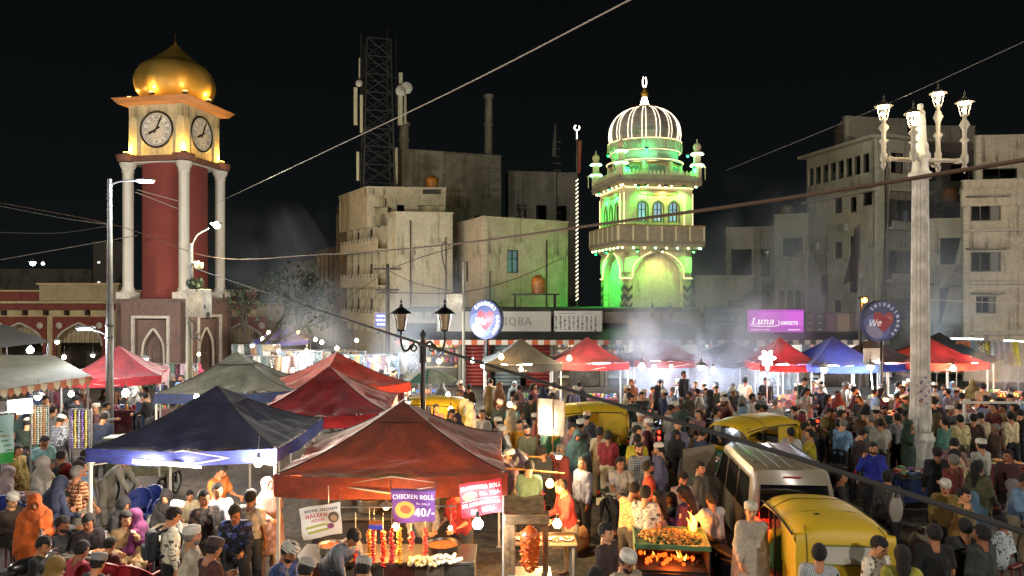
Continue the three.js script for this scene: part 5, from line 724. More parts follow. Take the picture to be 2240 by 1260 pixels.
tent('small blue canopy far down the bazaar lane', -13.0, 42, .2, 2.9, 2.9, 2.3, 3.2, 0x26308f, 0x2a37a8);
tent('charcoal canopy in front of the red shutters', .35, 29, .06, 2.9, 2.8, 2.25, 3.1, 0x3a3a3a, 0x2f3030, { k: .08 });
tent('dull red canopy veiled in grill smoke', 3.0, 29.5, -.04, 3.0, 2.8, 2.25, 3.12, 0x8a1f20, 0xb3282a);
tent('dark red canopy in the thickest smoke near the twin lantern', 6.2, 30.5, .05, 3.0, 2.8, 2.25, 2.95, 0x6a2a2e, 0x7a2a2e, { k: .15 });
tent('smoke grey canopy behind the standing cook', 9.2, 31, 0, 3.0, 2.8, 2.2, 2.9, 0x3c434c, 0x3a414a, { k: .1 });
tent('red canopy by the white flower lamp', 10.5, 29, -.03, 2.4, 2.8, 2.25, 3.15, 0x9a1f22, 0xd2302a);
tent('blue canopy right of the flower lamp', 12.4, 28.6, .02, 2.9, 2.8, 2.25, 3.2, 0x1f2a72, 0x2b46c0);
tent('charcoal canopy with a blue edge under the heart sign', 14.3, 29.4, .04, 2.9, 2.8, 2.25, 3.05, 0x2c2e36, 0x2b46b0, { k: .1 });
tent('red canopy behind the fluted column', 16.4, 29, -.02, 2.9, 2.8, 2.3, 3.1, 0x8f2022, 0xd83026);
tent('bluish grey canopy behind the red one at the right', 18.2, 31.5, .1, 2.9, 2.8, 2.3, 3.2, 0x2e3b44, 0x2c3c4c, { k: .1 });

// ---------- awnings at the left edge ----------
function awning(label, a, b, c, e, hex, strip) { // a, b front corners, c, e rear corners
  const t = thing('stall_awning', label, 'awning', null, V((a.x + b.x) / 2, 0, (a.z + b.z) / 2)), o = t.position, q = [a, b, c, e].map((p) => p.clone().sub(o));
  part('sheet', grid(14, 10, (u, v) => { const p = q[0].clone().lerp(q[1], u).lerp(q[3].clone().lerp(q[2], u), v); p.y -= .1 * Math.sin(Math.PI * u) * Math.sin(Math.PI * v); return Object.assign(p, { u: u * 3, v: v * 3 }); }), tentM(hex, .06), t);
  if (strip) { const n = 18, ln = q[0].distanceTo(q[1]); for (let k = 0; k < n; k++) { const p = q[0].clone().lerp(q[1], (k + .5) / n), s = poly([[-ln / n / 2, 0], [ln / n / 2, 0], [ln / n / 2, -.14], [0, -.24], [-ln / n / 2, -.14]]); const g = extrude(s, .008); const m = part('scallop', g, mat(strip[k % 2], .9, { map: T.fabricTone }), t, p.add(V(0, -.01, 0))); m.rotation.y = Math.atan2(-(q[1].z - q[0].z), q[1].x - q[0].x); } }
  for (const [p, s] of [[q[0], .1], [q[1], -.1], [q[2], -.1], [q[3], .1]]) part('post', rod(V(p.x + s, 0, p.z), V(p.x + s, p.y - .02, p.z), .03), M.pole, t);
}
awning('olive awning with a striped scalloped edge at the left', P(-60, 862, 19), P(200, 822, 20.5), P(120, 778, 24), P(-60, 775, 24), 0x55533f, [0x9a9480, 0x8a5238]);
awning('dark corrugated awning above the olive one', P(-80, 770, 24), P(112, 748, 24.5), P(20, 712, 29), P(-80, 700, 29), 0x2a2c2a, null);
awning('small brown awning below the olive one at the left edge', P(-60, 912, 15.5), P(36, 900, 16), P(10, 878, 17.5), P(-60, 876, 17.5), 0x5a4a3a, [0x8a7a62, 0x6a3a2a]);

// ---------- vehicles ----------
const sideways = (g) => g.rotateY(-Math.PI / 2);  // a side profile drawn as (z, y), extruded along x
const prof = (pts, w, bevel = .02) => { const g = extrude(poly(pts), w, bevel); return sideways(g.translate(0, 0, -w / 2)).scale(-1, 1, 1); };
function flipFix(g) { if (g.index) { const a = g.index.array; for (let i = 0; i < a.length; i += 3) { const t = a[i]; a[i] = a[i + 1]; a[i + 1] = t; } } else { const p = g.attributes; for (const k of Object.keys(p)) { const n = p[k].itemSize, a = p[k].array; for (let i = 0; i < p[k].count; i += 3) for (let c = 0; c < n; c++) { const t = a[i * n + c]; a[i * n + c] = a[(i + 1) * n + c]; a[(i + 1) * n + c] = t; } } } return g; }
const prism = (pts, w, bevel) => flipFix(prof(pts, w, bevel));          // pts: [z, y]; z forward
function wheel(parent, x, y, z, r, wd, rim = M.steel) { const w = part('wheel', new THREE.TorusGeometry(r - wd / 2, wd / 2, 10, 24).rotateY(Math.PI / 2).translate(x, y, z), M.rubber, parent); part('rim', [new THREE.CylinderGeometry(r * .62, r * .62, wd * .7, 20).rotateZ(Math.PI / 2).translate(x, y, z), new THREE.CylinderGeometry(r * .2, r * .2, wd * .95, 10).rotateZ(Math.PI / 2).translate(x, y, z)], rim, w); return w; }
function rickshaw(label, x, d, turn) {
  const t = thing('auto_rickshaw', label, 'auto rickshaw', 'yellow and green auto rickshaws', V(x, 0, -d), turn), yel = mat(0xb8930f, .42), can = mat(0xaa8e16, .55, { bumpMap: T.cloth, bumpScale: .006 }), grn = mat(0x1d5a36, .45), blk = mat(0x121212, .6);
  part('rear_body', prism([[-1.28, .42], [-1.3, .95], [-.42, .95], [-.42, .34], [-1.0, .34]], 1.26, .04), yel, t); part('green_skirt', prism([[-1.25, .3], [-1.3, .62], [-.4, .62], [-.4, .28]], 1.3, .02), grn, t);
  part('floor', prism([[-.45, .28], [-.45, .36], [.85, .36], [.85, .28]], 1.14, .01), blk, t);
  part('front_cowl', prism([[.62, .3], [.62, .95], [.72, 1.0], [.98, .92], [1.14, .62], [1.16, .4], [1.0, .3]], .98, .1), grn, t); part('front_panel', prism([[.9, .68], [.86, .97], [.74, 1.03], [.64, 1.0], [.64, .9]], 1.06, .05), yel, t);
  for (const s of [-1, 1]) { part('side_panel', prism([[-1.24, .95], [-1.2, 1.42], [-1.0, 1.56], [-.46, 1.58], [-.42, 1.5], [-.46, .95]], .03, .008).translate(.63 * s, 0, 0), can, t); part('a_pillar', rod(V(.5 * s, .98, .8), V(.56 * s, 1.56, .58), .022), blk, t); part('door_post', rod(V(.6 * s, .36, .1), V(.6 * s, 1.55, .1), .016), blk, t); part('sill', rbox(.06, .1, 1.0, .02, .6 * s, .36, .12), yel, t); part('mirror', [rod(V(.52 * s, 1.05, .82), V(.7 * s, 1.2, .8), .01, 4), rbox(.12, .1, .02, .01, .74 * s, 1.24, .8)], blk, t); part('tail_light', rbox(.07, .14, .03, .01, .54 * s, .72, -1.31), mat(0x8a1410, .3, { emissive: 0xff2010, emissiveIntensity: .25 }), t); }
  const path = new THREE.CatmullRomCurve3([[.74, 1.5], [.66, 1.57], [.4, 1.63], [-.2, 1.68], [-.8, 1.68], [-1.12, 1.65], [-1.25, 1.57], [-1.3, 1.3], [-1.31, .93]].map(([z, y]) => V(0, y, z)));
  part('canopy', grid(18, 30, (u, v) => { const p = path.getPoint(v), a = (u - .5) * 2, drop = v < .72 ? Math.pow(Math.abs(a), 5) * .15 : 0, arch = (1 - a * a) * .05 * (v < .75 ? 1 : .4); return Object.assign(V(a * .665 * (1 + .01 * Math.sin(v * 30)), p.y + arch - drop, p.z - (v > .75 ? arch * .5 : 0)), { u: a, v: v * 3 }); }), can, t);
  for (const z of [.05, -.62]) part('canopy_seam', tube([-.66, -.4, 0, .4, .66].map((q) => V(q, 1.672 + (1 - q * q / .44) * .05 - (Math.abs(q) > .6 ? .12 : 0), z)), .008, 16, 4), mat(0x5a4a10, .9), t);
  const rw = new THREE.Shape(), a = .34, b = .12; rw.moveTo(-a + .06, -b); rw.lineTo(a - .06, -b); rw.quadraticCurveTo(a, -b, a, -b + .06); rw.lineTo(a, b - .06); rw.quadraticCurveTo(a, b, a - .06, b); rw.lineTo(-a + .06, b); rw.quadraticCurveTo(-a, b, -a, b - .06); rw.lineTo(-a, -b + .06); rw.quadraticCurveTo(-a, -b, -a + .06, -b);
  const win = part('rear_window', extrude(rw, .02).rotateY(Math.PI).translate(.0, 1.33, -1.31), mat(0x9a9a92, .35), t); win.rotation.x = 0; part('window_border', tube(rw.getPoints(6).map((p) => V(-p.x * 1.06, 1.33 + p.y * 1.1, -1.335)), .012, 50, 5, true), mat(0x6a6a20, .8), win);
  part('windscreen', grid(4, 4, (u, v) => V(lerp(-.5, .5, u) * (1 + v * .1), lerp(1.0, 1.52, v), lerp(.81, .61, v))), clearGlass, t); part('bench_seat', [rbox(1.1, .16, .5, .05, 0, .62, -.8), rbox(1.1, .5, .12, .05, 0, .88, -1.1)], blk, t); part('driver_seat', [rbox(.45, .12, .35, .05, 0, .6, .05), rbox(.4, .34, .08, .03, 0, .84, -.14)], blk, t);
  part('handlebar', [rod(V(0, .5, .72), V(0, .95, .52), .025), rod(V(-.3, .96, .5), V(.3, .96, .5), .018)], M.steel, t);
  wheel(t, 0, .22, .98, .22, .1); wheel(t, -.54, .22, -.82, .22, .11); wheel(t, .54, .22, -.82, .22, .11); part('mudguard', new THREE.TorusGeometry(.27, .06, 6, 16, Math.PI).rotateY(Math.PI / 2).translate(0, .24, .98), blk, t);
  const hl = part('headlight', lathe([[.09, 0], [.1, .05], [.06, .1], [0, .11]], 16).rotateX(-Math.PI / 2).rotateX(Math.PI).translate(0, .72, 1.1), M.chrome, t); part('number_plate', rbox(.34, .12, .015, .004, 0, .5, -1.34), mat(0xc8b020, .5), t); for (let k = 0; k < 5; k++) part('vent_slat', rbox(.5, .018, .02, .004, 0, .66 + k * .045, -1.335, 1), blk, t); for (const s of [-1, 1]) { part('roof_trim', tube([V(.665 * s, 1.5, .7), V(.67 * s, 1.545, .3), V(.67 * s, 1.56, -.5), V(.668 * s, 1.53, -1.1)], .014, 20, 5), blk, t); part('corner_seam', tube([V(.5 * s, 1.655, -1.08), V(.52 * s, 1.58, -1.262), V(.52 * s, 1.3, -1.318), V(.52 * s, .95, -1.325)], .007, 16, 4), mat(0x5a5210, .9), t); part('mud_flap', rbox(.2, .2, .012, .004, .5 * s, .16, -1.12, 1), blk, t); } part('rear_belt', rbox(1.3, .05, .03, .01, 0, .94, -1.315, 1), blk, t); part('cross_frame', [rod(V(-.6, 1.5, .1), V(.6, 1.5, .1), .014), rod(V(-.6, .95, -.42), V(.6, .95, -.42), .014)], blk, t); part('bumper', rod(V(-.6, .32, -1.33), V(.6, .32, -1.33), .022), blk, t);
  placed.push([x, d, .95], [x + Math.sin(turn) * .8, d - Math.cos(turn) * .8, .8], [x - Math.sin(turn) * .8, d + Math.cos(turn) * .8, .8]); return t;
}
rickshaw('yellow and green rickshaw seen from behind, behind the silver van', 4.68, 11.35, Math.PI - .1);
rickshaw('yellow rickshaw standing side on beside the burqa clad woman', 6.0, 18.9, -1.02);
rickshaw('yellow rickshaw under the slanting cable behind the lit white sheet', 1.9, 21.2, -1.42);
rickshaw('yellow rickshaw half hidden behind the twin lantern post', -2.7, 22.6, -1.75);
{ // van
  const x = 4.95, d = 14.35, t = thing('silver_van', 'beige silver van with open front door and glowing tail light', 'van', null, V(x, 0, -d), Math.PI - .07), pa = mat(0x6c6454, .45, { metalness: .05, clearcoat: .5, clearcoatRoughness: .2 }), gl = mat(0x0c0f10, .06);
  const taper = (g) => { const p = g.attributes.position; for (let i = 0; i < p.count; i++) { const y = p.getY(i); if (y > .95) p.setX(i, p.getX(i) * (1 - .16 * (y - .95) / .9)); } g.computeVertexNormals(); return toCreasedNormals(g, .6); };
  part('body', taper(prism([[-1.72, .42], [-1.78, .6], [-1.78, 1.0], [-1.66, 1.55], [-1.55, 1.82], [-1.4, 1.87], [.55, 1.87], [.8, 1.8], [1.25, 1.1], [1.7, .98], [1.82, .8], [1.84, .4], [1.5, .3], [-1.5, .3]], 1.56, .15)), pa, t);
  part('rear_window', grid(6, 4, (u, v) => V(lerp(-.62, .62, u) * (1 - .1 * v), lerp(1.05, 1.6, v), lerp(-1.79, -1.675, v) - .012)), gl, t); part('windscreen', grid(4, 4, (u, v) => V(lerp(-.66, .66, u) * (1 - .1 * v), lerp(1.14, 1.74, v), lerp(1.24, .86, v) + .02)), gl, t);
  for (const s of [-1, 1]) { for (const [z0, z1, z2, z3] of [[-1.5, -.75, -.75, -1.42], [-.65, .12, .12, -.65], [.22, 1.0, .68, .22]]) part('side_window', grid(3, 3, (u, v) => { const y = lerp(1.08, 1.66, v), z = lerp(lerp(z0, z1, u), lerp(z3, z2, u), v); return V(s * .782 * (1 - .16 * (y - .95) / .9) + .006 * s, y, z); }), gl, t);
    part('tail_light', rbox(.1, .34, .06, .02, .66 * s, 1.0, -1.79), mat(0x9a1410, .25, { emissive: 0xff2812, emissiveIntensity: s > 0 ? 6 : 4 }), t); part('roof_rail', rod(V(.56 * s, 1.9, -1.3), V(.56 * s, 1.9, .45), .02), M.dark, t); part('door_line', [box(.006, .7, .012, .783 * s, .68, -.7), box(.006, .7, .012, .783 * s, .68, .17)], M.dark, t); part('door_handle', rbox(.03, .03, .14, .01, .79 * s, .92, -.55), M.chrome, t); }
  lampLight(t, V(.66, 1.0, -1.95), 0xff3018, .8, 4);
  const door = part('open_door', grid(4, 5, (u, v) => V(.8 + u * .75, .4 + v * 1.35, .95 - u * .55)), pa, t); part('door_glass', grid(3, 3, (u, v) => V(.9 + u * .58, 1.12 + v * .52, .9 - u * .42)), gl, door);
  part('bumper', rbox(1.5, .2, .14, .05, 0, .42, -1.8), mat(0x5a574e, .5), t); part('number_plate', rbox(.48, .13, .02, .005, 0, .78, -1.8), mat(0xc8c6ba, .5), t); part('roof_ribs', [-.4, -.2, 0, .2, .4].map((q) => rbox(.03, .015, 2.2, .006, q, 1.875, -.45, 1)), pa, t); part('brake_light', rbox(.3, .03, .03, .01, 0, 1.72, -1.63), mat(0x7a1010, .3), t);
  for (const [a, b] of [[-.72, -1.1], [.72, -1.1], [-.72, 1.1], [.72, 1.1]]) wheel(t, a, .3, b, .3, .18); placed.push([x, d, 1], [x, d - 1.2, 1], [x, d + 1.2, 1]);
}
const bikeProto = {};
function bike(kind, x, d, turn, hex, label, lit) {
  const t = thing(kind === 'scooter' ? 'scooter' : 'motorcycle', label, kind === 'scooter' ? 'scooter' : 'motorcycle', 'parked and ridden two wheelers', V(x, 0, -d), turn), pm = mat(hex, .3, { metalness: .2, clearcoat: .6 }), B = bikeProto[kind] ??= (() => {
    const g = {}; g.frame = mergeGeometries([rod(V(0, .82, .42), V(0, .45, -.1), .03), rod(V(0, .75, .35), V(0, .7, -.5), .025), rod(V(0, .45, -.1), V(0, .3, -.6), .03), rod(V(.09, .3, .66), V(.08, .9, .42), .025), rod(V(-.09, .3, .66), V(-.08, .9, .42), .025), rod(V(.11, .3, -.62), V(.1, .72, -.45), .025), rod(V(-.11, .3, -.62), V(-.1, .72, -.45), .025), rod(V(0, .1, .05), V(.22, .0, .02), .012)].map(plain));
    g.engine = mergeGeometries([rbox(.24, .3, .34, .06, 0, .38, .05), cyl(.09, .08, .22, 0, .48, .16, 10)].map(plain)); g.tank = new THREE.SphereGeometry(1, 16, 12).scale(.14, .13, .3).translate(0, .84, .16);
    g.seat = rbox(.26, .1, .72, .05, 0, .8, -.38); g.bar = mergeGeometries([tube([V(-.36, 1.02, .28), V(-.2, 1.05, .36), V(0, .98, .42), V(.2, 1.05, .36), V(.36, 1.02, .28)], .014, 20, 6), rod(V(-.28, 1.04, .34), V(-.34, 1.2, .34), .008, 4), rod(V(.28, 1.04, .34), V(.34, 1.2, .34), .008, 4), rbox(.13, .08, .015, .01, -.36, 1.22, .34), rbox(.13, .08, .015, .01, .36, 1.22, .34)].map(plain));
    g.exhaust = mergeGeometries([rod(V(.14, .28, .15), V(.15, .24, -.2), .025), rod(V(.15, .24, -.2), V(.17, .3, -.75), .045, 8)].map(plain)); g.fender = mergeGeometries([new THREE.TorusGeometry(.32, .05, 5, 14, 2).rotateZ(.4).rotateY(Math.PI / 2).translate(0, .3, -.62), new THREE.TorusGeometry(.32, .05, 5, 14, 1.8).rotateZ(.8).rotateY(Math.PI / 2).translate(0, .3, .66)].map(plain));
    g.shield = prism([[.34, .3], [.46, .34], [.5, .9], [.42, 1.02], [.36, .95]], .42, .05); g.deck = prism([[-.2, .22], [.4, .22], [.4, .32], [-.2, .32]], .36, .03); g.tail = prism([[-.2, .28], [-.25, .74], [-.8, .82], [-.92, .7], [-.8, .42], [-.4, .3]], .4, .1); g.head = lathe([[.1, .0], [.09, .06], [.03, .12], [0, .12]], 14).rotateX(-Math.PI / 2).rotateX(0).translate(0, .93, .5);
    g.helmet = 0; return g; })();
  const r = kind === 'scooter' ? .24 : .3; wheel(t, 0, r, .66, r, .1); wheel(t, 0, r, -.62, r, .11); part('seat', B.seat, mat(0x111111, .6), t); part('handlebar', B.bar, M.steel, t); part('headlight', B.head, M.chrome, t); part('fenders', B.fender, M.dark, t);
  if (kind === 'scooter') { part('front_shield', B.shield, pm, t); part('footboard', B.deck, M.dark, t); part('rear_body', B.tail, pm, t); } else { part('frame', B.frame, M.dark, t); part('engine', B.engine, M.steel, t); part('fuel_tank', B.tank, pm, t); }
  part('exhaust', B.exhaust, M.chrome, t); part('tail_light', rbox(.16, .08, .05, .02, 0, .72, -.92), mat(0x9a1410, .3, { emissive: 0xff2812, emissiveIntensity: lit ? 6 : 0 }), t); if (lit) lampLight(t, V(0, .7, -1.05), 0xff3018, .5, 3); part('number_plate', rbox(.2, .15, .01, .003, 0, .52, -.95), mat(0xc9c6b4, .5), t);
  placed.push([x, d, .5]); return t;
}
bike('scooter', PX(1560, 12.0), 12.0, Math.PI + .35, 0x15161a, 'black scooter with glowing tail light under the man in white', true);
bike('motorcycle', PX(1352, 14.6), 14.6, .25, 0x14161c, 'dark motorcycle ridden toward the kebab cart by a man in a white shirt', false);
bike('motorcycle', PX(1778, 17.6), 17.6, -1.9, 0x1c1c20, 'dark motorcycle ridden by the man in the yellow shirt', false);
bike('motorcycle', PX(1398, 20.2), 20.2, .2, 0x20242c, 'dark motorcycle ridden by the capped man between the rickshaws', false);
bike('motorcycle', PX(40, 10.9), 10.9, 2.3, 0x16181c, 'black motorcycle parked beside the seated diners at the left', false);
{ let n = 0; const cols = [0x1a1c22, 0x3a1414, 0x16203a, 0x222222, 0x2c2c30, 0x14262a], L = ['black', 'maroon', 'navy blue', 'charcoal', 'dark grey', 'dark teal'];
  for (const [px0, px1, d, cnt, where] of [[1420, 1545, 22.6, 4, 'beside the grill cart left of the standing cook'], [1640, 1760, 23.4, 6, 'in the row behind the side on rickshaw'], [1800, 1985, 22.3, 7, 'in the row left of the fluted column'], [1610, 1720, 25.6, 5, 'in the row below the flower lamp'], [945, 1075, 24, 4, 'by the round dark blue sign'], [2060, 2210, 24.6, 5, 'right of the fluted column']]) for (let k = 0; k < cnt; k++) { const c = n++ % 6, dd = d + rr(-.35, .35); bike(n % 3 ? 'motorcycle' : 'scooter', PX(lerp(px0, px1, (k + .5) / cnt), dd), dd, rr(-.5, .5) + (n % 2 ? 2.4 : -.6), cols[c], `parked ${L[c]} ${n % 3 ? 'motorcycle' : 'scooter'} ${where}`, n % 7 === 3); } }

// ---------- furniture ----------
const chairG = { seat: rbox(.46, .035, .44, .015, 0, .43, 0), legs: [[-.2, -.19], [.2, -.19], [-.2, .19], [.2, .19]].map(([x, z]) => rod(V(x * 1.12, 0, z * 1.12), V(x, .43, z), .022, 6)), back: grid(12, 6, (u, v) => { const a = (u - .5) * 2.0; return V(Math.sin(a) * .27, .47 + v * .38 * (1 - .25 * a * a), -.3 + (1 - Math.cos(a)) * .32); }), rail: tube(Array.from({ length: 11 }, (_, i) => { const a = (i / 10 - .5) * 2.4; return V(Math.sin(a) * .275, .86 - .13 * a * a, -.3 + (1 - Math.cos(a)) * .34); }), .022, 24, 6), arms: [-1, 1].map((s) => tube([V(.25 * s, .66, -.1), V(.28 * s, .66, .12), V(.26 * s, .6, .2), V(.23 * s, .43, .19)], .02, 14, 6)) };
function chair(x, d, turn, hex, label, group) { const t = thing('plastic_chair', label, 'chair', group, V(x, 0, -d), turn), m = mat(hex, .4); part('seat', chairG.seat, m, t); for (const g of chairG.legs) part('leg', g, m, t); part('backrest', chairG.back, m, t); part('back_rail', chairG.rail, m, t); for (const g of chairG.arms) part('armrest', g, m, t); placed.push([x, d, .32]); return t; }
function table(x, d, w, dp, h, hex, label, turn = 0, cloth) { const t = thing('market_table', label, 'table', null, V(x, 0, -d), turn); part('tabletop', rbox(w, .04, dp, .01, 0, h - .02, 0), mat(hex, .55, { map: T.grime }), t); for (const [a, b] of [[-1, -1], [1, -1], [1, 1], [-1, 1]]) part('leg', rbox(.04, h - .04, .04, .006, a * (w / 2 - .06), (h - .04) / 2, b * (dp / 2 - .06), 1), M.steel, t); if (cloth) part('skirt_cloth', [[0, dp / 2 + .01, w, 0], [w / 2 + .01, 0, dp, Math.PI / 2], [-w / 2 - .01, 0, dp, -Math.PI / 2]].map(([cx, cz, l, ry]) => grid(16, 4, (u, v) => V((u - .5) * l, h - .05 - (1 - v) * (h - .2), .03 * Math.sin(u * 26) * (1 - v))).rotateY(ry).translate(cx, 0, cz)), mat(cloth, .9, { map: T.fabricTone }), t); placed.push([x, d, Math.max(w, dp) * .5]); return t; }
function plate(x, y, d, r, label, food) { const t = thing('plate', label, 'plate', 'plates on the market tables', V(x, y, -d)); part('dish', lathe([[0, .005], [r * .7, .005], [r, .025], [r, .03], [r * .68, .012], [0, .012]], 18), mat(0xc9c5b8, .4), t); part('food', Array.from({ length: 9 }, () => ball(r * rr(.14, .26), rr(-.5, .5) * r, .03, rr(-.5, .5) * r, 5)), mat(food, .7), t); return t; }
chair(PX(240, 11.3), 11.3, Math.PI + .1, 0x7a1a22, 'maroon plastic chair with rounded back in front of the diners', 'maroon plastic chairs'); chair(PX(306, 11.2), 11.2, Math.PI - .2, 0x7a1a22, 'maroon plastic chair beside the man with the dark backpack', 'maroon plastic chairs'); chair(PX(150, 10.9), 10.9, Math.PI + .3, 0x7a1a22, 'maroon plastic chair under the boy in pink', 'maroon plastic chairs'); chair(PX(1252, 9.7), 9.7, 1.2, 0x8a1c1c, 'red plastic chair below the shawarma spit', null);
chair(PX(300, 15), 15, .2, 0x1f2c6a, 'blue plastic chair behind the diners under the canopy', 'blue plastic chairs'); chair(PX(322, 15.2), 15.2, -.1, 0x1f2c6a, 'blue plastic chair behind the diners under the canopy', 'blue plastic chairs'); chair(PX(20, 14.5), 14.5, 1, 0x26357a, 'blue plastic chair by the pale teal banner', null); chair(PX(2165, 14.6), 14.6, 2.2, 0x8a1c1c, 'red plastic chair behind the cloth covered book table', null);
table(PX(265, 12.6), 12.6, 1.5, .7, .74, 0x8a8478, 'long grey dining table under the blue canopy'); table(PX(180, 11.9), 11.9, 1.1, .65, .74, 0x8a8478, 'grey dining table among the seated women'); table(PX(420, 13.0), 13.0, 1.5, .7, .74, 0x847a6a, 'dining table behind the man in dark florals'); table(PX(250, 9.7), 9.7, 1.4, .6, .74, 0x9a9078, 'pale wooden table in front of the maroon chairs');
for (const [px, d, f, l] of [[277, 12.4, 0xb08a4a, 'white plate of rice on the long dining table'], [215, 11.8, 0x9a5a2a, 'white plate of curry beside the seated woman'], [385, 12.9, 0xa87a3a, 'white plate beside the woman in black'], [440, 12.9, 0x9a4a22, 'white plate behind the man in dark florals']]) plate(PX(px, d), .74, d, .13, l, f);
{ const cup = thing('paper_cup', 'white paper cup beside the woman in dark clothes', 'cup', null, V(PX(187, 11.8), .74, -11.8)); part('cup', lathe([[.03, 0], [.04, .1], [.043, .1], [.043, .105], [.036, .1], [.028, .006]], 14), WHITE, cup); part('drink', lathe([[0, .085], [.037, .085]], 12), mat(0x5a3a1a, .3), cup); }
function carton(px, d, w, h, y, label) { const t = thing('cardboard_box', label, 'box', 'cardboard boxes at the blue canopy', V(PX(px, d), y, -d), rr(-.2, .2)); const m = mat(0x8a7048, .85, { map: T.grime }); part('box', rbox(w, h, w * .8, .008, 0, h / 2, 0, 1), m, t); part('tape', box(.05, .004, w * .8, 0, h + .003, 0), mat(0xa89060, .4), t); part('flap', grid(2, 2, (u, v) => V(-w / 2 + u * w, h + .002 + v * .1, w * .4 + v * .08)), m, t); }
carton(540, 9.9, .42, .3, .0, 'open cardboard box, lowest of the pile beside the tray'); carton(538, 9.9, .4, .3, .31, 'open cardboard box, middle of the pile beside the tray'); carton(536, 9.9, .42, .3, .62, 'open cardboard box, topmost of the pile beside the tray');
table(PX(478, 9.9), 9.9, .85, .6, .86, 0x8a7048, 'narrow serving table in front of the man in blue florals'); { const t = thing('serving_tray', 'green tray of rolls on the narrow serving table', 'tray', null, V(PX(482, 9.8), .86, -9.8)); part('tray', [rbox(.5, .03, .36, .01, 0, .015, 0), rbox(.5, .07, .02, .006, 0, .04, .18), rbox(.5, .07, .02, .006, 0, .04, -.18)], mat(0x1f6a45, .5), t); for (let k = 0; k < 7; k++) part('roll', new THREE.CapsuleGeometry(.028, .16, 3, 8).rotateZ(1.57).rotateY(rr(-.4, .4)).translate(-.15 + k * .05, .06 + (k % 2) * .03, rr(-.08, .08)), mat(0xc49a62, .7), t); }

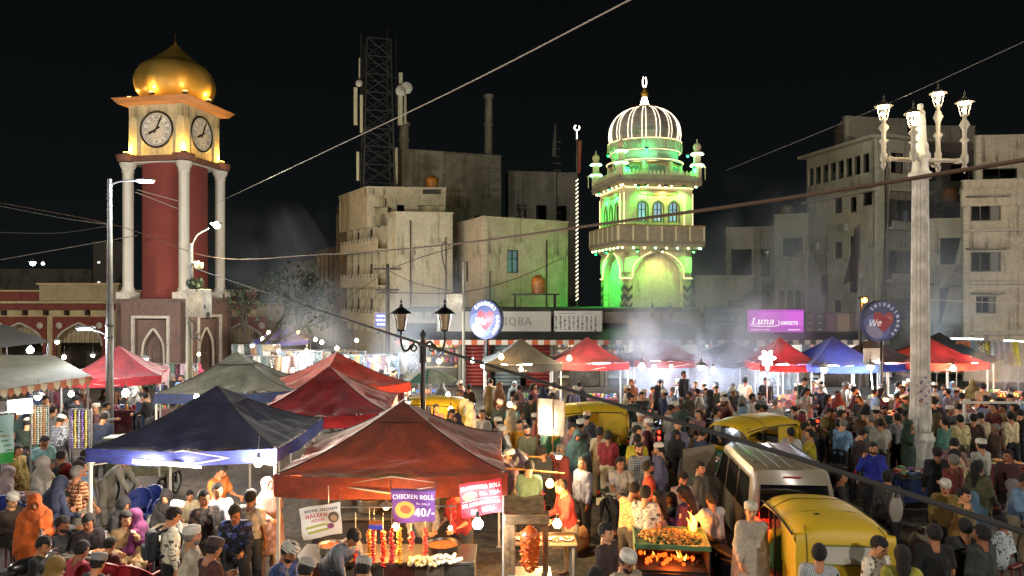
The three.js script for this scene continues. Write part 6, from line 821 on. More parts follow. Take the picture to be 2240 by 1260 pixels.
// ---------- the roll stall under the rust red canopy ----------
{
  const t = thing('roll_stall_counter', 'long stall counter with steel top under the rust red canopy', 'counter', null, V(-1.9, 0, -11.3)), w = 2.7;
  part('counter_top', rbox(w, .05, .8, .01, 0, .9, 0), metal(0x8a857a, .35), t); for (let k = 0; k < 6; k++) part('front_panel', rbox(w / 6 - .015, .82, .03, .006, -w / 2 + w * (k + .5) / 6, .44, .36, 1), mat([0x5a2018, 0x6a5a48, 0x4a4238][k % 3], .6, { map: T.grime }), t); for (const s of [-1, 1]) part('side_panel', rbox(.03, .82, .72, .006, s * (w / 2 - .03), .44, 0, 1), grimy(0x4a4238), t);
  const T2 = thing('back_counter', 'dark back counter with pots along the rear of the roll stall', 'counter', null, V(-2.2, 0, -13.4)); part('counter_top', rbox(2.6, .05, .6, .01, 0, .88, 0), grimy(0x5a564e), T2); part('cabinet', rbox(2.5, .82, .5, .01, 0, .42, 0), grimy(0x2e2a26), T2);
  const wall = thing('stall_backdrop', 'hanging dark tarpaulin at the back of the roll stall', 'tarpaulin', null, V(-2.3, 0, -13.85)); part('sheet', grid(30, 10, (u, v) => V((u - .5) * 2.9, .2 + v * 1.9, .06 * Math.sin(u * 34) + .05 * fbm(u * 8, v * 4))), mat(0x4a443a, .9, { map: T.grime }), wall);
  part('sheet_rail', rod(V(-1.5, 2.1, 0), V(1.5, 2.1, 0), .02), M.steel, wall);
  const pot = (x, y, d, r, h, hex, label) => { const q = thing('cooking_pot', label, 'pot', null, V(x, y, -d)); part('pan', lathe([[0, 0], [r * .8, 0], [r, h * .3], [r, h], [r * 1.08, h + .01], [r * .95, h], [r * .93, h * .35], [0, .04]], 24), metal(hex, .35), q); part('food', lathe([[0, h * .8], [r * .93, h * .78]], 18), mat(0xa8561e, .5, { bumpMap: T.asphaltBump, bumpScale: .05 }), q); for (const s of [-1, 1]) part('handle', new THREE.TorusGeometry(.05, .01, 5, 12, 3.2).rotateX(1.57).rotateY(s > 0 ? -1.57 : 1.57).translate(s * r * 1.05, h * .9, 0), M.steel, q); };
  pot(-2.75, .925, 11.25, .2, .14, 0x8a8680, 'shallow steel pan of curry on the stall counter'); pot(-1.05, .925, 11.2, .26, .18, 0x3a3632, 'large dark wok on the stall counter beside the hanging skewers'); pot(-1.55, .905, 13.4, .24, .3, 0x9a968c, 'deep steel pot on the back counter'); pot(-2.6, .905, 13.4, .2, .26, 0x8a8478, 'smaller steel pot on the back counter'); pot(PX(1190, 9.6), .92, 9.6, .24, .12, 0x9a8a6a, 'wide pan of fried food by the shawarma spit');
  // hanging strings of marinated meat
  const nm = [[778, 0xb02818], [808, 0xd08a28], [818, 0xb8301a], [838, 0xc03018], [857, 0xb02a1c], [874, 0xd89a30], [900, 0xb83020], [931, 0xc02c18]], meat = (hex) => mat(hex, .45);
  nm.forEach(([px, hex], k) => { const d = 10.75 + (k % 2) * .15, y1 = yAt(k % 3 ? 1158 : 1165, d), n = k === 6 ? 7 : 13, s = thing('meat_skewer', hex === 0xd08a28 || hex === 0xd89a30 ? 'hanging string of yellow marinated meat at the roll stall' : 'hanging string of red marinated meat at the roll stall', 'skewer', 'hanging strings of marinated meat', V(PX(px, d), y1, -d)); part('rod', rod(V(0, .3, 0), V(0, -n * .042, 0), .005, 4), M.steel, s); for (let q = 0; q < n; q++) part('meat_piece', new THREE.IcosahedronGeometry(.038, 1).scale(rr(.9, 1.4), rr(.55, .8), rr(.8, 1.2)).rotateY(rr(0, 6)).rotateZ(rr(-.5, .5)).translate(rr(-.012, .012), -q * .04, rr(-.012, .012)), meat(hex), s); });
  const rail = thing('hanging_rail', 'thin steel rail carrying the strings of meat', 'rail', null, V(PX(850, 10.8), yAt(1110, 10.8), -10.8)); part('rail', rod(V(-.9, 0, 0), V(1, .02, 0), .012), M.steel, rail); part('hook', [rod(V(-.88, 0, 0), V(-.88, .32, .0), .008, 4)], M.steel, rail);
  const bag = thing('snack_packet', 'orange and purple striped packet hanging above the meat strings', 'packet', null, P(822, 1152, 10.7)); part('packet', [rbox(.2, .06, .02, .008, 0, .06, 0)], mat(0xb5602a, .4), bag); part('packet_base', rbox(.2, .07, .02, .008, 0, -.01, 0), mat(0x4a4ab0, .4), bag);
  for (const [px, d, hex, l, n] of [[915, 10.3, 0xd6c08a, 'pile of pale rolled breads at the front of the roll stall', 12], [972, 10.4, 0xd8cbb4, 'pile of wrapped white rolls at the front of the roll stall', 11]]) { const q = thing('roll_pile', l, 'food', null, V(PX(px, d), .925, -d - .5)); for (let k = 0; k < n; k++) part('roll', new THREE.CapsuleGeometry(.03, .15, 3, 8).rotateX(1.57).rotateY(rr(-.7, .7)).translate(-.16 + (k % 6) * .062, .03 + Math.floor(k / 6) * .055, rr(-.05, .05)), mat(hex, .75), q); }
}
function banner(label, pts, d, tex, o = {}) { const [a, b, c, e] = pts.map((p) => P(p[0], p[1], d + (p[2] ?? 0))), t = thing('price_banner', label, 'banner', null, a.clone().add(b).multiplyScalar(.5)), q = [a, b, c, e].map((p) => p.sub(t.position)); part('sheet', grid(16, 12, (u, v) => { const p = q[3].clone().lerp(q[2], u).lerp(q[0].clone().lerp(q[1], u), v); p.z += .025 * Math.sin(u * 7 + v * 3) + .02 * Math.sin(v * 8 + u * 2); return p; }), mat(0xffffff, .55, { map: tex, transmission: .15, thickness: 0, ...o }), t); part('tie', [rod(q[0], q[0].clone().add(V(0, .12, .01)), .006, 4), rod(q[1], q[1].clone().add(V(0, .12, .01)), .006, 4)], M.dark, t); return t; }
banner('white banner for haleem house tied below the rust red canopy', [[655, 1112], [744, 1098], [750, 1165], [664, 1182]], 10.75, canvasTex(384, 320, (g, w, h) => { g.fillStyle = '#e2dcd2'; g.fillRect(0, 0, w, h); g.fillStyle = '#23202a'; g.font = 'bold 40px sans-serif'; g.fillText('MOHD. ZEESHAN', 40, 60); g.fillStyle = '#c22a3a'; g.font = 'bold 56px sans-serif'; g.fillText('HALEEM', 40, 122); g.font = 'bold 40px sans-serif'; g.fillText('HOUSE', 90, 168); g.fillStyle = '#a8a840'; g.fillRect(40, 196, 200, 22); g.fillRect(60, 244, 190, 22); g.fillStyle = '#6a5a4a'; g.beginPath(); g.ellipse(310, 140, 52, 62, .3, 0, 7); g.fill(); g.fillStyle = '#c8a888'; g.beginPath(); g.ellipse(312, 150, 34, 36, 0, 0, 7); g.fill(); g.fillStyle = '#8a4a6a'; g.beginPath(); g.ellipse(270, 230, 36, 28, 0, 0, 7); g.fill(); }));
banner('purple banner reading CHICKEN ROLL 40 hung under the rust red canopy', [[855, 1068], [952, 1070], [952, 1140], [862, 1144]], 10.55, canvasTex(384, 320, (g, w, h) => { g.fillStyle = '#7a4a92'; g.fillRect(0, 0, w, h); g.fillStyle = '#3c2a5a'; g.fillRect(0, 0, w, 20); g.fillStyle = '#fff'; g.font = 'bold 62px sans-serif'; g.fillText('CHICKEN ROLL', 8, 100, 366); g.fillStyle = '#e0a84a'; g.beginPath(); g.ellipse(110, 200, 88, 72, .2, 0, 7); g.fill(); g.fillStyle = '#b0582a'; g.beginPath(); g.ellipse(116, 200, 50, 34, .4, 0, 7); g.fill(); g.fillStyle = '#fff'; g.font = 'bold 30px sans-serif'; g.fillText('Rs. ONLY', 210, 160); g.font = 'bold 104px sans-serif'; g.fillText('40/-', 190, 270, 190); }));
banner('red banner reading SHAWARMA ROLL 70 and 100 at the canopy corner', [[1004, 1060], [1097, 1045], [1099, 1118], [1010, 1134]], 10.35, canvasTex(384, 320, (g, w, h) => { g.fillStyle = '#c4141e'; g.fillRect(0, 0, w, h); g.fillStyle = '#f3ece4'; g.font = 'bold 54px sans-serif'; g.fillText('SHAWARMA ROLL', 10, 70, 366); g.font = 'bold 58px sans-serif'; g.fillText('Rs. 70/-', 176, 140, 196); g.fillStyle = '#d8a04a'; g.beginPath(); g.ellipse(88, 128, 66, 40, 0, 0, 7); g.fill(); g.fillStyle = '#f3ece4'; g.fillRect(20, 172, 340, 4); g.font = 'bold 44px sans-serif'; g.fillText('SPL SHAWARMA ROLL', 14, 226, 356); g.font = 'bold 62px sans-serif'; g.fillText('Rs. 100/-', 90, 294, 240); }));
{ // shawarma stand
  const d = 10.2, t = thing('shawarma_stand', 'wooden shawarma stand with a tall spit of orange meat', 'food stand', null, V(PX(1140, d), 0, -d)); const wd = woodM(0xa8865c);
  part('post', rbox(.16, 1.84, .14, .01, -.16, .92, 0), wd, t); part('top_beam', rbox(.62, .14, .2, .01, .08, 1.8, 0), wd, t); part('sheet_roof', grid(6, 4, (u, v) => V(-.24 + u * .56, 1.9 + .1 * v + .02 * Math.sin(u * 9), .16 - v * .5)), woodM(0xb39a70), t); part('back_post', rbox(.08, 1.75, .08, .01, .34, .87, -.1), wd, t);
  part('base_tray', rbox(.6, .06, .5, .01, .12, 1.0, 0), M.steel, t); part('cabinet', rbox(.58, .96, .46, .01, .12, .48, 0), grimy(0x3a342c), t);
  const P0 = [[.03, 1.06], [.07, 1.1], [.1, 1.21], [.12, 1.36], [.125, 1.5], [.12, 1.6], [.06, 1.67], [.02, 1.7]]; part('spit', grid(28, 24, (u, v) => { const k = new THREE.SplineCurve(P0.map(([r, y]) => new THREE.Vector2(r, y))).getPoint(v), th = -u * 6.2832, n = .8 + .45 * fbm(Math.cos(th) * 5 + 9, k.y * 22, Math.sin(th) * 5, 3); return V(.12 + Math.cos(th) * k.x * n, k.y, .05 + Math.sin(th) * k.x * n); }), mat(0xb04a12, .45), t);
  for (let k = 0; k < 90; k++) { const a = rnd() * 6.28, y = rr(1.1, 1.62), r = .1 + .025 * Math.sin((y - 1.06) * 4); part('meat_slice', new THREE.IcosahedronGeometry(rr(.018, .034), 0).scale(1.3, .45, 1).rotateY(-a).translate(.12 + Math.cos(a) * r, y, .05 + Math.sin(a) * r), mat(pick([0xb8501a, 0x8a2e10, 0xc8702a, 0x9a3a14, 0xd08a3a]), .5), t); }
  const br = part('burner', box(.2, .5, .04, .12, 1.38, -.14), mat(0x3a1a0c, .7), t); part('flame', box(.16, .44, .01, .12, 1.38, -.114), glow(0xff6a18, 3.2), br); lampLight(t, V(.12, 1.38, -.06), 0xff7a28, 1.2, 4);
}
const flameM = [glow(0xff7a1c, 5, { transparent: true, opacity: .4 }), glow(0xffb040, 9, { transparent: true, opacity: .45 }), glow(0xff5a14, 5, { transparent: true, opacity: .4 })], coalM = glow(0xff4a12, 2.6), ashM = mat(0x1a1614, .9);
function flames(parent, w, dp, n, h, y) { for (let k = 0; k < n; k++) { const x = rr(-w / 2, w / 2), z = rr(-dp / 2, dp / 2), hh = h * rr(.4, 1.1), b = rr(.3, .6) * hh * .35, s = rr(0, 6); part('flame', grid(8, 10, (u, v) => { const a = u * 6.2832, r = b * Math.pow(Math.sin(Math.PI * Math.min(1, v * .85 + .12)), 1.2) * (1 - v * .6), cx = .3 * hh * v * v * Math.sin(s + v * 3); return V(x + cx + Math.cos(a) * r, y + v * hh, z + Math.sin(-a) * r); }), flameM[k % 3], parent); } }
function coals(parent, w, dp, y, n) { for (let k = 0; k < n; k++) part(k % 3 ? 'glowing_coal' : 'coal', new THREE.IcosahedronGeometry(rr(.025, .045), 0).translate(rr(-w / 2, w / 2), y + rr(-.01, .02), rr(-dp / 2, dp / 2)), k % 3 ? coalM : ashM, parent); }
function grill(px, py, w, turn, label, o = {}) { // py: row of the grill top at 0.95 m
  const hgt = .95, d = (EYE - hgt) * F / (py - HOR), t = thing('charcoal_grill', label, 'grill', null, V(PX(px, d), 0, -d), turn), im = grimy(0x24201d, .7);
  part('trough', [rbox(w, .04, .42, .01, 0, .7, 0), rbox(w, .2, .03, .006, 0, .82, -.2), rbox(w, .08, .03, .006, 0, .76, .2), rbox(.03, .2, .42, .006, -w / 2, .82, 0), rbox(.03, .2, .42, .006, w / 2, .82, 0)], im, t); for (const [a, b] of [[-1, -1], [1, -1], [-1, 1], [1, 1]]) part('leg', rod(V(a * (w / 2 - .06), 0, b * .16), V(a * (w / 2 - .06), .7, b * .16), .02), im, t);
  coals(t, w - .1, .32, .76, Math.round(w * 26)); flames(t, w * .85, .26, o.n ?? 12, o.h ?? .22, .78); for (let k = 0; k < w * 7; k++) { const x = -w / 2 + .1 + k * .14; part('skewer', rod(V(x, .95, -.26), V(x, .93, .34), .006, 4), M.steel, t); part('kebab', new THREE.CapsuleGeometry(.026, .22, 3, 7).rotateX(1.57).translate(x, .955, rr(-.05, .05)), mat(0x7a3a1c, .6), t); }
  if (o.shelf) part('shelf', rbox(w, .03, .5, .006, 0, .35, 0), im, t); lampLight(t, V(0, 1.0, .25), 0xff8a3c, (o.cd ?? 4) * 1.7, 5); placed.push([PX(px, d), d, w * .6]); return { t, d };
}
grill(1492, 868, 1.1, .1, 'long flaming grill in front of the standing cook', { h: .3, n: 16, shelf: 1 }); grill(1772, 862, 1.2, -.1, 'flaming grill before the blue canopy', { h: .26, n: 18, shelf: 1 }); grill(1412, 890, .6, 0, 'small glowing grill between the rickshaws', { h: .1, n: 4, cd: 1.5 }); grill(1928, 908, .75, 0, 'low grill with orange coals left of the fluted column', { h: .12, n: 8, cd: 2 }); grill(2205, 858, 1.1, 0, 'flaming grill at the right edge of the square', { h: .2, n: 12 }); grill(1690, 884, .8, .05, 'glowing grill among the motorcycles behind the side on rickshaw', { h: .14, n: 8, cd: 3 }); grill(2160, 905, .8, 0, 'glowing grill beside the fruit stall gantry', { h: .12, n: 8, cd: 3 }); grill(2110, 866, .9, .1, 'red glowing grill right of the fluted column', { h: .1, n: 6, cd: 2 });
{ // kebab cart in the foreground
  const x = 2.5, d = 11.7, t = thing('kebab_cart', 'cart with a green tray heaped with fried snacks and glowing coals below', 'food cart', null, V(x, 0, -d), -.12); part('tray', rbox(1.15, .035, .95, .008, 0, 1.0, 0), mat(0x4a6a48, .5), t); for (const [w, dp, a, b] of [[1.15, .03, 0, .46], [1.15, .03, 0, -.46], [.03, .95, .56, 0], [.03, .95, -.56, 0]]) part('tray_rim', rbox(w, .06, dp, .006, a, 1.03, b, 1), mat(0x4a6a48, .5), t);
  for (let k = 0; k < 240; k++) { const a = rnd() * 6.28, r = Math.sqrt(rnd()) * .42; part('fried_piece', new THREE.IcosahedronGeometry(rr(.022, .036), 0).scale(1.5, .8, 1).rotateY(rr(0, 6)).rotateZ(rr(-.4, .4)).translate(Math.cos(a) * r * 1.15, 1.03 + (.43 - r) * .16 + rr(0, .02), Math.sin(a) * r * .95), mat(pick([0x9a6a2a, 0x8a5522, 0xa87a38, 0x7a4a1e, 0x6a5a2a]), .6), t); }
  part('side_board', rbox(.03, .72, .9, .006, -.55, .62, 0), woodM(0x6a6254), t); part('side_board', rbox(.03, .72, .9, .006, .55, .62, 0), grimy(0x2a2622), t); part('back_board', rbox(1.08, .72, .03, .006, 0, .62, -.42), woodM(0x5a5244), t); part('lower_front', rbox(1.06, .34, .03, .006, 0, .44, .42), mat(0x121110, .7), t); part('fire_shelf', rbox(1.06, .03, .8, .006, 0, .63, 0), mat(0x1a1614, .9), t);
  const f = thing('coal_bed', 'glowing orange coals inside the kebab cart', 'coals', null, V(x, .65, -d), -.12); coals(f, .9, .5, .03, 40); flames(f, .8, .3, 9, .13, .03); lampLight(f, V(0, .12, .35), 0xff6a22, 2.2, 4); const fl = thing('cooking_flame', 'tall orange flame rising at the back of the kebab cart', 'flame', null, V(x + .42, 1.02, -d - .25)); flames(fl, .12, .1, 5, .42, 0); lampLight(fl, V(0, .25, .1), 0xff8a30, 2, 4);
  for (const [a, b] of [[-.45, .3], [.45, .3], [-.45, -.3], [.45, -.3]]) wheel(t, a, .16, b, .16, .05); placed.push([x, d, .7]);
}
// ---------- other stalls and goods ----------
const WARE = ['rust red', 'mustard', 'slate blue', 'wine red', 'off white', 'green', 'purple', 'orange', 'grey', 'navy'];
{ const x = PX(2035, 17.2), d = 17.2; table(x, d, 1.9, .9, .7, 0x3a4a5a, 'low table with a blue cloth skirt piled with small wares', .05, 0x1c3a78); for (let k = 0; k < 46; k++) { const w = rr(.1, .2), q = thing('small_ware', `small ${WARE[k % 10]} packet of wares on the blue skirted table`, 'packet', 'small wares on the blue skirted table', V(x + rr(-.85, .85), .7 + Math.floor(k / 23) * .045, -d + rr(-.36, .36)), rr(0, 3)); part('packet', rbox(w, .045, rr(.08, .14), .008, 0, .023, 0, 1), GOODS[k % 10], q); part('label_strip', box(w * .5, .002, .06, 0, .047, 0), WHITE, q); } }
{ const x = PX(2165, 17.6), d = 17.6; table(x, d, 1.6, .8, .85, 0x7a2a22, 'red table with trays behind the white capped man', 0, 0x7a1c1c); for (let k = 0; k < 10; k++) plate(x - .6 + (k % 5) * .3, .85, d - .15 + Math.floor(k / 5) * .32, .12, `dish of ${['golden', 'red', 'green', 'pale'][k % 4]} food on the red table behind the white capped man`, [0xc88a3a, 0xb04a22, 0x8a8a3a, 0xd8c8a8][k % 4]); const q = thing('fruit_stall_gantry', 'white square tube frame over the fruit stall at the right', 'frame', null, V(PX(2185, 20.3), 0, -20.3)); for (const s of [-1, 1]) part('post', rbox(.06, 1.85, .06, .006, s * .95, .92, 0), M.legWhite, q); part('cross_bar', rbox(2.1, .06, .06, .006, 0, 1.88, 0), M.legWhite, q); }
function hangRack(px, py, d, w, n, label, cols, flat) { const p = P(px, py, d), t = thing('goods_rack', label, 'rack', null, V(p.x, 0, -d)); part('rail', rod(V(-w / 2, p.y, 0), V(w / 2, p.y, 0), .015), M.steel, t); for (const s of [-1, 1]) part('post', rod(V(s * w / 2, 0, 0), V(s * w / 2, p.y, 0), .02), M.steel, t); for (let k = 0; k < n; k++) { const x = -w / 2 + w * (k + .5) / n, L = rr(.7, 1.05); if (flat) part('garment', grid(6, 6, (u, v) => V(x + (u - .5) * (w / n) * (1.5 - v * .6), p.y - .03 - (1 - v) * L, .1 * Math.sin(u * 7 + k) * (1 - v))), mat(pick(cols), .9, { map: rnd() < .3 ? T.floral : T.fabricTone }), t); else { const B = []; for (let q = 0; q < 18; q++) B.push(new THREE.SphereGeometry(.028, 6, 4).scale(1, .8, 1).translate(x + rr(-.004, .004), p.y - .04 - q * .05, 0)); part('bead_string', B, mat(cols[k % cols.length], .4), t); } } placed.push([p.x, d, w * .55]); }
hangRack(86, 888, 17.4, .42, 6, 'stand of white and orange bead strings by the checked shirt man', [0xc8c4b4, 0xd08a4a, 0xbfd0c0], false); hangRack(176, 895, 17.0, .5, 6, 'stand of purple and yellow bead strings beside the grey pole', [0x5a3a8a, 0xc8b04a, 0x8a8a94], false);
hangRack(375, 795, 31, 2.2, 9, 'rail of hanging clothes at the foot of the clock tower', [0xb7c4c8, 0xc8a8b0, 0x5a7a6a, 0x8a4a5a, 0xd8d4c8], true); hangRack(690, 765, 37, 4, 12, 'long rail of garments in the lit bazaar lane', [0x9a7458, 0xb8aa90, 0x5a6a80, 0x82504f, 0xa08a52], true); hangRack(790, 775, 34, 3, 10, 'rail of bright garments below the lit blue sign', [0x9a5648, 0xa8945a, 0x4f6e66, 0xb8b2aa, 0x605078], true); hangRack(2160, 745, 31, 2.6, 9, 'rail of pale garments below the beige corner block', [0xc8d0c0, 0xb8c84a, 0x8aa0b0, 0xc87a4a], true); hangRack(1700, 800, 33.5, 2, 7, 'rail of light clothes behind the red canopy', [0xb8d0d8, 0xd8d8d0, 0x6a90a0], true);
function stallTable(px, d, w, label) { const x = PX(px, d), t = thing('goods_stall', label, 'stall', null, V(x, 0, -d), rr(-.15, .15)); part('counter', rbox(w, .8, .7, .02, 0, .4, 0), mat(pick([0x5a4a3a, 0x3a4a5a, 0x6a2a2a, 0x4a4a4a]), .8, { map: T.grime }), t); const n = Math.floor(w / .16); for (let r = 0; r < 3; r++) for (let k = 0; k < n; k++) part('ware', rnd() < .5 ? rbox(rr(.08, .14), rr(.05, .16), .1, .01, -w / 2 + .1 + k * .16, .86 + r * .03, -.22 + r * .2, 1) : cyl(.05, .04, rr(.06, .18), -w / 2 + .1 + k * .16, .8, -.22 + r * .2, 7), pick(GOODS), t); placed.push([x, d, w * .55]); }
[[600, 33, 2.2, 'counter of small wares under the lane lights'], [655, 30, 2, 'counter of packets in front of the long garment rail'], [705, 34, 2.2, 'counter of bright wares in the middle of the bazaar lane'], [770, 31, 2, 'counter of jars under the bright garment rail'], [840, 33, 2, 'counter of boxes by the power pole'], [905, 30, 1.8, 'counter of cups behind the green umbrella'], [1180, 28.8, 1.8, 'serving counter under the charcoal canopy'], [1300, 28.8, 1.8, 'serving counter under the dull red canopy'], [1440, 30, 1.8, 'serving counter in the thickest smoke'], [1720, 28.6, 1.8, 'serving counter under the red canopy by the flower lamp'], [1830, 28.2, 2, 'serving counter under the blue canopy'], [1960, 28.6, 2, 'serving counter left of the fluted column'], [2080, 28.6, 2, 'pink lit counter under the red canopy behind the column'], [2200, 27, 2.4, 'counter of fried snacks at the right edge'], [60, 24, 2, 'counter under the dark corrugated awning'], [300, 26, 2, 'counter of trinkets below the red canopy at the left'], [470, 25, 1.8, 'counter behind the camera pole'], [570, 28, 2, 'counter of bangles at the mouth of the bazaar lane'], [620, 36, 2.4, 'counter of toys beyond the lane lights'], [735, 29, 1.8, 'counter of fruit before the red canopies'], [800, 36, 2.2, 'counter of shoes deep in the lane'], [2150, 30, 2, 'counter of sweets under the tube lamp']].forEach((a) => stallTable(...a));
{ // green and white umbrella, food cart, lit panel, banner, sheet
  let d = 25.5, t = thing('parasol', 'green and white market umbrella behind the twin lantern post', 'umbrella', null, V(PX(942, d), 0, -d)); const y = yAt(806, d); part('pole', cyl(.025, .025, y, 0, 0, 0, 8), M.steel, t); for (let k = 0; k < 8; k++) part('gore', grid(6, 6, (u, v) => { const a = (k + u) * Math.PI / 4, r = .95 * v * (1 - .06 * Math.sin(Math.PI * u)); return V(Math.cos(a) * r, y - .36 * v * v - .06 * v, -Math.sin(a) * r); }), tentM(k % 2 ? 0x2a6a5a : 0x9aa89c, .3), t);
  d = 17.6; t = thing('food_cart', 'pale green metal cart with counter flap beside the grey lamp pole', 'cart', null, V(PX(318, d), 0, -d), .05); part('cabinet', rbox(1.45, .85, .8, .02, 0, 1.05, 0), grimy(0x9aa088, .5), t); part('counter_flap', rbox(1.7, .04, .4, .01, .05, 1.5, .2), grimy(0xa8ad96, .5), t); part('corner_trim', [box(.04, .85, .02, .5, 1.05, .41)], M.white, t); for (const [a, b] of [[-.6, .3], [.6, .3], [-.6, -.3], [.6, -.3]]) part('leg', rod(V(a, .3, b), V(a, .64, b), .03), M.dark, t); wheel(t, -.55, .3, .42, .3, .06); wheel(t, .55, .3, .42, .3, .06); wheel(t, -.55, .3, -.42, .3, .06); wheel(t, .55, .3, -.42, .3, .06); placed.push([PX(318, d), d, .9]);
  d = 16.2; t = thing('panel_lamp', 'slanting bright white light panel under the olive awning', 'lamp', null, P(42, 890, d)); part('light_panel', rbox(.5, .3, .02, .01, 0, 0, 0).rotateZ(.1), glow(0xf6faff, 7), t); part('housing', rbox(.54, .34, .05, .01, 0, 0, -.04).rotateZ(.1), M.white, t); part('stand', rod(V(-.22, -.1, -.04), V(-.22, -P(42, 890, d).y, -.04), .02), M.steel, t); lampLight(t, V(0, 0, .12), 0xf2f7ff, 7, 10);
  t = banner('pale teal printed banner standing at the left edge', [[-30, 912], [30, 905], [32, 1010], [-30, 1020]], 14.6, canvasTex(192, 256, (g) => { g.fillStyle = '#a8c8c4'; g.fillRect(0, 0, 192, 256); g.fillStyle = '#4a8a5a'; for (let i = 0; i < 8; i++) g.fillRect(20 + i * 18 % 120, 30 + i * 26, 60, 8); g.fillStyle = '#c86a5a'; g.fillRect(20, 110, 150, 4); g.fillStyle = '#3a9a4a'; g.fillRect(0, 200, 192, 56); }));
  d = 16.4; t = thing('lit_sheet', 'white cloth sheet glowing in front of a bulb on two thin posts', 'sheet', null, V(PX(1205, d), 0, -d)); const ys = [yAt(950, d), yAt(876, d)]; part('sheet', grid(12, 10, (u, v) => V(lerp(-.28, .28, u), lerp(ys[0] - u * .06, ys[1] + (1 - u) * .05, v), .04 * Math.sin(u * 6 + v * 2))), mat(0xd8cbb8, .85, { transmission: .5, thickness: 0, map: T.fabricTone }), t); for (const x of [-.3, .05, .31]) part('post', rod(V(x, 0, -.04), V(x, ys[1] + .08, -.04), .014), woodM(0x8a6a4a), t);
  d = 15; t = thing('tarpaulin_roof', 'sagging silvery plastic roof on bamboo poles right of the rust red canopy', 'tarpaulin', null, V(PX(1090, d), 0, -d)); const yt = yAt(985, d); part('sheet', grid(18, 10, (u, v) => V(-.5 + u * 1.1, yt + .06 * Math.sin(u * 14 + v * 3) - .25 * u * .3 - (1 - v) * .12, (1 - v) * .8 - .2)), mat(0x6a5a66, .22, { clearcoat: .6 }), t); part('bamboo', rod(V(-.6, yt - .15, .62), V(1.3, yt - .3, .7), .022), woodM(0xa87a3a), t); part('bamboo', rod(V(-.6, yt - .1, -.25), V(.9, yt - .2, -.25), .022), woodM(0xa87a3a), t); for (const [a, b] of [[-.5, .55], [.62, .6], [.55, -.22], [-.5, -.22]]) part('post', rod(V(a, 0, b), V(a, yt - .15, b), .022), woodM(0xa87a3a), t);
  table(PX(1180, 12.2), 12.2, 1.2, .6, .85, 0x6a5a48, 'wooden counter under the warm bulbs right of the shawarma stand'); for (let k = 0; k < 6; k++) plate(PX(1180, 12.2) - .45 + k * .18, .85, 12.1, .1, 'dish of fried food on the wooden counter', pick([0xb8622a, 0xc88a3a, 0x9a3a1a]));
  d = 11.2; for (const [px, y] of [[1188, 1085], [993, 1100]]) { const s = thing('chilli_string', px > 1100 ? 'string of dried red chillies hanging by the warm bulbs' : 'string of dried red chillies beside the red banner', 'chillies', null, P(px, y, d)); part('string', rod(V(0, .3, 0), V(0, -.45, 0), .005, 4), M.dark, s); for (let k = 0; k < 26; k++) part('chilli', new THREE.ConeGeometry(.016, .1, 6).rotateZ(rr(1.8, 4.4)).rotateY(rr(0, 6)).translate(rr(-.03, .03), .05 - k * .02, rr(-.03, .03)), mat(0xa81c14, .4), s); }
  d = 14.4; t = thing('cooking_cabinet', 'glass snack cabinet on legs beside the far pot', 'cabinet', null, V(PX(2130, 22), 0, -22)); part('cabinet', rbox(1, .5, .5, .02, 0, 1.05, 0), mat(0xa8b4b4, .3), t); part('base', rbox(1.05, .8, .55, .02, 0, .4, 0), grimy(0x7a1c1c), t);
  for (const [px, py, dd, hex, l] of [[2020, 1150, 13.6, 0x9a9484, 'white carrier bag on the ground beside the man in the dark suit'], [1262, 1110, 14.0, 0xa87a4a, 'brown sack on the ground beside the handcart'], [348, 1060, 14.8, 0xc8c4b8, 'white plastic sack piled behind the dining table'], [395, 1062, 15, 0xc8b46a, 'yellow plastic sack piled behind the dining table']]) { const q = thing('sack', l, 'bag', null, V(PX(px, dd), 0, -dd)); part('bag', grid(20, 14, (u, v) => { const a = -u * 6.2832, r = .26 * Math.pow(Math.sin(Math.PI * (v * .86 + .06)), .6) * (.85 + .3 * fbm(Math.cos(a) * 2 + px, v * 4, Math.sin(a) * 2)); return V(Math.cos(a) * r, v * .5, Math.sin(a) * r); }), mat(hex, .6), q); part('knot', lathe([[.05, .47], [.03, .52], [.07, .58], [.02, .57]], 10), mat(hex, .6), q); }
}
// ---------- many lamps of the market ----------
ledTube(P(290, 1010, 12.4), P(440, 1022, 12.7), 0xffe9d2, 16, 'long white tube lamp under the front edge of the blue canopy');
bulb(565, 1012, 12.3, 0xfff0dc, 11, .085, 'bright white bulb at the right corner of the blue canopy'); bulb(845, 1108, 11.2, WARM, 6, .06, 'warm bulb beside the purple banner'); bulb(865, 1153, 10.9, WARM, 6, .06, 'warm bulb among the hanging meat strings'); bulb(1045, 1146, 10.0, 0xeef6ff, 3.5, .085, 'large cool white bulb below the red banner'); bulb(985, 1155, 11.0, 0xfff0dc, .0, .035, 'small white bulb left of the red banner');
bulb(1203, 1058, 12.4, WARM, 10, .08, 'warm bulb above the counter right of the rust red canopy'); bulb(1222, 998, 14.2, 0xffd9a0, 8, .07, 'warm bulb hanging below the lit white sheet'); bulb(1219, 1146, 11.6, 0xffd08a, 9, .08, 'warm bulb low beside the man in the red sweater', { wire: .8 }); bulb(1193, 915, 16.6, 0xfff0d8, 4, .09, 'bulb glowing behind the white cloth sheet', { wire: .2 });
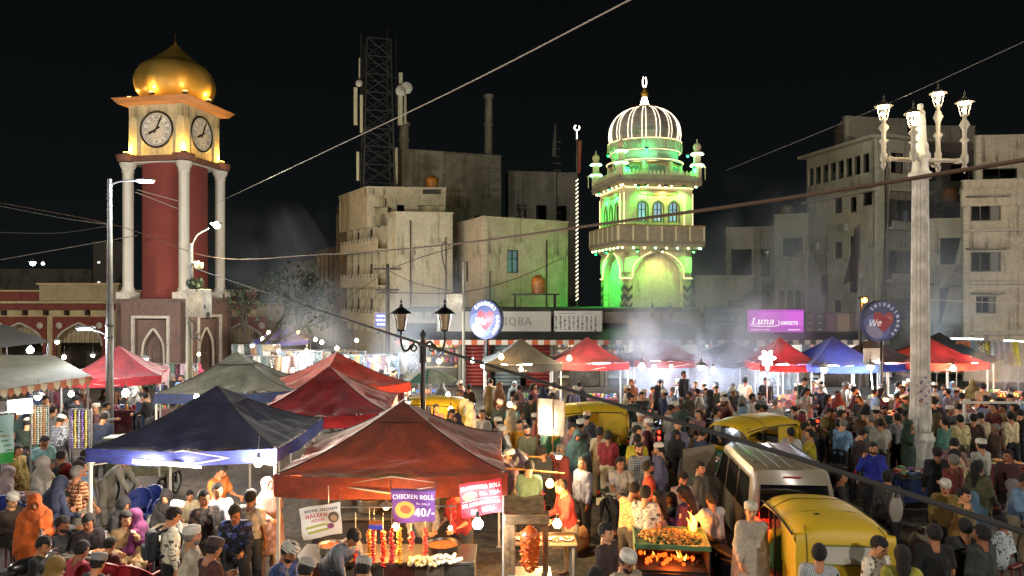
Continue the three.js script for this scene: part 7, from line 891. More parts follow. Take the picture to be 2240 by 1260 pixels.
bulb(986, 896, 20.5, WARM, 8, .09, 'warm bulb at the stall right of the twin lantern post'); bulb(893, 880, 20, 0xffd08a, 4, .07, 'bulb at the yellow rickshaw behind the twin lantern'); ledTube(P(888, 870, 20.2), P(888, 925, 20.2), 0xffe6a8, 3, 'upright tube lamp by the yellow rickshaw'); bulb(430, 868, 18.5, 0xfff0dc, 5, .08, 'white bulb on the pale green cart'); bulb(275, 860, 17.5, 0xfff3e4, 8, .1, 'white bulb behind the pale green cart'); bulb(156, 862, 18.5, 0xffd9a8, 4, .08, 'warm bulb under the scalloped awning'); bulb(83, 868, 18, 0xfff6ea, 5, .09, 'white bulb under the scalloped awning');
bulb(66, 766, 25.5, 0xf4f8ff, 16, .13, 'bright bulb between the two left awnings'); bulb(102, 780, 25, 0xf4f8ff, 3, .07, 'small bulb beside the bright one at the left awnings'); bulb(125, 748, 32, 0xffd9a8, 4, .1, 'bulb at the left arch of the market hall'); bulb(140, 782, 30, 0xffe2b8, 5, .1, 'bulb below the left arch of the market hall'); bulb(203, 778, 30, 0xffe2b8, 4, .08, 'bulb behind the red canopy at the left'); bulb(317, 787, 27, 0xf0f8ff, 8, .12, 'white bulb in front of the clock tower niche'); bulb(435, 775, 32, 0xffc890, 3, .08, 'warm bulb at the foot of the camera pole');
bulb(1245, 784, 27.5, 0xffe0b0, 12, .11, 'round bulb between the charcoal and dull red canopies'); bulb(1096, 781, 27.5, 0xffc878, 12, .12, 'warm bulb at the left edge of the charcoal canopy'); bulb(1140, 808, 27.6, 0xffd8a0, 9, .09, 'warm bulb under the charcoal canopy'); 
bulb(1404, 803, 27.0, 0xcfe2ff, 11, .15, 'dazzling white bulb at the left of the grill smoke'); bulb(1431, 803, 27.2, 0xffd8b0, 3, .09, 'small warm bulb beside the dazzling white one'); bulb(1468, 800, 28, 0xffd8b0, 2, .06, 'tiny warm bulb in the grill smoke'); bulb(1534, 803, 26.8, 0xcfe2ff, 11, .15, 'dazzling white bulb above the standing cook'); bulb(1560, 811, 26.9, 0xcfe2ff, 6, .13, 'second white bulb beside the one above the standing cook'); bulb(1802, 808, 27.2, 0xeef6ff, 22, .15, 'white bulb under the blue canopy'); bulb(1904, 802, 26.6, 0xf4f8ff, 18, .14, 'white bulb under the heart sign'); ledTube(P(1905, 812, 26.7), P(1911, 868, 26.7), 0xeef6ff, 6, 'upright white tube lamp under the heart sign'); bulb(1938, 873, 22.5, 0xffb060, 4, .09, 'warm bulb over the parked motorcycles'); bulb(2085, 806, 27.5, 0xffc890, 14, .12, 'warm bulb under the red canopy behind the column'); bulb(2062, 800, 28, 0xffe0c0, 5, .1, 'second warm bulb under the red canopy behind the column'); bulb(2132, 794, 28, 0xf4f8ff, 7, .12, 'white bulb at the corner of the bluish canopy'); ledTube(P(2195, 745, 33), P(2260, 748, 33), 0xeafaff, 10, 'bright tube lamp under the beige corner block'); ledTube(P(2040, 740, 34), P(2150, 742, 34), 0xdff4ff, 8, 'tube lamp above the pale garments'); bulb(1678, 838, 27, 0xf4f8ff, 4, .08, 'bulb under the white flower lamp');
{ const d = 26.6, t = thing('flower_lamp', 'white flower shaped light on a thin post', 'lamp', null, V(PX(1678, d), 0, -d)), y = yAt(783, d); part('post', rod(V(0, 0, 0), V(0, y - .2, 0), .02), M.steel, t); const s = new THREE.Shape(); for (let k = 0; k <= 60; k++) { const a = k / 60 * 6.2832, r = .24 + .07 * Math.cos(a * 6); s[k ? 'lineTo' : 'moveTo'](Math.cos(a) * r, Math.sin(a) * r); } part('lamp_panel', extrude(s, .06).translate(0, y, 0), glow(0xf6faff, 7), t); part('centre', new THREE.TorusGeometry(.06, .015, 5, 16).translate(0, y, .07), M.dark, t); part('lower_light', rbox(.14, .16, .05, .03, 0, y - .35, .03), glow(0xf6faff, 7), t); lampLight(t, V(0, y, .2), 0xf2f8ff, 9, 10); }
{ let k = 0; for (const [px, py, d, hex, cd] of [[552, 756, 34, 0xf0f6ff, 6], [574, 742, 38, 0xffd9a0, 0], [588, 728, 41, 0xffd9a0, 0], [651, 726, 40, 0xffc060, 5], [598, 752, 38, 0xffe8c8, 2], [610, 769, 34, 0xf4f8ff, 5], [627, 783, 31, 0xfff4e4, 6], [660, 785, 32, 0xf2f8ff, 8], [670, 768, 35, 0xffe0b0, 4], [690, 743, 40, 0xf4f8ff, 0], [704, 749, 39, 0xfff0dc, 3], [737, 762, 37, 0xffe0b8, 0], [708, 789, 31, 0xf4f8ff, 4], [758, 783, 31, 0xf4f8ff, 5], [812, 787, 31, 0xf2f8ff, 5], [826, 801, 29, 0xf2f8ff, 6], [850, 787, 31, 0xf4f8ff, 3], [861, 783, 32, 0xf4f8ff, 4], [960, 791, 29, 0xfff0dc, 3], [1034, 789, 29, 0xe6fbff, 6], [1056, 800, 28, 0xf0f8ff, 6], [980, 864, 23, 0xffe0b8, 0], [780, 745, 38, 0xffd9a0, 0], [735, 795, 29, 0xfff0dc, 2], [1115, 885, 21, 0xffe0b8, 2], [640, 810, 27, 0xffe0b0, 4], [556, 800, 29, 0xf0f6ff, 4]]) bulb(px, py, d, hex, cd * 2.4, .05 + .0016 * d, 'small glowing bulb strung over the stalls of the bazaar lane', { group: 'bulbs strung over the bazaar lane', k: 20, wire: .25 + (k++ % 3) * .1 }); }
bulb(72, 576, 60, 0xf4f8ff, 6, .22, 'far white lamp above the roofs left of the clock tower', { wire: .5 }); bulb(94, 577, 60, 0xe8e2d0, 0, .16, 'far dim lamp beside the white one above the roofs', { wire: .5, k: 2 });

for (const [px, d, hex, cd, l] of [[1130, 29, 0xfff0dc, 10, 'under the charcoal canopy'], [1300, 29.4, 0xe8f4ff, 12, 'under the dull red canopy'], [1450, 30.4, 0xcfe2ff, 4, 'under the dark red canopy in the smoke'], [1600, 31, 0xcfe2ff, 4, 'under the smoke grey canopy'], [1710, 29, 0xeef6ff, 12, 'under the red canopy by the flower lamp'], [1820, 28.5, 0xeef6ff, 14, 'under the blue canopy'], [1925, 29.3, 0xeef6ff, 12, 'under the charcoal canopy with a blue edge'], [2040, 29, 0xfff0e0, 12, 'under the red canopy behind the column'], [2130, 31, 0xe8fff4, 14, 'under the bluish grey canopy']]) { const y = 2.1; ledTube(V(PX(px, d) - .6, y, -d + .2), V(PX(px, d) + .6, y, -d + .2), hex, cd, 'white tube lamp ' + l); }
for (const [px, py, d, w] of [[585, 800, 31, 2.4], [640, 790, 33, 2.6], [740, 790, 35, 2.6], [815, 800, 34, 2.4], [560, 775, 37, 2.4], [870, 795, 35, 2], [1660, 800, 33, 2.4], [1990, 795, 33, 2.4]]) hangRack(px, py - 22, d, w, 8, `rail of mixed garments ${{ 585: 'at the mouth of the bazaar lane', 640: 'behind the packet counter in the lane', 740: 'deep in the middle of the lane', 815: 'beside the jar counter in the lane', 560: 'below the small blue canopy', 870: 'beside the power pole', 1660: 'behind the flower lamp', 1990: 'behind the fluted column' }[px]}`, [0xb8ae9c, 0x8a6a50, 0x66747f, 0xa89878, 0x74585a, 0xbdb8ae, 0x5a665e], true);
// ---------- grill smoke ----------
{
  const sm = dataTex(128, (u, v) => { const e = Math.min(u, 1 - u, v, 1 - v), f = clamp(e * 4.5, 0, 1), n = clamp((pn(u * 2.2 + .3, v * 2.2, 64, 3) - .34) * 2.2, 0, 1), a = f * f * (3 - 2 * f) * n; return [a, a, a]; }); sm.wrapS = sm.wrapT = THREE.ClampToEdgeWrapping;
  const mk = (op) => mat(0xc4cfdc, 1, { alphaMap: sm, transparent: true, opacity: op, side: THREE.DoubleSide, transmission: .5, thickness: 0, depthWrite: false });
  const plume = (label, base, to, w, h, n, op) => { const gs = []; for (let k = 0; k < n; k++) { const f = (k + rnd()) / n, c = base.clone().lerp(to, f).add(V(rr(-.5, .5) * w * .6, rr(-.2, .2) * h, rr(-.6, .6))), s = lerp(.8, 1.5, f) * w * .55, yaw = rr(-.9, .9), tw = rr(-.6, .6), ph = rr(0, 6); gs.push(grid(10, 10, (u, v) => { const a = (u - .5) * 2, b = (v - .5) * 2, bend = .35 * Math.sin(a * 2 + ph) + .3 * Math.sin(b * 2.4 + ph * 2); return V(a * s, b * s * .8, bend * s * .6 + a * b * tw * .3); }).rotateZ(rr(0, 6.28)).rotateY(yaw).rotateX(rr(-.5, .5)).translate(c.x, c.y, c.z)); } const m = part(numbered('grill_smoke'), gs, mk(op), scene); m.userData = { label, category: 'smoke', kind: 'stuff' }; };
  plume('pale blue smoke drifting up from the grill before the standing cook', P(1480, 840, 28.6), P(1400, 735, 31), 3.2, 1.8, 12, .21); plume('pale smoke rolling right of the standing cook toward the flower lamp', P(1560, 835, 28.6), P(1630, 735, 31), 3.2, 1.8, 12, .22); plume('thin smoke over the grill at the right edge', P(2200, 850, 24.5), P(2170, 800, 26), 1.4, .8, 5, .16); plume('thin high smoke in front of the minaret shops', P(1450, 760, 32), P(1560, 620, 38), 5, 2, 8, .11); plume('thin high smoke in front of the hazy houses', P(1680, 740, 34), P(1760, 540, 44), 6, 2.6, 9, .14); plume('thin haze of smoke over the bazaar lane', P(720, 740, 36), P(600, 580, 48), 5.5, 2.4, 8, .1); plume('broad thin haze before the right hand blocks', P(1950, 760, 32), P(2060, 560, 38), 6, 2.6, 8, .16); plume('broad thin haze before the blank wall block', P(900, 770, 32), P(980, 640, 38), 5, 2, 6, .11); plume('thin haze behind the clock tower', P(520, 720, 44), P(480, 560, 52), 6, 2.4, 6, .05);
}

// ---------- the people one can tell apart ----------
const PI = Math.PI, cloth = { c: T.check, p: T.plaid, f: T.floral, s: T.speck, t: T.stripe };
const FOLK = [ // column, head row, pose, outfit, head, top, weave, trousers, turn, label, extras
  [92, 950, 'work', 'short', 'hair', 0x7fa9a8, 0, 0x1c2230, .9, 'man in a pale teal T-shirt standing by the bead stands', {}], [122, 910, 'work', 'long', 'cap', 0xa8b4c8, 'c', 0x2a2c34, 2.9, 'white capped man in a blue and white checked shirt, seen from behind', {}], [134, 986, 'stand', 'long', 'hair', 0x7a1c22, 0, 0x1c1c22, 2.9, 'boy in a red shirt wearing a dark backpack', { s: .94, bag: [0x1a1e26, 'dark backpack on the boy in red'] }], [186, 984, 'stand', 'short', 'hair', 0xb8b2a2, 0, 0x2a2a30, 2.7, 'boy in an off white shirt behind the plaid shirted man', { s: .86 }], [166, 1024, 'walk', 'short', 'hair', 0xc8a890, 'p', 0x8a8478, 2.7, 'grey haired man in a brown plaid shirt, seen from behind', { grey: 1 }],
  [76, 1080, 'stand2', 'robe', 'hijab', 0xc25a12, 0, 0, .5, 'woman wrapped in a bright orange headscarf and gown', {}], [20, 1078, 'sit', 'long', 'cap', 0x3a2a20, 0, 0x22201e, 1.2, 'white capped man in a brown shirt at the left edge', {}], [8, 1022, 'sit', 'robe', 'hijab', 0xb8a0a4, 0, 0, 2.2, 'woman in a pale pink headscarf at the left edge', {}], [140, 1072, 'sit', 'long', 'hair', 0xb8bcc0, 0, 0x8a8680, 1.4, 'man in a white shirt seated behind the dark jacketed man', {}], [126, 1128, 'sit', 'long', 'hair', 0x22262a, 0, 0x1c1c1c, 1.5, 'man in a dark jacket seated at the grey table', { beard: 1 }], [197, 1120, 'sit', 'kurta', 'long', 0x2a2026, 0, 0x201c22, .2, 'woman in dark clothes with loose hair seated facing the lane', {}], [84, 1172, 'sit', 'short', 'hair', 0x101012, 0, 0x1a1a1e, 1.5, 'young man in a black T-shirt seated near the motorcycle', {}], [166, 1186, 'sit', 'short', 'hair', 0xb5404e, 0, 0x22242c, 2.7, 'boy in a pink shirt on a maroon chair, seen from behind', {}], [204, 1215, 'sit', 'long', 'cap', 0x2c2c30, 0, 0x1c1c1c, 2.9, 'man in a patterned grey cap seated beside the boy in pink', { cap: 0x7a7a80 }], [106, 1222, 'sit', 'robe', 'hijab', 0x8a6a2a, 't', 0, 2.6, 'woman in a striped brown and yellow headscarf', {}], [232, 1178, 'sit', 'short', 'hair', 0x5a2a2a, 0, 0x22242c, 2.8, 'dark haired child at the dining table behind the maroon chairs', { s: .86 }], [276, 1114, 'rest', 'kurta', 'long', 0xb89a6a, 0, 0x8a7a5a, .5, 'woman in a beige tunic resting her cheek on her hand', {}], [264, 1086, 'sit', 'robe', 'hijab', 0x1a1a20, 0, 0, 1.1, 'woman in a black headscarf beside the resting woman', {}], [306, 1112, 'sit', 'robe', 'hijab', 0x6a1a5a, 0, 0, -1.2, 'woman in a purple headscarf at the dining table', {}], [366, 1068, 'sit', 'robe', 'hijab', 0x141216, 0, 0, .2, 'woman in a black headscarf and gown eating at the table', {}], [416, 1070, 'sit', 'short', 'hair', 0xc4b898, 0, 0x4a4238, .3, 'child in cream beside the woman in black', { s: .8 }], [374, 1098, 'sit', 'kurta', 'cap', 0xb8b4a8, 0, 0x9a9688, 2.2, 'white capped diner facing the child in cream', {}],
  [370, 1112, 'stand2', 'long', 'hair', 0xc8c4b4, 's', 0x16181e, 2.2, 'man in a white floral shirt carrying a dark backpack', { bag: [0x1c2430, 'dark blue backpack on the man in white florals'] }], [416, 1158, 'walk', 'kurta', 'cap', 0xb4aa92, 0, 0x9a927c, 2.0, 'old white bearded man in a cream tunic and white cap', { beard: 1, grey: 1 }], [458, 1182, 'stand2', 'long', 'cap', 0x4a2420, 0, 0x2a2422, 2.4, 'man in a dark embroidered cap and maroon shirt', { cap: 0x3a2420 }], [446, 1074, 'stand', 'long', 'hair', 0x4a3a34, 'f', 0x2a2a30, .8, 'man in a dark floral shirt standing beyond the serving table', {}], [476, 1058, 'stand', 'long', 'hair', 0xa8aeb8, 't', 0x2c3440, .6, 'man in a pale striped shirt behind the dark floral shirt', {}], [520, 1096, 'work', 'long', 'hair', 0x3a4a86, 'f', 0x1c1e26, .1, 'man in a blue floral shirt working over the green tray', {}], [548, 1072, 'stand', 'short', 'hair', 0xb8b0a0, 0, 0x2a2c34, 2.9, 'man in a white T-shirt with a grey backpack, seen from behind', { bag: [0x6a6864, 'grey backpack on the man in the white T-shirt'] }], [586, 1046, 'reach', 'kurta', 'hijab', 0xb08a80, 0, 0x8a6a64, .9, 'woman in a dusty pink headscarf reaching up to the canopy', {}], [470, 1012, 'work', 'short', 'hair', 0xc86a22, 0, 0x3a3a40, 1.2, 'man in an orange shirt working behind the tube lamp', {}], [250, 1010, 'bend', 'long', 'hair', 0x9a988c, 0, 0x8a867a, 1.6, 'man in pale grey bending behind the blue chairs', {}],
  [612, 1180, 'work', 'long', 'turban', 0x2a3a6a, 's', 0x2a2a2e, 1.1, 'bearded cook in a tall white cap and blue print shirt', { beard: 1 }], [652, 1232, 'work', 'short', 'cap', 0x4a4640, 0, 0x22242a, 2.8, 'pale capped customer at the roll counter, left one', { cap: 0x9a958a }], [744, 1172, 'bend', 'long', 'hair', 0x6a6c72, 0, 0x2a2c32, .9, 'man in a grey shirt leaning over the counter', {}], [784, 1230, 'work', 'short', 'cap', 0x5a5650, 0, 0x22242a, 3.0, 'pale capped customer at the roll counter beside the meat strings', { cap: 0x9a978c }], [926, 1080, 'work', 'long', 'hair', 0x7a7a78, 0, 0x3a3a40, .1, 'cook in grey behind the dark wok', { d: 12.3 }], [1010, 1080, 'work', 'short', 'hair', 0x8a1c1c, 0, 0x2a2a2e, -.6, 'cook in a red T-shirt behind the cool white bulb', { d: 12.4 }],
  [1156, 1010, 'work', 'short', 'hair', 0x6f8f74, 0, 0x3a3c40, 3.0, 'man in a sage green T-shirt, seen from behind', {}], [1246, 1046, 'work', 'long', 'hair', 0xa82420, 0, 0x8a7a62, -1.2, 'man in a red sweater and pale apron at the warm bulbs', {}], [1276, 1000, 'stand', 'long', 'hair', 0x6a6e80, 0, 0x1c1c20, -1.0, 'man in a grey blue shirt lit by the warm bulbs', {}], [1136, 920, 'stand', 'short', 'hair', 0xc88a12, 0, 0x4a3a2a, .2, 'man in a saffron yellow shirt below the rickshaw', {}], [1092, 926, 'work', 'long', 'turban', 0xc8c2b4, 0, 0x8a8478, .3, 'man in a white turban and white shirt', {}], [1028, 880, 'stand', 'kurta', 'hijab', 0xb8a890, 0, 0x8a7a6a, 1.8, 'woman in a cream headscarf beside the warm bulb stall', {}], [905, 905, 'stand2', 'kurta', 'long', 0xa83a4a, 0, 0x5a2a3a, 1.2, 'woman in a rose tunic behind the twin lantern post', {}], [955, 885, 'stand', 'kurta', 'long', 0xb8606a, 0, 0x5a3a4a, .4, 'woman in a pale red tunic beside the yellow rickshaw', {}], [1000, 905, 'stand', 'robe', 'hijab', 0x33223a, 0, 0, -.5, 'woman in a plum headscarf facing the warm bulb', {}],
  [1284, 902, 'stand', 'long', 'cap', 0x4a4a50, 0, 0x2a2c30, 2.7, 'white capped man in a dark waistcoat beside the lit sheet', {}], [1272, 918, 'reach', 'long', 'cap', 0x5a5450, 0, 0x3a3a3c, 2.2, 'white capped man raising an arm at the lit sheet', {}], [1312, 935, 'stand', 'long', 'hair', 0xc4baa0, 0, 0x9a9484, 2.6, 'man in a cream shirt behind the maroon T-shirt', {}], [1330, 946, 'walk', 'short', 'hair', 0x7a1826, 0, 0xb0a48a, 3.0, 'man in a maroon T-shirt and cream trousers, seen from behind', {}], [1394, 950, 'stand', 'short', 'hair', 0xb0a222, 0, 0x2a2c32, 2.9, 'man in a lime yellow T-shirt behind the checked shirt', {}], [1398, 972, 'walk', 'short', 'hair', 0x9aa0aa, 'c', 0x4a5a7a, .1, 'man in a grey checked shirt walking toward the cart', { beard: 1 }], [1354, 1000, 'ride', 'short', 'hair', 0xb8b4aa, 0, 0x2a2c34, .25, 'man in a white shirt riding toward the kebab cart', { d: 14.7, bike: 1 }], [1416, 1012, 'walk', 'long', 'hair', 0xb8401c, 0, 0x2a2c34, 1.4, 'man in an orange red shirt walking past the cart', { beard: 1 }], [1376, 1058, 'work', 'long', 'hair', 0xb08258, 's', 0x3a342e, 2.4, 'man in a tan floral shirt leaning over the kebab cart', {}], [1412, 1064, 'stand', 'short', 'hair', 0x9a9694, 's', 0x2a2620, 2.6, 'man in a grey speckled shirt beside the tan florals', {}], [1440, 1076, 'stand', 'kurta', 'long', 0x6a5a66, 0, 0x5a2a4a, -1.9, 'girl in a grey and purple tunic by the kebab cart', { s: .92 }], [1466, 1078, 'stand', 'kurta', 'long', 0x2a2a34, 0, 0x22222a, -1.2, 'small girl in black behind the kebab cart', { s: .84 }], [1502, 1066, 'stand2', 'kurta', 'long', 0x4a1c46, 0, 0x3a1838, -2.2, 'woman in a purple tunic with a long plait', { s: .96 }], [1490, 1030, 'sit', 'long', 'hair', 0xb09a92, 0, 0x2a2c32, .2, 'bearded man in a pale pink shirt seated among the girls', { beard: 1, y: .25 }], [1562, 1016, 'ride', 'long', 'hair', 0xb5b0aa, 0, 0x3a3c44, 3.5, 'man in a white shirt on the black scooter', { d: 12.05, bike: 1 }], [1478, 944, 'walk', 'robe', 'hijab', 0x0d0d10, 0, 0, .2, 'woman in a full black burqa carrying a yellow bag', {}], [1512, 975, 'stand', 'long', 'hair', 0x4a4a52, 'c', 0x22242a, -.4, 'man in a dark checked shirt beside the burqa clad woman', {}], [1530, 1010, 'stand', 'long', 'hair', 0x6a6a5a, 0, 0x2a2c30, .8, 'man in olive at the open van door', {}],
  [1326, 1146, 'stand', 'short', 'hair', 0x3a2a26, 0, 0x2a2a30, .9, 'young man in a brown polo shirt before the kebab cart', {}], [1366, 1204, 'stand2', 'kurta', 'cap', 0xa89a86, 0, 0x8a8270, .5, 'bearded man in a white cap below the kebab cart', { beard: 1 }], [1302, 1244, 'stand', 'long', 'hair', 0x3a3c44, 0, 0x22242a, 2.9, 'dark haired man near the red chair, only his head showing', {}], [1642, 1104, 'walk', 'kurta', 'cap', 0xb2ab9c, 0, 0xa59e90, -.1, 'old man in a long grey white tunic and white cap walking beside the rickshaw', { grey: 1 }], [1788, 1126, 'stand', 'long', 'hair', 0x2a4a7a, 0, 0x22304a, 1.9, 'young man in a blue sweater beside the rear of the rickshaw', {}], [1792, 1192, 'stand', 'long', 'hair', 0x9aa0a4, 't', 0x2a2c34, 2.7, 'man in a grey striped shirt with a dark strap, seen from behind', {}], [1914, 1172, 'stand2', 'long', 'hair', 0xb8b2a8, 's', 0x22242a, .5, 'young man in a white patterned shirt behind the rickshaw', {}], [1974, 1196, 'stand', 'short', 'long', 0x9a9a3a, 0, 0x2a2a30, 2.8, 'woman in a lime top with a black ponytail, seen from behind', {}], [2044, 1148, 'stand', 'short', 'hair', 0x0c0c0e, 0, 0x1a1a1e, 3.0, 'broad man in a black T-shirt, seen from behind', { s: 1.04 }], [2112, 1136, 'stand', 'long', 'hair', 0x3a3e3c, 0, 0x22242a, 2.9, 'man in a dark green grey shirt beside the broad man in black', {}], [2148, 1150, 'stand', 'long', 'hair', 0x303634, 0, 0x22242a, -2.8, 'man in a charcoal shirt with a white collar', {}],
  [1910, 968, 'phone', 'long', 'hair', 0x1c2a9a, 0, 0x1c1c22, -.2, 'man in a royal blue shirt phoning to his ear', { beard: 1 }], [1926, 916, 'stand', 'short', 'hair', 0xa8a69a, 0, 0x3a342e, 2.9, 'man in a pale grey T-shirt, seen from behind', {}], [1962, 905, 'stand', 'long', 'hair', 0x8a8a8e, 0, 0x1a1c20, -2.8, 'man in a grey waistcoat beside the fluted column', {}], [1872, 936, 'work', 'long', 'hair', 0x3a2a22, 0, 0x2a2420, 1.5, 'man in a dark brown tunic facing right', {}], [2050, 978, 'stand', 'long', 'hair', 0x17191d, 0, 0x111216, 3.0, 'man in a black jacket standing at the blue skirted table', {}], [2108, 982, 'work', 'kurta', 'hair', 0xc0ae88, 0, 0xa09478, -1.8, 'man in a cream tunic bending to the blue skirted table', {}], [2146, 962, 'stand', 'long', 'cap', 0xb2b2a8, 0, 0x1c2236, -2.9, 'white capped man in a white shirt and blue jeans', {}], [2100, 908, 'stand', 'long', 'hair', 0xb0a478, 's', 0x4a4238, 3.0, 'man in a beige patterned shirt right of the column', {}], [2066, 914, 'stand', 'kurta', 'hair', 0x4a7a6a, 0, 0x3a4a44, -2.6, 'man in a teal tunic beside the beige patterned shirt', {}], [2130, 906, 'stand', 'long', 'hair', 0x4a3a2a, 0, 0x2a2622, 2.4, 'man in a brown shirt beyond the beige patterned shirt', {}], [1942, 1034, 'walk', 'long', 'hair', 0x4a4a46, 'c', 0x14161a, 2.8, 'man in a dark checked shirt carrying a white cloth bag', {}], [1838, 1030, 'stand', 'long', 'hair', 0x1c1c1e, 0, 0x22242a, 1.2, 'man in black with a white scarf beside the van', {}], [2212, 1002, 'sit', 'robe', 'hijab', 0x4a1c24, 0, 0, -1.2, 'woman in a maroon patterned headscarf seated at the right', {}], [2205, 985, 'stand', 'long', 'hair', 0x4a2a2a, 0, 0x22242a, -1.2, 'man in dark maroon at the red table', {}], [2130, 1078, 'sit', 'long', 'hijab', 0x5a7a96, 0, 0x4a6a8a, 2.8, 'person in a blue grey hooded shawl seated low, seen from behind', {}], [2226, 1050, 'sit', 'robe', 'hijab', 0x8a8486, 0, 0, -2.4, 'woman in a grey headscarf at the right edge', {}], [2200, 1130, 'sit', 'kurta', 'hair', 0x9aa4ac, 's', 0x6a6a6a, -2.6, 'child in pale speckled clothes at the right edge', { s: .9 }],
  [1730, 936, 'stand', 'long', 'hair', 0xb5b4b0, 0, 0x2a2c32, 2.9, 'man in a white shirt behind the van roof', {}], [1786, 920, 'ride', 'long', 'hair', 0xa89a1c, 0, 0x9a9484, -1.9, 'man in a yellow shirt riding past the van', { d: 17.6, x: PX(1778, 17.6), bike: 1 }], [1398, 898, 'ride', 'kurta', 'cap', 0xb8b2a4, 0, 0x9a9688, .2, 'capped man in white riding between the rickshaws', { d: 20.2, x: PX(1398, 20.2), bike: 1 }], [1762, 925, 'stand', 'long', 'hair', 0x6a6a72, 0, 0x2a2c30, 1.2, 'man in grey beside the yellow shirted rider', {}], [1754, 905, 'stand', 'kurta', 'hijab', 0x7a2a34, 0, 0x4a1a22, 2.2, 'woman in a wine red headscarf behind the van', {}], [1812, 905, 'bend', 'long', 'hair', 0x9a1c24, 0, 0x2a2c34, 1.8, 'man in a crimson shirt bending toward the flaming grill', {}], [1646, 862, 'stand', 'kurta', 'hair', 0xb8b4a8, 0, 0x8a8678, 1.0, 'man in an off white tunic walking behind the side on rickshaw', {}], [1494, 812, 'stand', 'long', 'hair', 0x22282c, 0, 0x1a1c20, .5, 'standing cook silhouetted in the grill smoke', { d: 26, x: PX(1496, 26), y: .42 }], [1752, 808, 'work', 'long', 'hair', 0x2a4a3a, 0, 0x22242a, .4, 'cook in dark green above the flaming grill', { d: 25.4, y: .3 }], [1268, 835, 'stand', 'long', 'hair', 0x3a4450, 0, 0x22262c, 2.6, 'man in slate grey under the dull red canopy', {}], [435, 772, 'stand', 'robe', 'hijab', 0xa83050, 0, 0, .3, 'woman in crimson at the foot of the camera pole', { d: 33 }],
];
for (const [px, py, pose, outfit, head, hex, tex, bot, turn, label, e] of FOLK) {
  const p = person({ px, py, pose, outfit, head, top: fab(hex, tex ? cloth[tex] : undefined), bottom: bot ? fab(bot) : undefined, turn, label, beard: e.beard, grey: e.grey, s: e.s, y: e.y, d: e.d, x: e.x ?? (e.d ? PX(px, e.d) : undefined), capM: e.cap ? mat(e.cap, .85, { map: T.fabricTone }) : undefined, scarf: head === 'hijab' ? fab(hex) : undefined });
  p.t.updateMatrixWorld(true); if (e.bag) backpack(p, ...e.bag);
  if ((pose === 'sit' || pose === 'rest') && !e.y) { const near = placed.some(([x, d, r]) => r === .32 && hyp(x - p.x, d - p.d) < .45); if (!near) { const t = thing('stool', 'plastic stool under the ' + label.split(' ').slice(0, 11).join(' '), 'stool', null, V(p.x, 0, -p.d), turn), m = mat(0x5a2226, .5); part('seat', rbox(.34, .04, .34, .015, 0, .4, -.02), m, t); for (const [a, b] of [[-1, -1], [1, -1], [1, 1], [-1, 1]]) part('leg', rod(V(a * .16, 0, b * .16 - .02), V(a * .13, .39, b * .13 - .02), .018), m, t); } }
}
{ // bag held by the walking man, yellow bag of the burqa clad woman
  for (const [px, py, d, hex, l] of [[1960, 1115, 12.6, 0x77756e, 'white cloth bag hanging from the hand of the checked shirt man'], [1455, 1035, 17.2, 0xb89a1c, 'yellow carrier bag in the hand of the burqa clad woman']]) { const p = P(px, py, d), t = thing('carrier_bag', l, 'bag', null, p); part('bag', grid(16, 10, (u, v) => { const a = -u * 6.2832, r = .12 * Math.pow(Math.sin(Math.PI * (v * .8 + .08)), .5); return V(Math.cos(a) * r, -.2 + v * .4, Math.sin(a) * r * .45); }), mat(hex, .7), t); part('handle', tube([V(-.06, .18, 0), V(-.02, .34, 0), V(.02, .34, 0), V(.06, .18, 0)], .012, 12, 5), mat(hex, .7), t); }
}
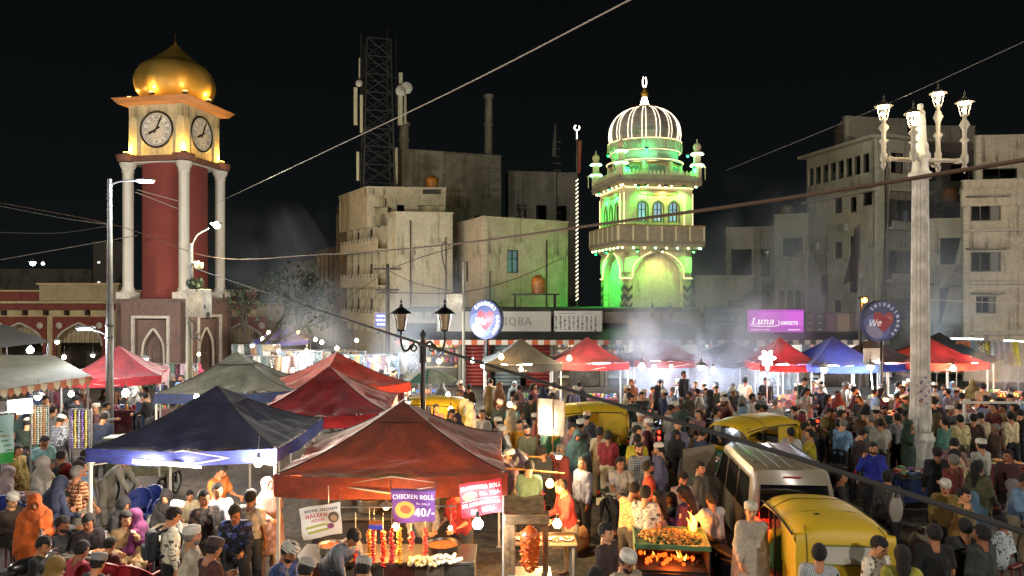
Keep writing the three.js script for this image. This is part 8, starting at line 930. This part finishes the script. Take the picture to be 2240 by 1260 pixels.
// ---------- the rest of the crowd ----------
{
  const SHIRTS = [['white', 0xb8b5ab], ['cream', 0xb8a988], ['grey', 0x7c7d7e], ['black', 0x141416], ['navy blue', 0x1c2846], ['sky blue', 0x6c8cae], ['maroon', 0x5a1820], ['brick red', 0x7a2a22], ['olive', 0x4c4c30], ['brown', 0x4a3626], ['dark green', 0x2c4436], ['mustard', 0x7a6630], ['dusty pink', 0x8f6a6c], ['dull teal', 0x345252], ['charcoal', 0x2c2e30], ['lavender', 0x6c6880], ['tan', 0x8a6240]];
  const POSE = ['stand', 'stand', 'stand2', 'walk', 'walk', 'work', 'work', 'phone'], act = { stand: 'standing', stand2: 'looking down', walk: 'walking', work: 'working', phone: 'phoning', sit: 'sitting' }, zones = [ // pixel columns, distances, count, where
    [1370, 1700, 19.5, 27.5, 42, 'near the grills'], [1740, 1990, 18.5, 28, 46, 'left of the column'], [2040, 2230, 18, 28, 42, 'right of the column'], [960, 1260, 19, 27.5, 26, 'near the charcoal canopy'], [560, 880, 26, 37, 34, 'in the bazaar lane'], [20, 230, 18.5, 27, 18, 'by the awnings'], [240, 560, 22.5, 30, 16, 'below the clock tower'], [1100, 1330, 14.6, 19, 7, 'by the lit sheet'], [1390, 1560, 14.5, 19, 6, 'by the rickshaw'], [2060, 2235, 12.2, 17.5, 6, 'at the low tables'], [20, 200, 12.5, 17.5, 6, 'behind the diners'], [1690, 1860, 19, 22, 8, 'behind the silver van']];
  for (const [p0, p1, d0, d1, n, where] of zones) for (let k = 0, tries = 0; k < n && tries < n * 30; tries++) {
    const d = rr(d0, d1), px = rr(p0, p1), x = PX(px, d); if (placed.some(([a, b, r]) => hyp(a - x, b - d) < r + .3)) continue; k++;
    const f = rnd(), woman = f < .24, hij = woman && rnd() < .72, pose = pick(POSE), [cn, hex] = pick(SHIRTS), [bn, bh] = pick([['black', 0x15161a], ['dark blue', 0x1c2434], ['grey', 0x55565a], ['beige', 0x8a7c62]]), tx = rnd() < .22 ? pick([T.check, T.stripe, T.speck]) : undefined, cap = !woman && rnd() < .3, kur = !woman && rnd() < .24, outfit = hij ? 'robe' : woman || kur ? 'kurta' : rnd() < .5 ? 'short' : 'long';
    const kind = hij ? `woman in a ${cn} headscarf and gown` : woman ? `long haired woman in a ${cn} tunic` : kur ? `man in a ${cn} tunic${cap ? ', white cap' : ''}` : `man in ${cn} ${tx ? 'patterned ' : ''}shirt${cap ? ' and white cap' : ` and ${bn} trousers`}`;
    person({ x, d, pose, outfit, head: hij ? 'hijab' : woman ? 'long' : cap ? 'cap' : 'hair', top: fab(hex, tx), bottom: fab(bh), turn: rnd() * 6.28, s: rr(.92, 1.04), beard: !woman && rnd() < .3, grey: rnd() < .12, label: `${kind} ${act[pose]} ${where}`, group: 'crowd ' + where });
  }
}

sh(scene);
renderer.render(scene, camera);
